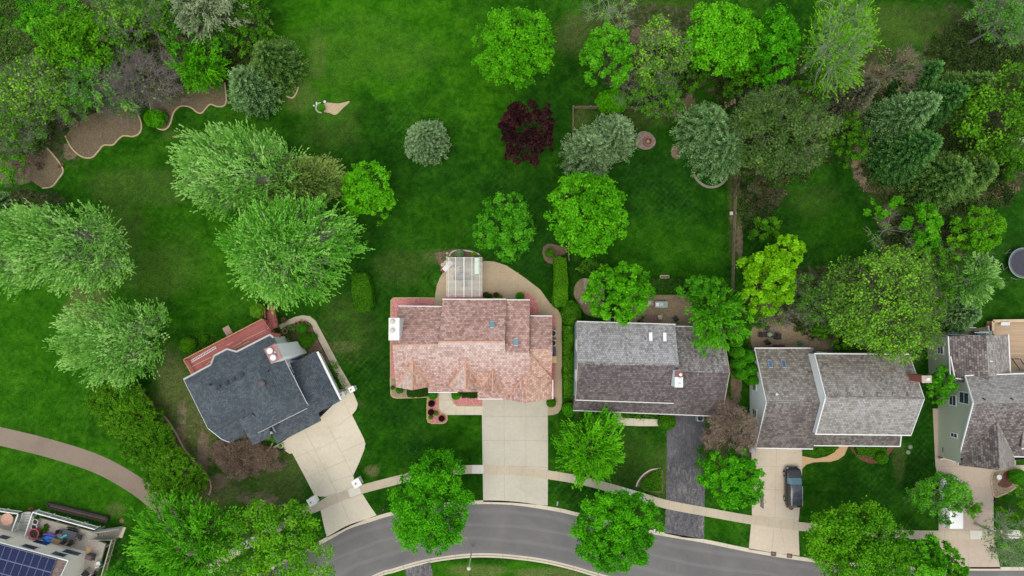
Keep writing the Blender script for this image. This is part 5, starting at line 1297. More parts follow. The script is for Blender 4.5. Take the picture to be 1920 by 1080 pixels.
        tint = 0.34 + tone_c[idx] + 0.34 * t[:, 0] ** 1.2 + r.normal(0, 0.16, nl) + low[idx]
    else:
        pos = cl[idx] + u * rc[idx][:, None] * rr * np.array([1, 1, 0.8])
        nr = unit(u * 0.7 + rdir(r, nl) * 0.55 + np.array([0, 0, 0.5])); ax = unit(rdir(r, nl) + outw * 0.5)
        L, W = leaf * 1.1, leaf * 0.75
        tint = 0.48 + tone_c[idx] + r.normal(0, 0.17, nl) + low[idx]
    pos[:, 2] = np.maximum(pos[:, 2], 0.08)
    root = empty(name, (C[0], C[1], 0), label, cat, group)
    V, F, T = leaves(r, pos, ax, nr, L, W, tint)
    np_mesh("crown", V, F, LMat(col), root, {"tint": T})
    V, F = skeleton(r, base, top, cl, 0.014 * h + 0.03, nlimb, twig, twlen, twr)
    np_mesh("trunk", V, F, bk or BARK, root)
    return root
def spruce(bx, by, rpx, h, col, label, name="spruce_tree", tuft=0.34, tip=None, dens=1.0, group=None, power=0.8, aspect=1.0, tipc=True, cat="tree", glow=0.0):
    CNT[0] += 1; r = np.random.RandomState(2000 + CNT[0])
    b = P(bx, by, 0); R = rpx * 0.0664; C = np.array([b.x, b.y, 0.0])
    # whorls of branches, each ending in a finger of needle tufts
    f = lump(r, 6); AZ = []; TT = []; FR = []; nlev = max(6, int(h / (tuft * 1.15) * dens))
    for L_ in range(nlev):
        t_ = (L_ + 0.3) / nlev; rl = R * (1 - t_) ** power; nb_ = int(max(5, 2 * np.pi * rl / (tuft * 2.0))); o_ = r.uniform(0, 6.283)
        for k_ in range(nb_):
            a_ = o_ + 2 * np.pi * k_ / nb_ + r.uniform(-.16, .16); s_ = r.uniform(0.88, 1.08)
            for fr_ in (0.62, 0.80, 0.97):
                if rl * (1 - fr_) > tuft * 2.6: continue
                AZ.append(a_); TT.append(t_ + r.uniform(-.3, .3) / nlev); FR.append(fr_ * s_)
    az = np.array(AZ); t = np.clip(np.array(TT), 0.0, 0.985); FR = np.array(FR); n = len(az)
    dd = np.stack([np.cos(az), np.sin(az), t * 2 - 1], 1)
    rr = R * (1 - t) ** power * FR * (0.95 + 0.14 * f(dd))
    zz = 0.35 + (h - 0.35) * t + (FR - 0.8) * 0.5
    ctr = C + np.stack([np.cos(az) * rr, np.sin(az) * rr * aspect, zz], 1)
    outd = unit(np.stack([np.cos(az), np.sin(az) * aspect, np.full(n, 0.35)], 1))
    k = 34; nl = n * k; idx = np.repeat(np.arange(n), k); th = tuft * 1.15 * r.uniform(0.7, 1.25, n) * (0.6 + 0.4 * (1 - t))
    u = rdir(r, nl); al = (u * outd[idx]).sum(1, keepdims=True); u2 = u + outd[idx] * al * 0.75; q = r.uniform(0.2, 1, (nl, 1)) ** 0.7
    pos = ctr[idx] + u2 * q * th[idx][:, None] * np.array([0.85, 0.85, 0.7]); u = unit(u * 0.5 + outd[idx] * 0.9)
    pos[:, 2] = np.maximum(pos[:, 2], 0.06)
    tone = -0.07 + r.normal(0, 0.13, n) + (FR - 0.8) * 0.5
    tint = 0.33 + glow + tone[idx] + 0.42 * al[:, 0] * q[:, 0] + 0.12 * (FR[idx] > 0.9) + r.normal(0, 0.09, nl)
    root = empty(name, (b.x, b.y, 0), label, cat, group)
    V, F, T = leaves(r, pos, u + rdir(r, nl) * 0.35, rdir(r, nl) + np.array([0, 0, .6]), 0.20, 0.075, tint)
    # inner needles so that the cone is not hollow
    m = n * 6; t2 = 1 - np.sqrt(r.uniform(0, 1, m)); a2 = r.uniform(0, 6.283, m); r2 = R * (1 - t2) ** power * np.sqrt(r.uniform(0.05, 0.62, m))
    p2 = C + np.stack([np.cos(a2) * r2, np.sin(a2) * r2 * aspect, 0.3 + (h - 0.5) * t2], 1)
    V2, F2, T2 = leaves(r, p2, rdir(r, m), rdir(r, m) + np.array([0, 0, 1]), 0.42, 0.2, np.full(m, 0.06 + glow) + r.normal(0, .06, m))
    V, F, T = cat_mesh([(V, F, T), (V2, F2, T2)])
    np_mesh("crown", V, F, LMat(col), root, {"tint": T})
    if tipc:
        m = 110; d2 = rdir(r, m); p3 = C + np.array([0, 0, h * 0.93]) + d2 * np.array([0.6, 0.6, 0.7]) * r.uniform(0.2, 1, (m, 1))
        V, F, T = leaves(r, p3, d2, rdir(r, m) + np.array([0, 0, .6]), 0.2, 0.08, r.uniform(0.3, 0.9, m))
        np_mesh("new_growth", V, F, leafmat("leaf_newgrowth", (0.20, 0.24, 0.08), (0.33, 0.36, 0.14), (0.45, 0.46, 0.2), 0.2), root, {"tint": T})
    P0 = np.array([C, C + [0, 0, h * .5]]); P1 = np.array([C + [0, 0, h * .5], C + [0, 0, h * .96]])
    parts = [segs(P0, P1, np.array([0.03 * h, 0.018 * h]), np.array([0.018 * h, 0.02]), 8)]
    nb = 90; tb = r.uniform(0.05, 0.9, nb); ab = r.uniform(0, 6.283, nb); rb = R * (1 - tb) ** power * 0.85
    s0 = C + np.stack([0 * ab, 0 * ab, tb * h], 1); s1 = C + np.stack([np.cos(ab) * rb, np.sin(ab) * rb * aspect, tb * h - 0.2], 1)
    parts.append(segs(s0, s1, np.full(nb, 0.05), np.full(nb, 0.012), 4))
    V, F, _ = cat_mesh(parts); np_mesh("trunk", V, F, BARK, root)
    return root
def shrub(px, py, rx, ry, h, col, label, name="shrub", leaf=0.13, group=None, dens=1.0, lumpy=0.08, flat=False, cat="shrub", round_=True):
    CNT[0] += 1; r = np.random.RandomState(3000 + CNT[0])
    c = P(px, py, h * 0.5); s = (H - h * 0.5) / FPX; R = np.array([rx * s, ry * s, h * 0.52]); C = np.array(c)
    area = 2 * np.pi * ((R[0] + R[1]) / 2) * (h + R[0]) / 2 * 1.3; nl = int(dens * area * 3.0 / (leaf * leaf * 0.36)); nl = min(nl, 30000)
    d = rdir(r, nl); d[:, 2] = np.where(d[:, 2] < -0.5, -d[:, 2], d[:, 2]); f = lump(r, 8); fl = f(d * 1.6)
    if not round_: d = np.sign(d) * np.abs(d) ** 0.55; 
    rad = (1 + lumpy * 1.5 * fl) * (1 - r.uniform(0, 1, nl) ** 2.5 * 0.35)
    pos = C + d * R * rad[:, None]; pos[:, 2] = np.clip(pos[:, 2], 0.04, None)
    tint = 0.46 + 0.2 * fl + r.normal(0, 0.16, nl)
    root = empty(name, (C[0], C[1], 0), label, cat, group)
    V, F, T = leaves(r, pos, rdir(r, nl) + d * 0.4, d * 0.8 + rdir(r, nl) * 0.6, leaf * 1.1, leaf * 0.75, tint)
    np_mesh("foliage", V, F, LMat(col), root, {"tint": T})
    k = 12; a = r.uniform(0, 6.283, k); e = C + np.stack([np.cos(a) * R[0] * .6, np.sin(a) * R[1] * .6, np.full(k, h * 0.2)], 1)
    V, F = segs(np.tile([[C[0], C[1], 0.0]], (k, 1)), e, np.full(k, 0.03), np.full(k, 0.01), 4); np_mesh("stems", V, F, BARK, root)
    return root
def boxhedge(pts, h, col, label, leaf=0.13, name="clipped_hedge", dens=1.0, zpx=None, rough=0.10):
    """clipped hedge: a block of leaves over a polygon given at hedge-top height"""
    CNT[0] += 1; r = np.random.RandomState(4000 + CNT[0])
    poly = ccw([(p.x, p.y) for p in GL(pts, h)]); A = np.array([p[:2] for p in poly]); mn, mx = A.min(0), A.max(0)
    n_top = int((mx - mn).prod() * dens * 3.4 / (leaf * leaf * .36)); X_ = r.uniform(mn[0], mx[0], n_top); Y_ = r.uniform(mn[1], mx[1], n_top)
    k = inpoly(X_, Y_, poly); X_, Y_ = X_[k], Y_[k]
    bz = (fbm(X_, Y_, 1.1, CNT[0]) - 0.5) * rough * 5
    t1 = np.stack([X_, Y_, h + bz * 0.5 + r.uniform(-0.18, 0.03, len(X_))], 1); n1 = np.tile([[0, 0, 1.0]], (len(X_), 1))
    T1 = 0.48 + bz * 0.8 + r.normal(0, .17, len(X_))
    ps = [t1]; ns = [n1]; ts = [T1]
    for i in range(len(A)):
        a, b = A[i], A[(i + 1) % len(A)]; L = np.linalg.norm(b - a); m = int(L * h * dens * 2.6 / (leaf * leaf * .36)); t = r.uniform(0, 1, (m, 1))
        q = a + (b - a) * t; nv = np.array([b[1] - a[1], a[0] - b[0], 0]) / max(L, 1e-6)
        z = r.uniform(0.05, h, m); off = (fbm(q[:, 0], z + q[:, 1], 0.9, CNT[0]) - .5) * rough * 4 + r.uniform(-.12, .04, m)
        ps.append(np.stack([q[:, 0] + nv[0] * off, q[:, 1] + nv[1] * off, z], 1)); ns.append(np.tile([nv], (m, 1))); ts.append(0.42 + r.normal(0, .16, m))
    pos = np.concatenate(ps); nn = np.concatenate(ns); T = np.concatenate(ts); nl = len(pos)
    C = A.mean(0); root = empty(name, (C[0], C[1], 0), label, "hedge")
    V, F, T = leaves(r, pos, rdir(r, nl), nn * 0.9 + rdir(r, nl) * 0.6, leaf * 1.1, leaf * .75, T)
    np_mesh("foliage", V, F, LMat(col), root, {"tint": T})
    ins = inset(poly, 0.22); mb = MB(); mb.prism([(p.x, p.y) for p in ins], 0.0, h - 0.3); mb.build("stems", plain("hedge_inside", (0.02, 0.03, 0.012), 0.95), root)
    return root
def baretree(px, py, rx, ry, h, label, bk=None, ncl=119, twig=10, col=None, dens=0.08, name="bare_tree", zr=0.38, twlen=1.3, twr=0.016, leaf=0.2, **k):
    return deciduous(px, py, rx, ry, h, col or 'olive', label, name, dens=dens, leaf=leaf, bk=bk or BARKG, ncl=ncl, twig=twig, zr=zr, twlen=twlen, twr=twr, fill=0.8, **k)

# big silver-leaved maples on the left
deciduous(116, 466, 130, 84, 13, 'silver', "largest pale silvery maple, at the left edge above the round one beside the brown path", "silver_maple_tree", style='feather', wind=(-0.75, -0.15), leaf=0.30, dens=0.85, group="silvery maples on the left lawns", bk=BARKG)
deciduous(218, 643, 104, 80, 11, 'silver', "round pale silvery maple standing above the row of dark hedges", "silver_maple_tree", style='feather', wind=(-0.6, -0.1), leaf=0.28, dens=0.9, group="silvery maples on the left lawns", bk=BARKG)
deciduous(455, 322, 112, 78, 12, 'silver', "pale silvery maple north of the olive willow, below the wood edge", "silver_maple_tree", style='feather', wind=(-0.7, 0.25), leaf=0.28, dens=0.9, group="silvery maples on the left lawns", bk=BARKG)
deciduous(546, 474, 122, 98, 13, 'silverg', "pale silvery maple closest to the blue roofed house, above its deck", "silver_maple_tree", style='feather', wind=(0.25, 0.1), leaf=0.29, dens=0.95, group="silvery maples on the left lawns", bk=BARKG)
deciduous(562, 348, 84, 56, 9, 'willow', "fine olive yellow willow squeezed between two silvery maples", "willow_tree", style='feather', wind=(0.3, 0.2), leaf=0.22, dens=1.0)
deciduous(690, 358, 51, 54, 7, 'bright', "small bright green maple right of the olive willow", "maple_tree", leaf=0.26, ncl=102, lumpy=0.22)
deciduous(967, 92, 71, 78, 11, 'bright', "big bright green maple alone at the top of the open lawn", "maple_tree", leaf=0.27, lumpy=0.12, dens=1.1)
deciduous(987, 252, 53, 58, 8, 'purple', "dark purple leaved plum tree standing on the open lawn", "plum_tree", leaf=0.26, lumpy=0.12, dens=1.1)
deciduous(946, 425, 56, 63, 9, 'mid', "mid green tree north east of the white pergola", "maple_tree", leaf=0.26, lumpy=0.15, style='round')
deciduous(1100, 404, 75, 79, 11, 'bright', "large bright green maple between the plum tree and the clipped hedge", "maple_tree", leaf=0.29, lumpy=0.10, dens=1.1)
spruce(802, 270, 44, 6.5, 'greysp', "small round grey green spruce alone in the middle of the lawn", tuft=0.28)
spruce(1100, 294, 54, 8, 'greysp', "grey green spruce touching the top of the large bright maple", tuft=0.34)
spruce(1146, 264, 47, 8, 'greysp', "grey green spruce behind its twin, left of the fire pit", tuft=0.32)
spruce(1312, 254, 56, 8, 'bluesp', "rounded blue green spruce, upper one of the pair right of the fire pit", tuft=0.42, power=0.62)
spruce(1336, 292, 54, 8, 'bluesp', "rounded blue green spruce, lower one of the pair above the curved stone edging", tuft=0.42, power=0.62)
deciduous(1157, 549, 62, 54, 9, 'bright', "bright green maple overhanging the paver terrace of the grey roofed house", "maple_tree", leaf=0.30, lumpy=0.12)
deciduous(1318, 550, 44, 34, 6.5, 'mid', "greyish green tree above the bright one at the terrace corner", "leafy_tree", leaf=0.24, lumpy=0.2)
deciduous(1342, 600, 54, 54, 8.5, 'fresh', "bright green tree leaning over the corner of the grey roof", "leafy_tree", leaf=0.28, style='feather', wind=(0.1, -0.4), lumpy=0.18)
deciduous(1432, 530, 50, 62, 9, 'yellow', "vivid yellow green tree beside the long fence", "maple_tree", leaf=0.25, lumpy=0.2)
deciduous(1466, 476, 34, 36, 9, 'yellow', "smaller vivid yellow green tree leaning over the top of its larger twin", "maple_tree", leaf=0.25, lumpy=0.25)
deciduous(1648, 572, 106, 104, 13, 'olive', "very wide olive tree with grey twigs behind the double gabled roof", "twiggy_tree", leaf=0.24, dens=0.42, twig=6, bk=BARKO, ncl=460, fill=0.5, nlimb=9, twlen=1.1)
deciduous(1520, 560, 46, 46, 7, 'hedge', "dark bushy tree with grey twigs left of the widest olive tree", "twiggy_tree", leaf=0.24, dens=0.45, twig=9, bk=BARKG, ncl=102)
deciduous(1758, 520, 32, 62, 7, 'hedge', "dark green tree between the widest olive tree and the grey green one", "leafy_tree", leaf=0.25, dens=0.8, twig=3, bk=BARKG)
deciduous(1820, 525, 44, 48, 8, 'silver', "grey green tree left of the trampoline", "leafy_tree", leaf=0.24, style='feather', wind=(0.3, -0.1), dens=0.9, twig=2, bk=BARKG)
spruce(1785, 590, 33, 5, 'bluesp', "small blue green spruce at the corner of the green house", tuft=0.28, tipc=False)
deciduous(1724, 428, 36, 46, 8, 'fresh', "bright green tree with dead bare limbs on one side", "leafy_tree", leaf=0.27, lumpy=0.25, dens=0.9, ncl=34)
baretree(1672, 428, 46, 34, 5, "dead grey branches spreading beside the bright green tree", ncl=16, twig=5, dens=0.05, bk=BARKP, twr=0.03, twlen=1.2)
deciduous(1652, 392, 34, 20, 4.5, 'fresh', "small bright green branchy tree above the dead grey branches", "leafy_tree", leaf=0.26, ncl=12, dens=0.8, lumpy=.3)
deciduous(1820, 432, 48, 45, 8, 'golden', "yellow olive tree above the grey green tree, left of the trampoline", "leafy_tree", leaf=0.25, lumpy=0.2)
spruce(1655, 236, 47, 11, 'bluesp', "tall blue green spruce with a yellow tip pointing up and right", tuft=0.42, power=0.6)
spruce(1668, 300, 56, 10, 'greensp', "dark green spruce directly below the tall blue green one", tuft=0.40, power=0.7, tipc=False)
spruce(1578, 198, 36, 8.5, 'brownsp', "brownish thinning spruce left of the tall blue green one", tuft=0.36, tipc=False)
spruce(1688, 165, 36, 8, 'greensp', "dark green spruce behind the tall blue green one", tuft=0.40, power=0.6, tipc=False)
spruce(1722, 210, 46, 9, 'greensp', "dark green spruce in the middle of the group at the right", tuft=0.40, power=0.7, tipc=False)
spruce(1765, 190, 46, 9, 'olivesp', "dark olive spruce, easternmost of the upper evergreen group", tuft=0.38, power=0.7, tipc=False)
spruce(1735, 345, 60, 8, 'olivesp', "wide dark olive evergreen at the lower end of the group", tuft=0.40, power=0.6, tipc=False)
spruce(1790, 335, 48, 7, 'olivesp', "loose olive evergreen right of the wide dark one", tuft=0.38, power=0.6, tipc=False)
deciduous(1870, 215, 80, 85, 11, 'hedgey', "broad sparse tree with scattered light leaves at the right edge", "twiggy_tree", leaf=0.30, dens=0.35, twig=5, bk=BARK, ncl=238, nlimb=8)
baretree(1462, 250, 92, 82, 11, "wide grey twiggy tree with a green rim, left of the evergreens", ncl=300, twig=4, dens=0.65, col='oliveg', leaf=0.25, nlimb=10, twr=0.011, bk=bark("ash", (0.20, 0.20, 0.16)), name="twiggy_tree")
deciduous(1565, 82, 60, 88, 15, 'lime', "tall yellow green tree with pale branches leaning up and right", "birch_tree", leaf=0.26, dens=0.42, twig=5, bk=BARKP, style='feather', wind=(0.5, 0.35), ncl=221, zr=0.42, nlimb=8)
deciduous(1352, 74, 68, 72, 11, 'bright', "bright green maple at the top left of the tall pale branched tree", "maple_tree", leaf=0.28, lumpy=0.2, ncl=161)
deciduous(1448, 95, 44, 74, 10, 'deep', "darker green maple between two bright ones at the top", "maple_tree", leaf=0.28, lumpy=0.15)
deciduous(1134, 112, 50, 58, 9, 'fresh', "medium green tree right of the solitary big maple", "leafy_tree", leaf=0.26, lumpy=0.15, dens=0.9)
deciduous(1240, 108, 52, 72, 9, 'olive', "sparse yellow olive tree at the top between two green trees", "twiggy_tree", leaf=0.24, dens=0.30, twig=6, bk=BARKG, ncl=144)
deciduous(1228, 180, 52, 38, 7, 'hedge', "dull green tree above the fence, north of the fire pit", "leafy_tree", leaf=0.24, dens=0.65, twig=4, bk=BARKG)
shrub(1150, 190, 32, 22, 2.2, 'bright', "vivid green bush at the fence corner", leaf=0.2, lumpy=.15)
baretree(1170, 160, 27, 30, 5, "small violet grey bare tree above the fence", bk=BARKV, ncl=26, twig=9, dens=0.02)
baretree(1143, 18, 46, 42, 8, "bare grey tree at the top edge", bk=BARKP, ncl=34, twig=7, dens=0.05)
baretree(1880, 42, 66, 48, 10, "bare grey tree with weeping green tips at the top right corner", ncl=102, twig=9, dens=0.22, col='fresh', name="twiggy_tree")
deciduous(1910, 30, 40, 44, 9, 'fresh', "weeping light green tree in the top right corner", "willow_tree", style='feather', leaf=0.24, dens=0.7, wind=(0.2, -0.3))
baretree(1675, 135, 38, 38, 7, "brown bare tree just above the evergreen group", bk=BARKR, ncl=40, twig=10, dens=0.06, col='willow')
deciduous(1418, 352, 46, 38, 5, 'rust', "brown olive thorny tree beside the long fence", "twiggy_tree", leaf=0.2, dens=0.35, twig=10, bk=BARK, ncl=45)
deciduous(1432, 430, 34, 22, 4, 'hedge', "dull green bushy tree touching the yellow green tree", "leafy_tree", leaf=0.22)
# wood at the upper left
deciduous(152, 84, 70, 62, 10, 'golden', "bright olive green tree, brightest in the upper left wood", "leafy_tree", leaf=0.28, ncl=144, lumpy=.2)
deciduous(100, 60, 44, 34, 8, 'fresh', "green tree at the top left corner beside the bright olive one", "leafy_tree", leaf=0.28, dens=0.7)
deciduous(262, 40, 78, 52, 10, 'hedgey', "dusty green tree with showing twigs at the top left", "twiggy_tree", leaf=0.26, dens=0.38, twig=8, bk=BARKG, ncl=187)
deciduous(398, 26, 64, 44, 11, 'pale', "pale whitish willow at the top left", "willow_tree", style='feather', leaf=0.24, dens=0.85, wind=(0.1, -0.3))
deciduous(378, 133, 47, 42, 7, 'bright', "bright green tree above the upper scalloped bed", "maple_tree", style='feather', leaf=0.26, wind=(0.2, -0.1), ncl=81, lumpy=0.2)
deciduous(470, 45, 46, 56, 8, 'hedge', "dull green tree right of the pale willow at the top", "leafy_tree", leaf=0.26, dens=0.7, twig=3)
deciduous(340, 62, 40, 50, 7, 'mid', "green tree between the pale willow and the dusty tree", "leafy_tree", leaf=0.26, dens=0.6, twig=3)
spruce(527, 130, 54, 7.5, 'olivesp', "broad olive green spruce above the blue grey one", tuft=0.36)
spruce(484, 176, 50, 7.5, 'bluesp', "blue grey spruce at the edge of the upper scalloped bed", tuft=0.36)
baretree(272, 148, 66, 52, 7, "grey bare tree with long branches above the middle bed", bk=BARKV, ncl=108, twig=11, dens=0.06, col='willow', twlen=1.6)
deciduous(185, 165, 60, 42, 8, 'silverg', "feathery light green tree over the middle scalloped bed", "leafy_tree", style='feather', leaf=0.24, dens=0.6, twig=4, bk=BARKG, wind=(0.2, -0.3))
baretree(232, 192, 46, 28, 5, "low violet grey weeping tree below the feathery green one", bk=BARKV, ncl=46, twig=11, dens=0.12, col='fresh', twlen=1.4)
baretree(312, 168, 32, 28, 5, "small grey weeping tree left of the bright green one", bk=BARKG, ncl=34, twig=10, dens=0.12, col='willow')
deciduous(60, 165, 82, 60, 9, 'olive', "dusty olive tree with grey twigs at the left edge of the wood", "twiggy_tree", leaf=0.26, dens=0.36, twig=8, bk=BARKG, ncl=204)
deciduous(118, 198, 50, 36, 7, 'hedgey', "thin leafed dull tree behind the middle scalloped bed", "twiggy_tree", leaf=0.24, dens=0.35, twig=9, bk=BARKG, ncl=119)
deciduous(30, 240, 56, 46, 8, 'hedgey', "thin tree with light leaves low in the left wood", "twiggy_tree", leaf=0.24, dens=0.32, twig=8, bk=BARKG, ncl=144)
deciduous(12, 315, 42, 32, 5, 'golden', "low olive bushy tree at the left edge beside the short edging", "leafy_tree", leaf=0.24, dens=0.5, twig=5, bk=BARKG)
spruce(14, 388, 26, 5, 'bluesp', "small grey evergreen at the left edge above the largest maple", tuft=0.3, tipc=False)
deciduous(78, 375, 50, 20, 4.5, 'rust', "low brownish olive tree above the largest silvery maple", "twiggy_tree", leaf=0.22, dens=0.5, twig=5)
shrub(291, 222, 20, 17, 1.8, 'bright', "round vivid green bush between the two scalloped beds", leaf=0.16, lumpy=.12)
deciduous(425, 75, 40, 34, 6, 'mid', "green understorey tree below the pale willow", "leafy_tree", leaf=0.26, dens=0.6, twig=4)
baretree(355, 95, 50, 34, 5, "brown bare thicket tree below the pale willow", bk=BARKR, ncl=40, twig=11, dens=0.05)
baretree(210, 130, 44, 30, 6, "grey bare tree between the bright olive and feathery trees", bk=BARKG, ncl=36, twig=10, dens=0.12)
# street and front garden trees
deciduous(809, 934, 72, 90, 10, 'deep', "dense deep green street tree between the cream and the wide driveways", "street_tree", leaf=0.23, lumpy=0.16, dens=1.15, group="dense green trees along the street")
deciduous(1153, 988, 78, 74, 10, 'deep', "dense deep green street tree right of the wide driveway, over the kerb", "street_tree", leaf=0.23, lumpy=0.16, dens=1.15, group="dense green trees along the street")
deciduous(1107, 840, 58, 61, 8, 'bright', "bright green tree in the front lawn of the grey roofed house", "leafy_tree", style='feather', leaf=0.25, wind=(0, 0.1), lumpy=.18, ncl=144)
deciduous(1367, 897, 60, 56, 7.5, 'deep', "round dense green tree beside the parked car driveway", "street_tree", leaf=0.24, lumpy=0.10, dens=1.15, group="dense green trees along the street")
deciduous(1600, 1030, 92, 86, 11, 'golden', "wide lime and olive tree over the sidewalk below the parked car", "maple_tree", leaf=0.25, lumpy=0.22, ncl=289, dens=0.95)
deciduous(1712, 1045, 42, 50, 9, 'fresh', "green tree joined to the wide lime tree at the bottom edge", "maple_tree", leaf=0.25)
deciduous(1762, 1055, 40, 44, 8, 'bright', "bright green tree in front of the van driveway at the bottom edge", "maple_tree", leaf=0.25, lumpy=.2)
deciduous(1757, 932, 52, 46, 7, 'fresh', "open light green tree hanging over the white van", "leafy_tree", leaf=0.22, lumpy=0.3, dens=0.55, twig=3, bk=BARKG, ncl=102, asym=1)
deciduous(1808, 945, 26, 20, 6.5, 'golden', "small yellow green tree leaning over the white van", "leafy_tree", leaf=0.2, dens=0.4, lumpy=.3, twig=3, ncl=18)
baretree(1890, 1010, 54, 40, 9, "thin twiggy tree over the sidewalk in the lower right corner", bk=BARKP, ncl=102, twig=6, dens=0.10, col='hedgey', name="twiggy_tree")
deciduous(1905, 955, 32, 44, 6, 'hedgey', "sparse light leaved tree at the right edge of the van driveway lawn", "leafy_tree", leaf=0.24, dens=0.35, twig=5, ncl=40)
deciduous(350, 1010, 98, 82, 10, 'fresh', "feathery bright green tree at the bottom beside the hedge row", "larch_tree", style='feather', leaf=0.27, wind=(-0.2, 0.3), ncl=187, lumpy=.25, dens=1.0)
deciduous(300, 1068, 90, 40, 8, 'mid', "leafy green tree cut by the bottom edge near the deck stairs", "leafy_tree", leaf=0.24, dens=0.7)
deciduous(520, 1035, 96, 96, 10, 'golden', "olive green twiggy tree over the street at the bottom left", "twiggy_tree", leaf=0.26, dens=0.75, twig=3, bk=BARKG, ncl=230, lumpy=.2)
baretree(1366, 800, 46, 44, 6, "pinkish tan bare tree between the two grey roofed houses", bk=BARKR, ncl=102, twig=14, dens=0.45, col='tan', twlen=1.1)
deciduous(1757, 722, 29, 38, 6, 'mid', "dark fresh green tree between the double gabled and the green house", "leafy_tree", leaf=0.24)
baretree(1462, 590, 40, 24, 4, "small violet bare tree behind the worn patio", bk=BARKV, ncl=34, twig=9, dens=0.06)
# hedges and shrubs
for x, y, rx, ry, lb in [(222, 748, 60, 37, "topmost green mound of the hedge row beside the silvery maple"), (251, 788, 55, 33, "second green mound from the top of the hedge row"),
                     (278, 830, 50, 40, "third green mound of the hedge row, level with the brown shrubs"), (328, 886, 61, 50, "lowest and largest green mound of the hedge row")]:
    deciduous(x, y, rx, ry, 3.6, 'mound', lb, "hedge_shrub", dens=1.3, leaf=0.17, zr=0.5, lumpy=0.02, cat="shrub", group="row of green mounded hedges", clr=0.30, ncl=460, fill=0.3)
for i, (x, y, r_) in enumerate([(1381, 660, 13), (1401, 668, 14), (1383, 680, 13), (1405, 692, 13), (1388, 700, 13), (1409, 712, 11), (1378, 640, 12)]):
    shrub(x, y, r_, r_ * .9, 3.4, 'mid', ["upper left of the bright arborvitae clump between the grey houses", "upper right of the bright arborvitae clump beside the white gable", "middle left of the bright arborvitae clump between the grey houses", "middle right of the bright arborvitae clump beside the white gable",
          "lower left of the bright arborvitae clump between the grey houses", "lower right of the bright arborvitae clump beside the white gable", "northernmost plant of the bright arborvitae clump between the houses"][i], "arborvitae", leaf=0.15, group="arborvitae clump between the grey houses", lumpy=0.1)
boxhedge([(660, 519), (668, 513), (684, 513), (690, 520), (696, 545), (698, 570), (692, 582), (680, 585), (668, 582), (663, 572), (659, 545)], 1.8, 'hedge', "rounded clipped hedge block right of the nearest silvery maple")
boxhedge([(1040, 484), (1050, 481), (1062, 485), (1064, 520), (1065, 560), (1060, 574), (1040, 575), (1038, 550), (1040, 520)], 1.8, 'hedgey', "long clipped hedge running north from the patio corner", rough=.12)
boxhedge([(1212, 522), (1288, 524), (1290, 550), (1214, 549)], 1.6, 'darkh', "dark brownish clipped hedge along the paver terrace", leaf=0.15)
boxhedge([(1058, 612), (1074, 612), (1075, 680), (1074, 745), (1058, 745), (1057, 680)], 1.4, 'hedge', "narrow rough hedge strip beside the pale blue wall", rough=.3, leaf=.17)
shrub(1071, 588, 19, 24, 2.2, 'hedge', "dark round bush at the north end of the narrow hedge strip", leaf=.17)
shrub(1067, 768, 12, 13, 1.5, 'fresh', "bright bush at the south end of the narrow hedge strip", leaf=.16)
boxhedge([(764, 729), (802, 728), (802, 743), (764, 744)], 0.8, 'darkh', "low dark hedge under the western dormer of the pink roof")
boxhedge([(864, 729), (896, 729), (896, 745), (866, 746)], 0.8, 'darkh', "low dark hedge between the porch and the wide driveway")
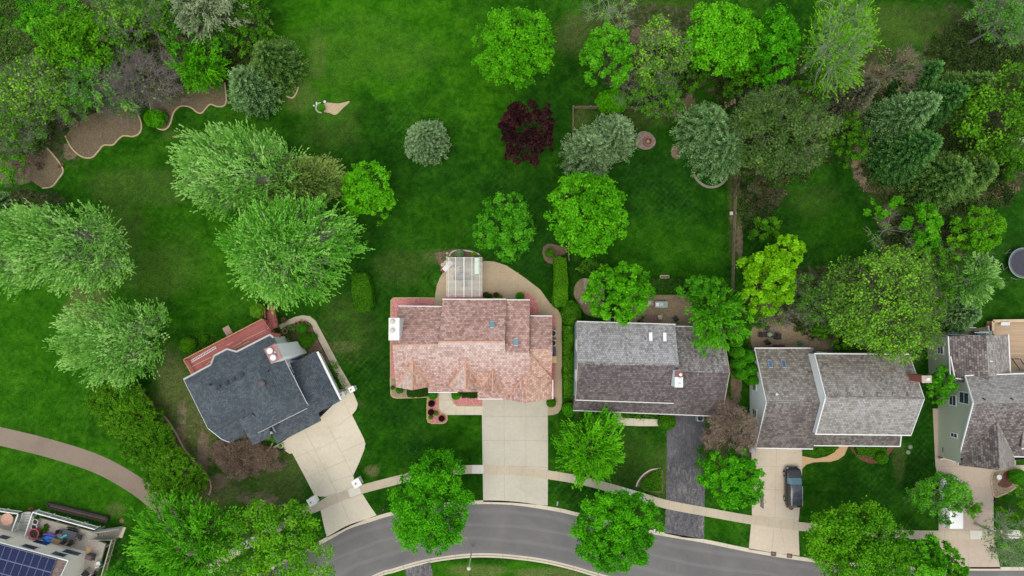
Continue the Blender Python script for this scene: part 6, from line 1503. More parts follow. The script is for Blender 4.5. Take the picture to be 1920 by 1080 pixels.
for x, y, r_, lb, c_ in [(749, 731, 7, "small round green shrub at the south west corner of the pink roofed house", 'hedge'), (811.5, 741, 8.5, "round bright green shrub left of the porch walk", 'mid'), (855, 741, 8.5, "round bright green shrub right of the porch walk", 'mid'),
                        (809, 757, 6, "dark purple shrub, top one in the L-shaped pink bed", 'purple'), (808, 773, 5.5, "dark purple shrub, middle one in the L-shaped pink bed", 'purple'), (828, 785, 5.5, "dark purple shrub nearest the lawn corner of the pink bed", 'purple'),
                        (817.5, 775.5, 4, "tiny green shrub beside the middle purple shrub", 'hedgey'), (807.5, 782.5, 4, "tiny green shrub at the bottom left of the pink bed", 'hedgey'), (736, 727.5, 3.5, "tiny green plant at the west corner of the brown gravel bed", 'hedge'),
                        (1033.5, 755, 9, "round green shrub at the top right corner of the wide driveway", 'hedge'), (975, 556, 8, "round bright shrub in the corner pink bed by the patio", 'mid'), (911, 553, 5.5, "dark shrub, leftmost in the strip below the patio", 'darkh'), (918, 556, 5.5, "dark shrub, second in the strip below the patio", 'darkh'),
                        (930, 553, 5, "dark shrub, third in the strip below the patio", 'darkh'), (937, 557, 4.5, "bright little shrub, last in the strip below the patio", 'mid'), (1029, 590 + 6, 0, "", ''),
                        (573, 638.5, 14.5, "large clipped round topiary in the flower bed of pots", 'hedge'), (588, 632, 7, "small spreading bush right of the round topiary", 'hedge'), (566, 616, 10, "leafy plant north of the round topiary", 'mid'),
                        (352, 646, 15, "round bright bush left of the red deck", 'hedgey'), (385, 635, 7, "small dark bush in a bare ring beside the red deck", 'hedge'), (484, 583, 15, "olive bush above the red deck near its stairs", 'olive'), (1250, 790, 17, "large round clipped bush at the asphalt driveway corner", 'hedge'),
                        (1031, 475, 9, "dark bush inside the ring shaped mulch bed", 'hedge'), (1908, 894, 15, "dark green bush at the right edge beside the stone bed", 'mid'), (375 - 233, 287 - 60, 0, "", ''), (862, 475, 8, "grey green bush in the bed behind the pergola", 'greysp'), (888, 477, 4.5, "yellow flowering plant in the bed behind the pergola", 'yellow'),
                        (602, 202, 7, "small green bush among the white stones on the upper lawn", 'bright'), (516, 800 + 20, 9, "green bush under the eave of the blue roof", 'mid'), (1652, 858, 12, "lime bush beside the dark mulch bed below the long gutter", 'hedge')]:
    if r_ == 0: continue
    shrub(x, y, r_, r_ * 0.95, min(1.6, r_ * 0.12 + 0.15), c_, lb, leaf=0.11 if r_ < 10 else 0.13, lumpy=0.05)
boxhedge([(1508, 838), (1572, 838), (1566, 846), (1545, 852), (1520, 852), (1508, 848)], 0.8, 'hedge', "rounded low hedge under the gutter beside the orange walk")
boxhedge([(1605, 836), (1665, 836), (1662, 852), (1640, 857), (1612, 854)], 0.9, 'hedge', "low hedge in the dark mulch bed under the long gutter")
boxhedge([(1203, 905), (1212, 896), (1222, 889), (1239, 880), (1241, 921), (1222, 922), (1202, 916)], 0.45, 'hedge', "low clipped green planting inside the heart shaped bed", dens=.9)
# reddish brown bare shrubs below the blue roof
for x, y, rx, ry, lb in [(420, 850, 30, 30, "left reddish brown bare shrub under the blue roof"), (450, 876, 36, 22, "lowest reddish brown bare shrub below the blue roof"), (462, 845, 34, 22, "middle reddish brown bare shrub below the blue roof"), (505, 862, 26, 20, "right reddish brown bare shrub near the cream driveway")]:
    deciduous(x, y, rx, ry, 1.8, 'redbud', lb, "bare_shrub", dens=0.2, leaf=0.14, bk=BARKN, ncl=46, twig=8, zr=0.5, fill=0.7, cat="shrub", group="reddish brown bare shrubs", twlen=0.8, twr=0.012, clr=.5)
for x, y, rx, ry, h, c_, lb in [(1585, 632, 26, 24, 3.0, 'hedgey', "light green bush, left one behind the long grey roof"), (1632, 640, 34, 20, 3.0, 'golden', "light green bush, middle one behind the long grey roof"), (1700, 630, 34, 28, 3.5, 'golden', "lime green bush, right one behind the long grey roof"),
                                (1420, 595, 22, 20, 3, 'hedge', "dark green bush below the yellow green tree"), (1545, 615, 24, 20, 3, 'hedge', "dark bush at the right of the worn patio"), (1480, 560, 30, 26, 4, 'hedge', "dark bush behind the small violet tree"), (1105, 500, 24, 12, 1.8, 'hedge', "low dark bush under the large bright maple"), (1880, 300, 50, 40, 4, 'hedge', "dark leafy thicket tree at the right edge"),
                                (1590, 260, 34, 50, 5, 'hedge', "dark undergrowth tree below the brownish spruce"), (1290, 120, 40, 50, 5, 'hedge', "dark green understorey tree left of the bright maple at the top"), (1400, 170, 50, 40, 5, 'hedge', "dark green understorey tree below the bright maple at the top"), (1500, 190, 40, 40, 5, 'hedge', "dark understorey tree below the tall pale branched tree")]:
    deciduous(x, y, rx, ry, h, c_, lb, "leafy_shrub", dens=0.7, leaf=0.22, zr=0.5, lumpy=.2, cat="shrub", twig=2)

# uncountable low growth: wood floor, weeds in beds, rough grass
def scatter(name, label, regions, col, n, leaf, hmax, seed):
    r = np.random.RandomState(seed); ps = []
    tot = sum(rx * ry for _, _, rx, ry in regions)
    for (x, y, rx, ry) in regions:
        m = int(n * rx * ry / tot); k = max(3, m // 60); a = r.uniform(0, 6.283, k); q = np.sqrt(r.uniform(0, 1, k))
        c = [P(x + math.cos(a[i]) * q[i] * rx, y + math.sin(a[i]) * q[i] * ry, 0) for i in range(k)]; c = np.array([(t.x, t.y, 0.0) for t in c])
        idx = r.randint(0, k, m); sz = r.uniform(0.3, 1.0, k); ps.append((c[idx] + unit(r.normal(size=(m, 3))) * (sz[idx] * r.uniform(0.2, 1, m) ** 0.5)[:, None] * np.array([1, 1, hmax]), idx))
    pos = np.concatenate([p[0] for p in ps]); pos[:, 2] = np.abs(pos[:, 2]) + 0.03; n_ = len(pos)
    tint = 0.45 + r.normal(0, 0.2, n_) + (np.concatenate([np.sin(p[1] * 12.9898) for p in ps]) * 0.25)
    V, F, T = leaves(r, pos, rdir(r, n_), rdir(r, n_) * 0.7 + np.array([0, 0, 1]), leaf, leaf * 0.65, tint)
    o = np_mesh(name, V, F, LMat(col), None, {"tint": T}); tag(o, label, kind="stuff")
WOODS = [(40, 215, 66, 80), (60, 140, 90, 80), (240, 90, 120, 80), (400, 80, 90, 70), (470, 70, 40, 60), (150, 120, 90, 60), (300, 150, 60, 40), (20, 60, 40, 60)]
WOODR = [(1240, 140, 70, 60), (1420, 160, 80, 60), (1480, 270, 80, 70), (1600, 200, 50, 70), (1700, 300, 90, 80), (1830, 130, 100, 90), (1850, 270, 80, 60), (1730, 450, 80, 50), (1540, 580, 90, 50), (1420, 380, 34, 60), (1830, 360, 70, 40)]
scatter("undergrowth", "dull green undergrowth across the upper left wood", WOODS, 'wildl', 80000, 0.24, 0.9, 1)
scatter("undergrowth", "brown green undergrowth under the trees at the upper right", WOODR, 'wildr', 80000, 0.24, 0.9, 2)
scatter("brushwood", "dry brown brush on the floor of the wood", [(60, 220, 100, 110), (250, 110, 130, 70), (390, 90, 60, 50), (1240, 120, 60, 60), (1440, 330, 40, 50), (1640, 300, 40, 70), (1860, 330, 60, 50), (1660, 130, 50, 40)], 'redbud', 9000, 0.22, 0.5, 3)
scatter("rough_grass", "bright rough grass in the top left corner of the wood", [(40, 40, 60, 50), (110, 25, 70, 30), (30, 90, 40, 40)], 'fresh', 12000, 0.22, 0.4, 4)
scatter("bed_plants", "low green plants in the garden beds", [(548, 620, 16, 8), (535, 640, 10, 16), (560, 660, 24, 8), (625, 700, 8, 26), (640, 720, 6, 12), (575, 610, 10, 4), (840, 480, 12, 4), (1170, 780, 30, 3), (1205, 777, 30, 3), (120, 262, 6, 6), (380, 630, 16, 12), (1325, 860, 20, 30), (1610, 845, 12, 8)], 'hedge', 9000, 0.12, 0.35, 5)

# ------------------------------------------------------------------ vehicles
def wheel(root, c, r, w, axis_y=True):
    """tyre with rim, axle along world X"""
    n = 20; rows = []
    for (rr, x) in ((r * 0.62, -w / 2), (r * 0.93, -w / 2), (r, -w * 0.32), (r, w * 0.32), (r * 0.93, w / 2), (r * 0.62, w / 2)):
        rows.append([(c[0] + x, c[1] + rr * math.cos(2 * math.pi * k / n), c[2] + rr * math.sin(2 * math.pi * k / n)) for k in range(n)])
    wh = MB(); wh.grid(rows, 0, closed=True); o = wh.build("wheel", plain("tyre_rubber", (0.025, 0.025, 0.027), 0.85), root)
    m = MB()
    for sx in (-1, 1):
        ring = [(c[0] + sx * w * 0.42, c[1] + r * 0.62 * math.cos(2 * math.pi * k / n), c[2] + r * 0.62 * math.sin(2 * math.pi * k / n)) for k in range(n)]
        m.face(ring if sx > 0 else ring[::-1], 0)
        for k in range(5):
            a = 2 * math.pi * k / 5; m.bar((c[0] + sx * w * 0.46, c[1], c[2]), (c[0] + sx * w * 0.46, c[1] + r * .58 * math.cos(a), c[2] + r * .58 * math.sin(a)), 0.03, 0.07)
    m.build("rim", plain("alloy_silver", (0.55, 0.56, 0.58), 0.3, 0.8), o)
def vehicle(name, cx, cy, L, W, st, paint, label, cat, roofp=None, van=False, yaw=0.0):
    """st: stations from nose (+Y) to tail: (t along 0..1, half width, belt z, roof half width, roof z). The cabin rises where roof z > belt z"""
    root = empty(name, (cx, cy, 0.02), label, cat)
    y0 = cy + L / 2; rows = []
    for (t, hw, bz, rw, rz) in st:
        y = y0 - t * L
        half = [(hw * 0.86, 0.24), (hw * 0.97, 0.42), (hw, 0.62), (hw * 0.985, bz * 0.92), (hw * 0.93, bz)]
        if rz > bz + 0.05: half += [(rw + 0.02, rz - 0.10), (rw * 0.9, rz - 0.02), (rw * 0.55, rz + 0.01), (0, rz + 0.025)]
        else: half += [(hw * 0.84, bz + 0.035), (hw * 0.66, bz + 0.05), (hw * 0.3, bz + 0.06), (0, bz + 0.062)]
        full = [(cx - x, y, z) for x, z in half] + [(cx + x, y, z) for x, z in half[::-1][1:]]
        rows.append(full)
    nh = 9; nf = len(rows[0]); cab = [s[4] > s[2] + 0.05 for s in st]
    body = MB(); gl = {'windscreen': MB(), 'side_window': MB(), 'side_windowR': MB(), 'rear_window': MB()}; rf = MB()
    for a in range(len(rows) - 1):
        for b in range(nf - 1):
            q = [rows[a][b], rows[a][b + 1], rows[a + 1][b + 1], rows[a + 1][b]][::-1]
            top = 4 <= b <= 11; side = b in (4, 11)
            if not cab[a] and cab[a + 1] and top: gl['windscreen'].face(q, smooth=True)
            elif cab[a] and not cab[a + 1] and top: gl['rear_window'].face(q, smooth=True)
            elif cab[a] and cab[a + 1] and side and not (van and st[a][0] > 0.36): gl['side_window' if b == 4 else 'side_windowR'].face(q, smooth=True)
            elif cab[a] and cab[a + 1] and top: rf.face(q, smooth=True)
            else: body.face(q, smooth=True)
    body.face(rows[0]); body.face(rows[-1][::-1])
    def weld(o):
        import bmesh
        bm = bmesh.new(); bm.from_mesh(o.data); bmesh.ops.remove_doubles(bm, verts=bm.verts, dist=0.001); bm.to_mesh(o.data); bm.free()
    weld(body.build("body", paint, root))
    gm = glass("car_glass", (0.006, 0.008, 0.01), 0.08); gw = glass("windscreen_glass", (0.10, 0.20, 0.26), 0.05)
    for k, m in gl.items():
        if m.f: weld(m.build("side_window" if k.startswith("side") else k, gw if k == "windscreen" else gm, root))
    if rf.f: weld(rf.build("roof", roofp or paint, root))
    for sx in (-1, 1):
        for ty in (0.175, 0.80): wheel(root, (cx + sx * (W / 2 - 0.09), y0 - ty * L, 0.36), 0.35, 0.23)
        m = MB(); m.box((cx + sx * W * 0.335, y0 - 0.035 * L, 0.70), (0.26, 0.26, 0.12), 0); m.build("headlight", plain("lamp_clear", (0.35, 0.37, 0.40), 0.2), root)
        m = MB(); m.box((cx + sx * W * 0.39, y0 - 0.965 * L, 0.95), (0.18, 0.12, 0.40), 0); m.build("taillight", plain("lamp_red", (0.35, 0.02, 0.02), 0.3), root)
        m = MB(); m.box((cx + sx * (W / 2 + 0.09), y0 - 0.30 * L, 1.02), (0.20, 0.12, 0.14), 0); m.build("mirror", paint, root)
    m = MB(); m.box((cx, y0 + 0.01, 0.52), (W * 0.7, 0.06, 0.22)); m.build("grille", BLACK, root)
    m = MB(); m.box((cx, y0 - L - 0.01, 0.50), (W * 0.82, 0.08, 0.22)); m.build("bumper", BLACK, root)
    return root, y0
blackp = plain("black_car_paint", (0.012, 0.013, 0.016), 0.3, 0.0, var=0.05, spec=0.4); bp = blackp.node_tree.nodes["Principled BSDF"]; bp.inputs["Coat Weight"].default_value = 0.35; bp.inputs["Coat Roughness"].default_value = 0.08
whitep = plain("white_car_paint", (0.86, 0.87, 0.88), 0.2, 0.0, var=0.02, spec=0.6)
c = P(1488, 914, 0.8)
suv = [(0.0, 0.46, 0.60, 0, 0.60), (0.012, 0.66, 0.70, 0, 0.70), (0.035, 0.80, 0.82, 0, 0.82), (0.07, 0.89, 0.92, 0, 0.92), (0.12, 0.94, 0.98, 0, 0.98), (0.20, 0.97, 1.03, 0, 1.03), (0.25, 0.97, 1.06, 0, 1.06), (0.385, 0.98, 1.10, 0.70, 1.60), (0.45, 0.98, 1.10, 0.75, 1.70), (0.62, 0.98, 1.11, 0.76, 1.74), (0.80, 0.97, 1.12, 0.75, 1.72), (0.90, 0.95, 1.12, 0.71, 1.66), (0.965, 0.90, 1.10, 0, 1.10), (0.985, 0.82, 0.95, 0, 0.95), (1.0, 0.68, 0.80, 0, 0.80)]
root, y0 = vehicle("parked_car", c.x, c.y, 4.85, 1.95, suv, blackp, "glossy black family car with roof rails on the buff driveway", "car", roofp=plain("car_roof_sheen", (0.05, 0.058, 0.07), 0.22, var=0.5, spec=0.6, scale=1.2))  # roof lighter than the body: sky reflection put into its base colour
for sx in (-1, 1):
    m = MB(); m.tube([(c.x + sx * 0.66, y0 - 0.42 * 4.85, 1.70), (c.x + sx * 0.67, y0 - 0.46 * 4.85, 1.79), (c.x + sx * 0.67, y0 - 0.88 * 4.85, 1.77), (c.x + sx * 0.66, y0 - 0.91 * 4.85, 1.66)], 0.025, 6); m.build("roof_rail", plain("rail_silver", (0.5, 0.5, 0.5), 0.3, 0.8), root)
c = P(1789, 941, 1.2)
vn = [(0.0, 0.70, 0.72, 0, 0.72), (0.02, 0.86, 0.95, 0, 0.95), (0.06, 0.97, 1.08, 0, 1.08), (0.13, 1.0, 1.16, 0, 1.16), (0.16, 1.0, 1.2, 0, 1.2), (0.27, 1.0, 1.25, 0.76, 1.95), (0.33, 1.0, 1.25, 0.82, 2.05), (0.36, 1.0, 1.25, 0.83, 2.06), (0.6, 1.0, 1.25, 0.84, 2.08), (0.9, 1.0, 1.25, 0.84, 2.07), (0.985, 0.99, 1.25, 0.82, 2.04), (1.0, 0.97, 1.2, 0, 1.2)]
vehicle("parked_van", c.x - 0.3, c.y, 6.1, 2.02, vn, whitep, "white van parked on the pinkish driveway, half hidden under a tree", "van", van=True)

# ------------------------------------------------------------------ pergola and its surroundings
CRW = plain("pergola_white", (0.74, 0.74, 0.68), 0.6, var=0.08)
zp = 2.6
pg = empty("pergola", P(871, 519), "large white slatted pergola over the tan patio", "pergola")
L0, R0_ = 836.5, 904.5; y0p, y1p = 483, 556.5
for k in range(34):
    y = y0p + (y1p - y0p) * k / 33
    m = MB(); m.bar(P(L0, y, zp), P(R0_, y, zp), 0.05, 0.10); m.build("slat", CRW, pg)
for x, w in ((841, .03), (854.5, .055), (870, .08), (885, .055), (899.5, .03)):
    m = MB(); m.bar(P(x, y0p - 1, zp + .12), P(x, y1p + 1, zp + .12), w * 1.4, 0.12); m.build("beam", CRW, pg)
for x in (842, 870, 899):
    for y in (486, 554):
        q = P(x, y, zp); m = MB(); m.box((q.x, q.y, zp / 2 - .02), (0.13, 0.13, zp - 0.1)); m.build("post", CRW, pg)
m = MB(); a, b = P(890, 483.5, zp + .2), P(898, 514, zp + .2); m.box(((a.x + b.x) / 2, (a.y + b.y) / 2, zp + .21), (0.52, abs(a.y - b.y), 0.02)); m.build("roof_panel", plain("mint_panel", (0.55, 0.66, 0.55), 0.5), pg)
def chair(px, py, rz, mat, label, name="garden_chair", z=0.0, s=1.0, group=None, cat="chair"):
    c = P(px, py, z + .4); R = Matrix.Rotation(rz, 3, 'Z'); root = empty(name, (c.x, c.y, z), label, cat, group)
    def W_(x, y, zz): v = R @ Vector((x * s, y * s, 0)); return Vector((c.x + v.x, c.y + v.y, z + zz * s))
    m = MB(); m.box(W_(0, 0, 0.43), (0.5 * s, 0.48 * s, 0.05), rz); m.build("seat", mat, root)
    m = MB(); m.box(W_(0, -0.27, 0.70), (0.5 * s, 0.05, 0.48 * s), rz, 0, (0.2, 0)); m.build("backrest", mat, root)
    for sx in (-1, 1):
        m = MB(); m.tube([W_(sx * .27, -.24, .62), W_(sx * .29, .05, .64), W_(sx * .28, .24, .60)], 0.022, 5); m.build("armrest", mat, root)
        for sy in (-1, 1):
            m = MB(); m.tube([W_(sx * .23, sy * .22, .42), W_(sx * .26, sy * .25, 0.0)], 0.018, 5); m.build("leg", mat, root)
    return root
def table(px, py, w, d, rz, mat, label, name="garden_table", z=0.0, h=0.72, rnd=False, leg=None):
    c = P(px, py, z + h); root = empty(name, (c.x, c.y, z), label, "table")
    m = MB()
    if rnd: m.lathe((c.x, c.y, z + h - 0.03), [(0, 0), (w / 2, 0), (w / 2, 0.035), (0, 0.035)], 24, smooth=False)
    else: m.box((c.x, c.y, z + h), (w, d, 0.04), rz)
    m.build("tabletop", mat, root); R = Matrix.Rotation(rz, 3, 'Z')
    for sx in (-1, 1):
        for sy in (-1, 1):
            v = R @ Vector((sx * w * .36, sy * d * .36, 0)); m = MB(); m.box((c.x + v.x, c.y + v.y, z + h / 2 - .02), (0.05, 0.05, h - 0.05), rz); m.build("leg", leg or mat, root)
    return root
NAVY = plain("navy_cushion", (0.035, 0.03, 0.075), 0.8)
table(868, 520, 1.3, 0.8, 0, NAVY, "dark rectangular table under the middle of the pergola")
for x, y, rz, lb in ((857, 520, -math.pi / 2, "dark cushioned chair at the west end of the pergola table"), (883, 521, math.pi / 2, "dark cushioned chair at the east end of the pergola table"), (866, 508, math.pi, "dark cushioned chair on the north side of the pergola table"), (872, 532, 0, "dark cushioned chair on the south side of the pergola table")):
    chair(x, y, rz, NAVY, lb, "patio_chair", group="dark chairs round the pergola table", s=1.1)
# sun lounger beside the pergola
a, b = P(829, 510, .4), P(843, 495, .4); d_ = (b - a).normalized(); rz = math.atan2(d_.y, d_.x); mid = (a + b) / 2
lg = empty("sun_lounger", (mid.x, mid.y, 0), "white sun lounger with a dark red pillow beside the pergola", "sun lounger")
m = MB(); m.box((mid.x - d_.x * .1, mid.y - d_.y * .1, .38), (1.15, 0.6, 0.06), rz); m.build("seat", WHITE, lg)
m = MB(); q = mid + d_ * .78; m.box((q.x, q.y, .5), (0.62, 0.6, 0.05), rz, 0, (0, -0.4)); m.build("backrest", plain("pinkish_frame", (0.62, 0.52, 0.50), .6), lg)
m = MB(); q = mid - d_ * .55; m.box((q.x, q.y, .45), (0.26, 0.5, 0.09), rz); m.build("pillow", plain("dark_red_cloth", (0.25, 0.03, 0.05), 0.8), lg)
for sx in (-.6, .8):
    for sy in (-.27, .27):
        q = mid + d_ * sx + Vector((-d_.y, d_.x, 0)) * sy; m = MB(); m.box((q.x, q.y, .19), (0.05, 0.05, .38), rz); m.build("leg", WHITE, lg)
for i, (x, y, r_) in enumerate(((838.5, 475, .16), (838, 481.5, .16), (836, 492, .26), (830.5, 496.5, .27))):
    c = P(x, y, 0.06); m = MB(); m.lathe((c.x, c.y, 0.04), [(r_, 0), (r_, 0.05), (r_ * .9, 0.06), (0, 0.06)], 16); o = m.build("stepping_stone", plain("tan_stone", (0.5, 0.40, 0.28), 0.85))
    tag(o, ["northernmost round tan stepping stone by the pergola bed", "second small round tan stepping stone by the pergola bed", "third round tan stepping stone, touching the sun lounger", "round tan stepping stone left of the sun lounger"][i], "stepping stone", "stepping stones beside the pergola")
st_mat = plain("cream_stone", (0.55, 0.52, 0.42), 0.85, var=.2)
edge_ln = smooth_line(GL([(843.5, 479), (846, 474), (852, 470.5), (860, 469.5), (872, 470), (882, 471.5), (890, 473.5), (898, 477)]), 6)
stones, _ = resample(edge_ln, 34)
proto = None
for i, q in enumerate(stones):
    if proto is None:
        m = MB(); m.lathe((0, 0, 0), [(0.10, 0.0), (0.11, 0.07), (0.07, 0.13), (0, 0.14)], 8); proto = m.build("edging_stone", st_mat); tag(proto, "small cream stone in the arc edging the bed behind the pergola", "stone", "cream edging stones behind the pergola"); o = proto
    else: o = proto.copy(); COL.objects.link(o)
    o.location = (q.x, q.y, 0.03); o.rotation_euler = (0, 0, i * 1.3)

# ------------------------------------------------------------------ garden things
def pot(px, py, r_, mat, label, z=0.0, soil=None, h=None, group=None, plant=None, name="flower_pot"):
    h = h or r_ * 1.5; c = P(px, py, z + h); root = empty(name, (c.x, c.y, z), label, "flower pot", group)
    m = MB(); m.lathe((c.x, c.y, z), [(r_ * .7, 0), (r_ * .95, h * .85), (r_ * 1.06, h * .86), (r_ * 1.06, h), (r_ * .88, h), (r_ * .85, h * .8)], 16); m.build("pot", mat, root)
    m = MB(); m.lathe((c.x, c.y, z + h * .82), [(r_ * .88, 0), (0, 0.01)], 16); m.build("soil", soil or plain("potting_soil", (0.06, 0.04, 0.03), .95), root)
    if plant:
        r = np.random.RandomState(int(px * 7 + py)); n = 160; dd = rdir(r, n); dd[:, 2] = np.abs(dd[:, 2])
        V, F, T = leaves(r, np.array([c.x, c.y, z + h]) + dd * r_ * 1.1 * r.uniform(.2, 1, (n, 1)), dd, rdir(r, n), .12, .07, r.uniform(.2, .9, n)); np_mesh("leaves", V, F, LMat(plant), root, {"tint": T})
TERRA = plain("terracotta", (0.38, 0.20, 0.13), 0.8, var=.2); TANP = plain("tan_pot", (0.44, 0.33, 0.20), 0.8, var=.2)
for i, (x, y, r_, mt, lb, pl) in enumerate([(555, 607.5, .24, TERRA, "leftmost terracotta pot against the curved tan walk", None), (562.5, 605, .26, TERRA, "middle terracotta pot against the curved tan walk", None), (570.5, 605.5, .26, TERRA, "rightmost terracotta pot against the curved tan walk", None),
        (543.5, 615, .28, TANP, "tan pot left of the small white ball in the flower bed", 'mid'), (534, 621, .30, TANP, "large tan pot near the deck stairs", None), (540, 621.5, .16, BLACK, "upper small black pot between the tan pots", None), (543, 625, .15, BLACK, "lower small black pot between the tan pots", None),
        (550.5, 617, .18, WHITE, "small white pot in the middle of the flower bed", 'pale'), (553, 642, .14, TERRA, "small pot left of the round topiary", 'hedge'), (532, 600, .34, plain("brown_pot", (0.14, 0.09, 0.06), .8), "large dark brown pot beside the red stairs", 'redbud'), (555, 655, .13, TERRA, "small pot below the round topiary", 'mid')]):
    pot(x, y, r_, mt, lb, 0.045, plant=pl)
def ringy(px, py, r_, mat, label):
    c = P(px, py, .3); root = empty("wire_trellis", (c.x, c.y, 0), label, "trellis")
    for zz in (.15, .4, .65):
        m = MB(); n = 14; m.tube([(c.x + r_ * math.cos(2 * math.pi * k / n), c.y + r_ * math.sin(2 * math.pi * k / n), zz) for k in range(n + 1)], .02, 5); m.build("hoop", mat, root)
    for k in range(4):
        m = MB(); a = k * math.pi / 2; m.tube([(c.x + r_ * math.cos(a), c.y + r_ * math.sin(a), 0), (c.x + r_ * math.cos(a), c.y + r_ * math.sin(a), .8)], .015, 5); m.build("upright", mat, root)
ringy(537, 641, .42, plain("verdigris", (0.30, 0.33, 0.24), .7), "round wire plant support between the chimney and the topiary")
# blue bin at the chimney foot
c = P(555, 669, .5); rt = empty("storage_bin", (c.x, c.y, 0), "blue plastic bin tucked between the white chimney and the garage roof", "bin")
m = MB(); m.box((c.x, c.y, .45), (.6, .7, .9), ang); m.build("body", plain("blue_plastic", (0.05, 0.16, 0.30), .5), rt); m = MB(); m.box((c.x, c.y, .93), (.66, .76, .07), ang); m.build("lid", plain("blue_plastic2", (0.08, 0.20, 0.36), .5), rt)
# four white masonry driveway pillars
PILM = plain("white_masonry", (0.84, 0.82, 0.80), .7, var=.06)
for (x, y, w, h_, rz, lb) in ((584.5, 940.5, .85, 1.3, .5, "white masonry pillar on the left of the cream driveway near the street"), (668.5, 906, .85, 1.3, .5, "white masonry pillar on the right of the cream driveway beside the sidewalk"),
                          (641, 740, .5, 1.5, ang, "white pillar at the garage corner of the blue roofed house"), (659.5, 730, .55, 1.5, ang, "white pillar where the tan walk meets the cream driveway")):
    c = P(x, y, h_ + .02); rt = empty("gate_pillar", (c.x, c.y, 0), lb, "pillar", "white pillars round the cream driveway")
    m = MB(); m.box((c.x, c.y, h_ / 2), (w, w, h_), rz); m.build("shaft", PILM, rt)
    m = MB(); m.box((c.x, c.y, h_ + .04), (w + .14, w + .1, .08), rz); m.build("capstone", plain("white_cap", (0.80, 0.78, 0.75), .6), rt)
    m = MB(); m.lathe((c.x - .08, c.y - .05, h_ + .08), [(.07, 0), (.07, .16), (.1, .18), (0, .24)], 10); m.build("lamp", METAL, rt)
m = MB(); c = P(655, 725, 0.9); 
# planter by the garage: pale pot and dark bag
pot(525.5, 836, .28, WHITE, "white pot with yellow flowers at the garage corner of the blue roof", .03, plant='yellow')
c = P(527, 843, .3); m = MB()
for k in range(7):
    t = k * .9; m.tube([(c.x, c.y, .05), (c.x + .3 * math.cos(t), c.y + .12 * math.sin(t), .35), (c.x + .55 * math.cos(t), c.y + .25 * math.sin(t), .2)], [.09, .07, .02], 6)
tag(m.build("garden_ornament", BLACK), "black spiky ornament beside the white pot at the garage corner", "ornament")
# mailboxes, hydrant, street lamp
def mailbox(px, py, rz, label, mat=DARK):
    c = P(px, py, 1.1); rt = empty("mailbox", (c.x, c.y, 0), label, "mailbox"); R = Matrix.Rotation(rz, 3, 'Z')
    m = MB(); m.box((c.x, c.y, .5), (.1, .1, 1.0), rz); m.build("post", GREYT, rt)
    prof = [(-.1, 0), (.1, 0), (.1, .12), (.07, .19), (0, .22), (-.07, .19), (-.1, .12)]; m = MB()
    rows = [[tuple(Vector((c.x, c.y, 1.0 + z)) + R @ Vector((x, y, 0))) for x, z in prof] for y in (-.26, .26)]
    m.grid(rows, 0, closed=True, smooth=False); m.face(rows[0]); m.face(rows[1][::-1]); m.build("box", mat, rt)
    v = R @ Vector((.11, .05, 0)); m = MB(); m.box((c.x + v.x, c.y + v.y, 1.2), (.02, .05, .2), rz); m.build("flag", plain("flag_red", (.4, .03, .02), .5), rt)
mailbox(715.5, 960, .3, "dark mailbox beside the kerb left of the dense street tree")
mailbox(1045.5, 944, -.2, "grey mailbox on the verge right of the wide driveway", METAL)
mailbox(1227, 996, -.2, "white mailbox against the kerb left of the asphalt driveway", WHITE)
c = P(879, 1066, 7.2); base = P(879, 1066, 7.2)
lp = empty("street_lamp", (c.x, c.y, 0), "pale street lamp on the inner verge at the bottom edge", "street lamp")
m = MB(); m.tube([(c.x, c.y, 0), (c.x, c.y, 7.0)], [.11, .06], 8); m.build("pole", plain("lamp_pole_grey", (.55, .6, .52), .5), lp)
m = MB(); m.lathe((c.x, c.y, 6.95), [(.05, 0), (.18, .1), (.24, .25), (.14, .38), (0, .42)], 14); m.build("lamp_head", plain("lamp_head", (.6, .56, .42), .5), lp)
# basketball hoop
b0 = P(1409, 929, 0); bk_ = P(1427, 940, 3.0); rt = empty("basketball_hoop", (b0.x, b0.y, 0), "basketball hoop on a black pole beside the buff driveway", "basketball hoop")
m = MB(); m.tube([b0, (b0.x + .15, b0.y - .05, 2.2), (bk_.x - .35, bk_.y + .15, 2.95)], .06, 8); m.build("pole", DARK, rt)
m = MB(); rz = .25
for (oy, oz, sy, sz) in ((0, .5, 1.3, .05), (0, -.4, 1.3, .05), (-.63, .05, .05, .9), (.63, .05, .05, .9), (0, .05, 1.2, .03), (0, -.1, .5, .03)):
    m.box((bk_.x, bk_.y + oy, 3.2 + oz), (.06, sy, sz), 0)
m.build("backboard_frame", DARK, rt)
m = MB(); m.box((bk_.x, bk_.y, 3.25), (.02, 1.22, .86)); m.build("backboard", plain("backboard_pale", (.62, .6, .55), .4), rt)
m = MB(); n = 14; m.tube([(bk_.x + .32 + .23 * math.cos(2 * math.pi * k / n), bk_.y + .23 * math.sin(2 * math.pi * k / n), 3.05) for k in range(n + 1)], .02, 5); m.build("rim", plain("rim_orange", (.5, .1, .03), .5), rt)
c = P(1483.5, 951.5, 0.03); m = MB(); m.lathe((c.x, c.y, .03), [(.32, 0), (.32, .015), (0, .018)], 20); tag(m.build("manhole_cover", METAL.copy() if False else plain("dark_iron", (.09, .08, .08), .7)), "round dark cover on the buff driveway behind the parked car", "manhole cover")
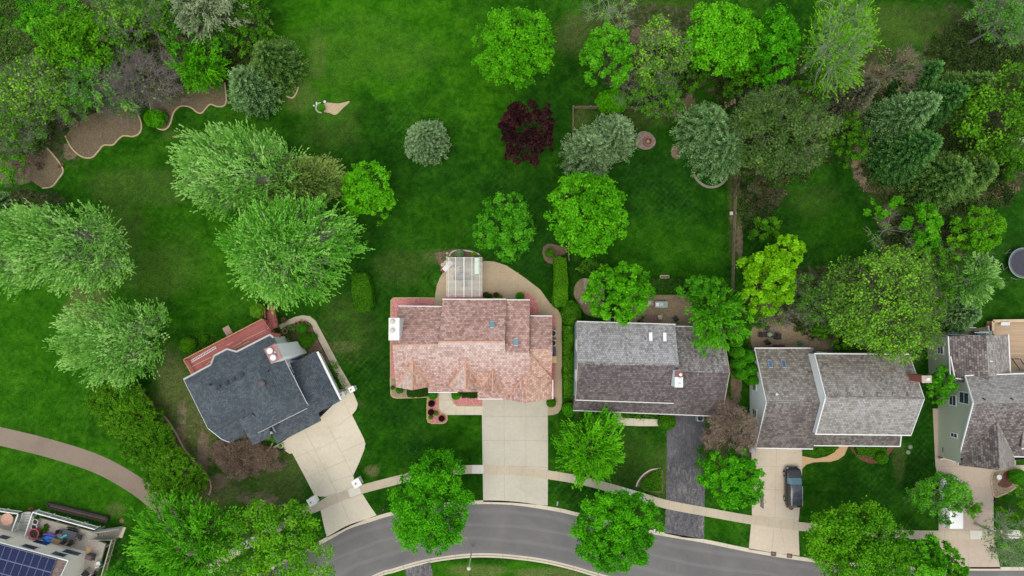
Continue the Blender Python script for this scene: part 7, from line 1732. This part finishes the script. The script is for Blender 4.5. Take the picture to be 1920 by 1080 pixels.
for x, y, lb in ((1450.5, 1038.5, "left rusty storm drain grate in the kerb below the parked car"), (1480.5, 1042, "right rusty storm drain grate in the kerb below the parked car")):
    c = P(x, y, .03); rt = empty("storm_drain", (c.x, c.y, 0), lb, "storm drain", "storm drain grates in the kerb")
    m = MB(); RZ = -.1
    for oy, sy in ((-.22, .06), (.22, .06)): m.box((c.x, c.y + oy, .035), (.62, sy, .05), RZ)
    for ox in (-.28, .28): m.box((c.x + ox, c.y, .034), (.06, .44, .05), RZ)
    m.build("frame", plain("rusty_iron", (.10, .05, .04), .8), rt)
    m = MB()
    for k in range(7): m.box((c.x - .21 + k * .07, c.y, .03), (.03, .4, .04), RZ)
    m.build("grate", plain("rusty_iron2", (.07, .035, .03), .8), rt)
# bins and air conditioners along the pink roofed house
def bin_(px, py, mat, lidm, label, rz=0.0, h=1.05):
    c = P(px, py, h); rt = empty("wheelie_bin", (c.x, c.y, 0), label, "bin"); m = MB()
    m.prism(ccw([(c.x + x * .9, c.y + y * .9) for x, y in ((-.3, -.35), (.3, -.35), (.3, .35), (-.3, .35))]), .05, h - .05); m.build("body", mat, rt)
    m = MB(); m.box((c.x, c.y, h), (.66, .78, .08), rz); m.box((c.x - .36, c.y, h - .02), (.08, .6, .06), rz); m.build("lid", lidm, rt)
    for sy in (-.25, .25):
        m = MB(); m.box((c.x - .3, c.y + sy, .13), (.06, .2, .26), rz); m.build("wheel", BLACK, rt)
TANB = plain("tan_plastic", (0.62, 0.48, 0.26), .6)
bin_(1037, 659.5, plain("navy_plastic", (.02, .03, .09), .5), plain("navy_plastic2", (.03, .04, .12), .5), "dark blue bin beside the east wall of the pink roofed house")
bin_(1038.5, 674, TANB, TANB, "tan bin beside the east wall of the pink roofed house")
bin_(1774, 843.5, BLACK, BLACK, "black bin against the green house wall"); bin_(1774.5, 855.5, BLACK, TANB, "black bin with a tan lid against the green house wall")
bin_(1412, 842.5, plain("grey_plastic", (.10, .12, .16), .5), METAL, "grey bin at the garage corner of the double gabled house", h=.9)
def acunit(px, py, label, mat=None):
    c = P(px, py, .8); rt = empty("air_conditioner", (c.x, c.y, 0), label, "air conditioner")
    m = MB(); m.box((c.x, c.y, .4), (.8, .8, .8)); m.build("casing", mat or plain("beige_casing", (.42, .42, .36), .6), rt)
    m = MB(); m.lathe((c.x, c.y, .8), [(.32, 0), (.32, .03), (.26, .03), (.26, 0.005), (0, 0.005)], 18); m.build("fan_grille", DARK, rt)
acunit(1037, 625, "northern air conditioner beside the east wall of the pink roofed house"); acunit(1037, 643, "southern air conditioner beside the east wall of the pink roofed house")
acunit(1147, 600, "grey air conditioner behind the silver part of the long roof"); 
# storage things on the side strip of the green house
c = P(1780, 776.5, 1.1); rt = empty("outdoor_cabinet", (c.x, c.y, 0), "white outdoor cabinet on the side strip of the green house", "cabinet")
m = MB(); m.box((c.x - .15, c.y, .6), (.55, .95, 1.2)); m.build("body", plain("grey_cabinet", (.22, .20, .20), .6), rt); m = MB(); m.box((c.x + .3, c.y - .05, 1.22), (1.2, 1.0, .06), 0, 0, (.0, .0)); m.build("top", plain("white_cabinet", (.74, .76, .78), .5), rt)
for i, (x0, y0_, x1, y1) in enumerate(((1760, 789, 1772, 836), (1766, 795, 1774, 835), (1761, 790, 1763, 818))):
    m = MB(); m.tube([P(x0, y0_, .08 + .06 * i), P(x1, y1, .08 + .06 * i)], .045, 6)
    tag(m.build("white_pipe", WHITE), ["longest white pipe lying beside the green house wall", "white pipe lying closest to the green house wall", "shortest white pipe lying on the side strip"][i], "pipe")
m = MB(); m.bar(P(1764, 861, .9), P(1776, 861, .9), .1, .1); m.bar(P(1776, 861, .9), P(1792, 866, .9), .1, .1); m.bar(P(1764, 861, .9), P(1764, 861, 0), .08, .08); m.bar(P(1776, 861, .9), P(1776, 861, 0), .08, .08)
tag(m.build("low_rail", WHITE), "low white rail below the two bins of the green house", "rail")
# stone fountain in the bed
c = P(1871, 894, .5); rt = empty("bird_bath", (c.x, c.y, 0), "small pale bird bath in the stone gravel bed", "bird bath")
m = MB(); m.lathe((c.x, c.y, 0), [(.2, 0), (.1, .12), (.08, .6), (.14, .66)], 12); m.build("pedestal", TANP, rt); m = MB(); m.lathe((c.x, c.y, .66), [(.1, 0), (.3, .07), (.32, .1), (.26, .1), (0, .05)], 16); m.build("bowl", WHITE, rt)
# fire pit
c = P(1215, 265, .2); rt = empty("fire_pit", (c.x, c.y, 0), "round stone fire pit in its ash circle on the lawn", "fire pit")
rp = np.random.RandomState(5)
for k in range(12):
    a = 2 * math.pi * k / 12; m = MB(); m.box((c.x + .5 * math.cos(a), c.y + .5 * math.sin(a), .15), (.2, .25, .3), a); m.build("stone", plain("reddish_stone", (.22, .11, .09), .85, var=.3), rt)
m = MB(); m.lathe((c.x, c.y, .02), [(.44, 0), (0, .04)], 16); m.build("ash", plain("ash", (.10, .07, .06), .95), rt)
for k in range(3):
    m = MB(); a = k * 1.1; m.tube([(c.x - .25 * math.cos(a), c.y - .25 * math.sin(a), .12), (c.x + .25 * math.cos(a), c.y + .25 * math.sin(a), .2)], .055, 7); m.build("log", plain("charred_log", (.42, .24, .15), .8), rt)
# trampoline
c = P(1920, 493, .9); rt = empty("trampoline", (c.x, c.y, 0), "round dark trampoline cut by the right edge", "trampoline")
m = MB(); m.lathe((c.x, c.y, .86), [(0, .02), (1.72, .02)], 40); m.build("mat", plain("trampoline_mat", (.05, .05, .065), .7), rt)
m = MB(); n = 40; m.tube([(c.x + 1.86 * math.cos(2 * math.pi * k / n), c.y + 1.86 * math.sin(2 * math.pi * k / n), .88) for k in range(n + 1)], .06, 6); m.build("frame", plain("tramp_frame", (.28, .32, .34), .4, .5), rt)
m = MB(); m.lathe((c.x, c.y, .87), [(1.62, .02), (1.84, .02)], 40); m.build("spring_cover", plain("tramp_cover", (.10, .13, .12), .7), rt)
for k in range(6):
    a = k * math.pi / 3 + .2; m = MB(); x, y = c.x + 2.0 * math.cos(a), c.y + 2.0 * math.sin(a); t = Vector((-math.sin(a), math.cos(a), 0)) * .45
    m.tube([Vector((x, y, 0)) + t, Vector((x, y, 0)) - t], .035, 5); m.tube([Vector((x, y, 0)) + t, (c.x + 1.86 * math.cos(a), c.y + 1.86 * math.sin(a), .86)], .03, 5); m.build("leg", METAL, rt)
# fences
FW = plain("old_fence_wood", (0.20, 0.155, 0.11), .9, var=.3)
def fence(pts, label, h=1.2, rails=3, mat=FW, step=2.4, group=None):
    ps = GL(pts, h); c0 = ps[0]; rt = empty("rail_fence", (c0.x, c0.y, 0), label, "fence", group)
    for a, b in zip(ps, ps[1:]):
        m = MB()
        for k in range(rails):
            z = h * (k + .9) / (rails + .1); m.bar((a.x, a.y, z), (b.x, b.y, z), .05, .13)
        m.build("rail", mat, rt)
        L = math.hypot(b.x - a.x, b.y - a.y); n = max(1, round(L / step))
        for k in range(n + (1 if b is ps[-1] else 0)):
            t = k / n; m = MB(); m.box((a.x + (b.x - a.x) * t, a.y + (b.y - a.y) * t, h / 2 + .03), (.15, .15, h + .06)); m.build("post", mat, rt)
fence([(1385, 296), (1382, 340), (1380, 400), (1378, 460), (1376, 545)], "long weathered rail fence between the two back lawns")
fence([(1075, 258), (1075, 199), (1140, 199), (1230, 202), (1262, 204)], "weathered rail fence with a corner north of the grey green spruces")
fence([(1066, 455), (1067, 487)], "short old fence section above the long clipped hedge")
# small things in the back gardens
def benchy(px, py, rz, label, mat, L=1.5):
    c = P(px, py, .45); rt = empty("garden_bench", (c.x, c.y, 0), label, "bench"); R = Matrix.Rotation(rz, 3, 'Z')
    for k in range(6):
        v = R @ Vector((-.25 + k * .1, 0, 0)); m = MB(); m.box((c.x + v.x, c.y + v.y, .44), (.07, L, .03), rz); m.build("slat", mat, rt)
    for sy in (-1, 1):
        for sx in (-.22, .22):
            v = R @ Vector((sx, sy * L * .42, 0)); m = MB(); m.box((c.x + v.x, c.y + v.y, .21), (.06, .06, .42), rz); m.build("leg", mat, rt)
WG = plain("grey_teak", (.40, .35, .28), .8, var=.2)
benchy(1099, 532, 0, "upper grey slatted bench on the round paver patio", WG, 1.3); benchy(1094, 561, -.7, "lower grey slatted bench on the round paver patio", WG, 1.3)
c = P(1246.5, 519.5, .4); rt = empty("planter_box", (c.x, c.y, 0), "white rectangular planter box behind the dark hedge", "planter")
m = MB()
for (ox, oy, sx, sy) in ((0, .2, 1.1, .07), (0, -.2, 1.1, .07), (.52, 0, .07, .35), (-.52, 0, .07, .35)): m.box((c.x + ox, c.y + oy, .2), (sx, sy, .4))
m.build("frame", plain("cream_box", (.62, .57, .44), .6), rt); m = MB(); m.box((c.x, c.y, .12), (.96, .32, .2)); m.build("soil", plain("sandy_soil", (.32, .25, .15), .9), rt)
c = P(1371.5, 400, .4); m = MB(); m.box((c.x, c.y, .2), (.3, .36, .4)); m.box((c.x, c.y, .42), (.36, .42, .05)); tag(m.build("utility_box", plain("pale_box", (.5, .53, .45), .6)), "small pale utility box beside the long fence", "utility box")
c = P(1742.5, 480, .5); rt = empty("planter_box", (c.x, c.y, 0), "square white planter between the fresh green and the yellow olive tree", "planter"); m = MB()
for (ox, oy, sx, sy) in ((0, .3, .72, .1), (0, -.3, .72, .1), (.31, 0, .1, .5), (-.31, 0, .1, .5)): m.box((c.x + ox, c.y + oy, .25), (sx, sy, .5))
m.build("frame", WHITE, rt); m = MB(); m.box((c.x, c.y, .2), (.5, .5, .3)); m.build("soil", plain("dark_soil", (.05, .05, .04), .9), rt)
# low stone and white balls of the tiny bed on the upper lawn
for (x, y, r_, lb) in ((588.5, 198, .13, "leftmost white ball beside the tiny bush on the upper lawn"), (593.5, 195, .13, "middle white ball beside the tiny bush on the upper lawn"), (593.5, 192.5, .12, "grey white ball at the top of the tiny bed"), (609, 191, .19, "cream stone bowl at the top right of the tiny bed")):
    c = P(x, y, .15); m = MB(); m.lathe((c.x, c.y, 0), [(r_ * .7, 0), (r_, r_ * .6), (r_ * .9, r_ * 1.3), (r_ * .5, r_ * 1.8), (0, r_ * 2)], 12); tag(m.build("garden_ball", WHITE), lb, "ornament", "ornaments of the tiny bed")
arc = [P(594 + 0 * k, 200, 0) for k in range(1)]; cc = P(602, 202, 0)
for k in range(11):
    a = math.radians(100 + k * 17); o = proto.copy(); COL.objects.link(o); o.location = (cc.x + .62 * math.cos(a), cc.y + .62 * math.sin(a), 0.0)
    o['label'] = "small pale stone in the ring round the tiny bush on the upper lawn"; o['group'] = "ring stones of the tiny bed"
# terrace furniture behind the grey roofed house
GLASSY = plain("pale_mesh", (.42, .47, .48), .5)
table(1240, 571, 1.55, .75, 0, plain("glass_table", (.30, .36, .38), .3), "long pale framed table on the paver terrace", h=.7)
for k, (dx, mt) in enumerate(((-7, WHITE), (0.5, GLASSY), (8, plain("green_cloth", (.20, .42, .28), .8)))):
    c = P(1240 + dx, 571, .8); m = MB(); m.box((c.x, c.y, .75), (.38, .42, .05)); m.box((c.x, c.y + .05, .79), (.26, .26, .04)); tag(m.build("seat_cushion", mt), ["white cushion on the left of the long terrace table", "grey cushion in the middle of the long terrace table", "green cushion on the right of the long terrace table"][k], "cushion")
chair(1218, 568, math.pi / 2, plain("beige_mesh", (.45, .42, .34), .6), "beige chair half under the bright maple at the terrace", "patio_chair")
chair(1266, 597, .6, DARK, "dark folding chair at the right of the paver terrace", "patio_chair")
chair(1237, 594, 0, plain("cream_metal", (.52, .46, .32), .6), "cream metal chair against the house on the paver terrace", "patio_chair", s=.9)
c = P(1220, 600, .5); rt = empty("porch_step", (c.x, c.y, 0), "reddish slatted steps against the north wall of the grey roofed house", "steps")
for k in range(4):
    m = MB(); m.box((c.x, c.y + .5 - k * .28, .12 + k * .14), (1.8, .26, .05)); m.build("tread", plain("red_wood_step", (.22, .13, .11), .8), rt)
pot(1199, 602, .22, BLACK, "black pot beside the reddish steps of the terrace", plant='hedge'); pot(1206, 595, .24, TANP, "round pot with a plant left of the reddish steps", plant='mid')
# patio furniture behind the double gabled house
table(1445, 628.5, 1.5, .55, -.06, BLACK, "long black table on the worn brown patio")
c = P(1443.5, 627, .8); rt = empty("table_umbrella", (c.x, c.y, .72), "small folded green cloth on the long black table", "cloth"); m = MB(); m.lathe((c.x, c.y, .76), [(.3, 0), (.26, .08), (.1, .14), (0, .15)], 10); m.build("cloth", plain("sage_cloth", (.22, .30, .18), .8), rt)
pot(1448, 627, .12, WHITE, "small white pot on the long black table", .75)
chair(1438, 616, math.pi - .2, BLACK, "black chair north of the long black table", "patio_chair"); chair(1438, 641, .6, BLACK, "black folding chair south of the long black table", "patio_chair"); chair(1427, 628, -math.pi / 2, BLACK, "black chair at the west end of the long black table", "patio_chair")
bin_(1460, 631, BLACK, BLACK, "black box bin at the east end of the long black table", h=.7)
chair(1500, 643, .2, plain("teal_metal", (.05, .13, .12), .6), "dark teal stool at the back wall of the double gabled house", "patio_chair", s=.8)
m = MB(); c = P(1461, 649, .3); m.box((c.x, c.y, .22), (1.2, .3, .44)); m.box((c.x, c.y, .45), (1.3, .36, .05)); tag(m.build("firewood_box", plain("dark_red_wood", (.12, .05, .045), .8)), "dark red wooden box against the back wall", "box")
c = P(1521.5, 656, .9); m = MB(); m.lathe((c.x, c.y, 0), [(.16, 0), (.3, .5), (.34, .9), (.3, 1.0), (0, 1.02)], 12); tag(m.build("rain_barrel", plain("grey_barrel", (.38, .45, .48), .5)), "grey rain barrel at the inner corner of the double gabled house", "barrel")
# stepping stones at the foot of the deck, little wooden things
c = P(425.5, 623, .05); m = MB(); m.box((P(427, 620, 0).x, P(427, 620, 0).y, .05), (.85, 1.1, .1), ang + .05); tag(m.build("stone_step", plain("pinkish_stone", (.40, .26, .20), .85)), "pinkish stone slab step below the red deck", "step")
for i, (x, y) in enumerate(((1707, 838), (1703, 848))):
    c = P(x, y, .02); m = MB(); m.lathe((c.x, c.y, 0), [(.28, 0), (.28, .04), (0, .045)], 9); tag(m.build("stepping_stone", plain("green_grey_stone", (.22, .25, .17), .9)), ["upper flat grey stone in the grass right of the long gutter", "lower flat grey stone in the grass right of the long gutter"][i], "stepping stone")
# wooden play steps by the twiggy tree and a glimpse of a greenhouse
c = P(1371, 192, .5); rt = empty("wooden_steps", (c.x, c.y, 0), "pale wooden steps left of the grey twiggy tree", "steps")
for k in range(4):
    m = MB(); m.box((c.x - .6 + k * .32, c.y - .2 + k * .1, .2 + .15 * k), (.3, .9 - .1 * k, .06)); m.build("tread", plain("pale_timber", (.34, .28, .18), .8), rt)
c = P(1912, 272, 1.6); rt = empty("garden_shed", (c.x, c.y, 0), "small pale green roofed shed under the sparse tree at the right edge", "shed")
m = MB(); m.box((c.x, c.y, .8), (2.0, 1.6, 1.6)); m.build("wall", SIDW, rt); m = MB(); m.box((c.x, c.y, 1.66), (2.3, 1.9, .1)); m.build("roof", plain("pale_green_roof", (.38, .50, .34), .7), rt)
# rail and swing frame by the maple
m = MB(); q = [P(1104, 493, .6), P(1112, 492, .6), P(1117, 499, .6)]
m.tube(q, .04, 6); m.tube([q[2], P(1122, 506, .5), P(1125, 498, .6)], .04, 6)
for p_ in (q[0], q[1]): m.tube([p_, (p_.x, p_.y, 0)], .04, 6)
tag(m.build("folded_chair", plain("pale_tube", (.42, .44, .40), .5)), "pale tubular folded chair under the large bright maple", "chair")
# fallen branch and lawn oddments
# things on the grey deck
pot(27.5, 1002, .62, plain("pink_pot", (.50, .12, .15), .6), "large round pink tub on the grey deck", zk, name="plant_tub") if False else None
pot(62.5, 1001.5, .60, plain("pink_pot", (.50, .12, .15), .6), "large round pink tub on the grey deck", zk)
pot(65.5, 979, .34, WHITE, "upper white pot on the grey deck", zk); pot(63, 988.5, .36, WHITE, "lower white pot above the pink tub", zk)
pot(68, 971, .22, BLACK, "small dark pot at the top corner of the grey deck", zk, plant='hedge')
for i, (x, y) in enumerate([(85, 985), (84, 989.5), (88.5, 989), (80, 994), (86, 995), (77.5, 1000), (83, 1000), (75, 1006)]):
    pot(x, y, .17, plain("brown_plastic_pot", (.20, .11, .08), .7), ["topmost of the little brown pots on the grey deck", "second little brown pot from the top, left one", "second little brown pot from the top, right one", "third row little brown pot, left one", "third row little brown pot, right one", "fourth row little brown pot, left one", "fourth row little brown pot, right one", "lowest little brown pot touching the blue cover"][i], zk, group="little brown pots on the grey deck", plant='hedge')
# glossy blue inflated cover
c = P(90, 1011, zk + .4); rt = empty("pool_toy", (c.x, c.y, zk), "glossy bright blue inflatable bundle with a violet edge on the grey deck", "pool toy"); m = MB()
rows = []
for j in range(9):
    th = math.pi * j / 16; rows.append([(c.x + 0.85 * math.cos(a) * math.cos(th) ** .6 * (1 + .05 * math.sin(5 * a)), c.y + .52 * math.sin(a) * math.cos(th) ** .6 * (1 + .06 * math.sin(4 * a)), zk + .55 * math.sin(th) * (1 + .12 * math.sin(3 * a))) for a in [2 * math.pi * k / 24 for k in range(24)]])
m.grid(rows, 0, closed=True); m.face(rows[-1]); m.build("inflatable", plain("glossy_blue", (.005, .17, .62), .15, spec=.7), rt)
m = MB(); m.tube([(c.x - .6, c.y + .55, zk + .35), (c.x + .1, c.y + .6, zk + .45), (c.x + .85, c.y + .35, zk + .4)], .12, 8); m.build("violet_edge", plain("violet", (.22, .08, .42), .4), rt)
for k in range(5):
    m = MB(); a = P(93 + k * 1.0, 1018.5 - 0 * k, zk + .15); 
c = P(102, 1019, zk + .3); rt = empty("planter_rack", (c.x, c.y, zk), "brown wooden planter rack right of the blue bundle", "planter")
for k in range(4):
    v = Vector((-.35 + .25 * k, -.12 + .2 * k, 0)); m = MB(); m.box((c.x + v.x, c.y + v.y, zk + .2 + .1 * k), (1.1, .2, .16), -.3); m.build("trough", plain("brown_trough", (.30, .22, .13), .8), rt)
table(129.5, 1002.5, 1.65, .95, -.26, plain("dark_patio_table", (.055, .065, .075), .45), "dark rectangular table on the grey deck", z=zk)
for x, y, rz, lb in ((114, 997, -math.pi / 2 - .2, "dark chair at the west end of the deck table"), (132, 992, math.pi - .25, "dark chair on the north side of the deck table, left one"), (141, 994.5, math.pi - .25, "dark chair on the north side of the deck table, right one"),
                     (150, 1007, math.pi / 2 - .2, "dark chair at the east end of the deck table"), (122, 1013, -.25, "dark chair on the south side of the deck table, left one"), (134, 1016, -.25, "dark chair on the south side of the deck table, right one")):
    chair(x, y, rz, DARK, lb, "patio_chair", z=zk, group="dark chairs round the deck table")
m = MB(); a, b = P(114, 1009, zk + .76), P(126, 1003, zk + .76); m.tube([a, a.lerp(b, .4) + Vector((.1, .1, 0)), b], [.06, .11, .14], 8); tag(m.build("pool_float", plain("turquoise", (.05, .48, .62), .4)), "turquoise twisted float lying across the dark deck table", "pool toy")
c = P(166.5, 1031, zk + .05); m = MB(); m.box((c.x, c.y, zk + .03), (.72, .72, .04), -.2); m.box((c.x, c.y, zk + .06), (.5, .5, .03), -.2); tag(m.build("cardboard_sheet", plain("cardboard", (.50, .34, .19), .8)), "square tan sheet lying on the grey deck", "sheet")
c = P(166, 1046, zk + .9); rt = empty("barbecue", (c.x, c.y, zk), "dark barbecue against the cream wall on the grey deck", "barbecue")
m = MB(); m.box((c.x, c.y, zk + .5), (.8, .55, .7), -.3); m.build("cabinet", plain("bbq_grey", (.09, .08, .08), .5), rt); m = MB(); m.box((c.x, c.y + .05, zk + .92), (.7, .5, .2), -.3); m.build("lid", plain("bbq_lid", (.14, .10, .10), .4), rt); m = MB(); m.box((c.x + .55, c.y - .1, zk + .8), (.35, .45, .04), -.3); m.build("side_shelf", BLACK, rt)
chair(184, 1057, .3, WHITE, "white plastic chair near the deck rail", z=zk, s=.9); chair(163, 1075, .8, BLACK, "large black covered chair at the bottom of the grey deck", z=zk, s=1.6); chair(180, 1074, -.3, BLACK, "black chair at the bottom right of the grey deck", z=zk)
table(13, 974, 1.45, 1.45, 0, plain("pink_round_top", (.62, .36, .27), .6), "round pinkish table on the left part of the grey deck", z=zk, rnd=True)
pot(27.5, 971, .13, WHITE, "small white pot beside the round pinkish table", zk); pot(57.5, 956, .26, plain("red_pot", (.42, .08, .08), .7), "red flower pot at the outer corner of the deck rail", 1.6, plant='redbud')
c = P(228.5, 976.5, 0); m = MB(); m.lathe((c.x, c.y, 0), [(.3, 0), (.3, .03), (0, .035)], 18); tag(m.build("well_cover", plain("brown_cover", (.20, .13, .08), .9)), "round brown cover in the grass above the deck stairs", "cover")
# deck things at the right edge
m = MB(); a = P(1885, 607, 1.6); rt = empty("parasol_base", (a.x, a.y, 1.0), "grey slanted panel leaning on the bench of the tan deck", "panel"); m.box((a.x, a.y, 1.6), (1.1, .45, .05), 0, 0, (.3, 0)); m.build("panel", plain("pale_grey_panel", (.62, .64, .66), .5), rt)
m = MB(); q = [P(1898, 673, 1.5), P(1913, 673, 1.5), P(1927, 694, 1.5), P(1913, 694, 1.5)]
for i in range(4): m.bar(q[i], q[(i + 1) % 4], .07, .07)
for p_ in q: m.bar(p_, (p_.x, p_.y, 1.0), .05, .05)
tag(m.build("metal_stand", DARK), "dark slanted metal frame standing on the tan deck", "stand")
m = MB(); m.bar(P(1806, 614.5, .3), P(1830, 614.5, .3), .12, .08); tag(m.build("white_board", WHITE), "white board lying in the gravel beside the blue green spruce", "board")
m = MB(); m.bar(P(1851, 611, .8), P(1852, 620, .8), .12, .5); tag(m.build("white_post_panel", WHITE), "white upright panel beside the steps of the tan deck", "panel")
c = P(1788, 626, .4); rt = empty("storage_box", (c.x, c.y, 0), "teal box against the north wall of the green house", "box"); m = MB(); m.box((c.x, c.y, .25), (.8, .4, .5)); m.build("body", plain("teal_box", (.08, .20, .24), .5), rt); m = MB(); m.box((c.x, c.y, .53), (.86, .46, .06)); m.build("lid", plain("teal_lid", (.12, .27, .31), .5), rt)
acunit(1313, 784, "small grey cabinet at the top right of the asphalt driveway", plain("grey_cab", (.32, .36, .36), .6))
# bird feeder figure in the pinkish bare tree
c = P(1350, 800, 1.2); rt = empty("garden_statue", (c.x, c.y, 0), "pale cream garden ornament under the pinkish bare tree", "ornament")
m = MB(); m.lathe((c.x - .15, c.y, 0), [(.22, 0), (.2, .2), (.1, .4), (.14, .7), (.06, .95), (0, 1.0)], 10); m.lathe((c.x + .25, c.y + .05, 0), [(.18, 0), (.16, .2), (.08, .35), (.1, .6), (0, .75)], 10); m.build("statue", plain("cream_stone2", (.60, .55, .36), .8), rt)
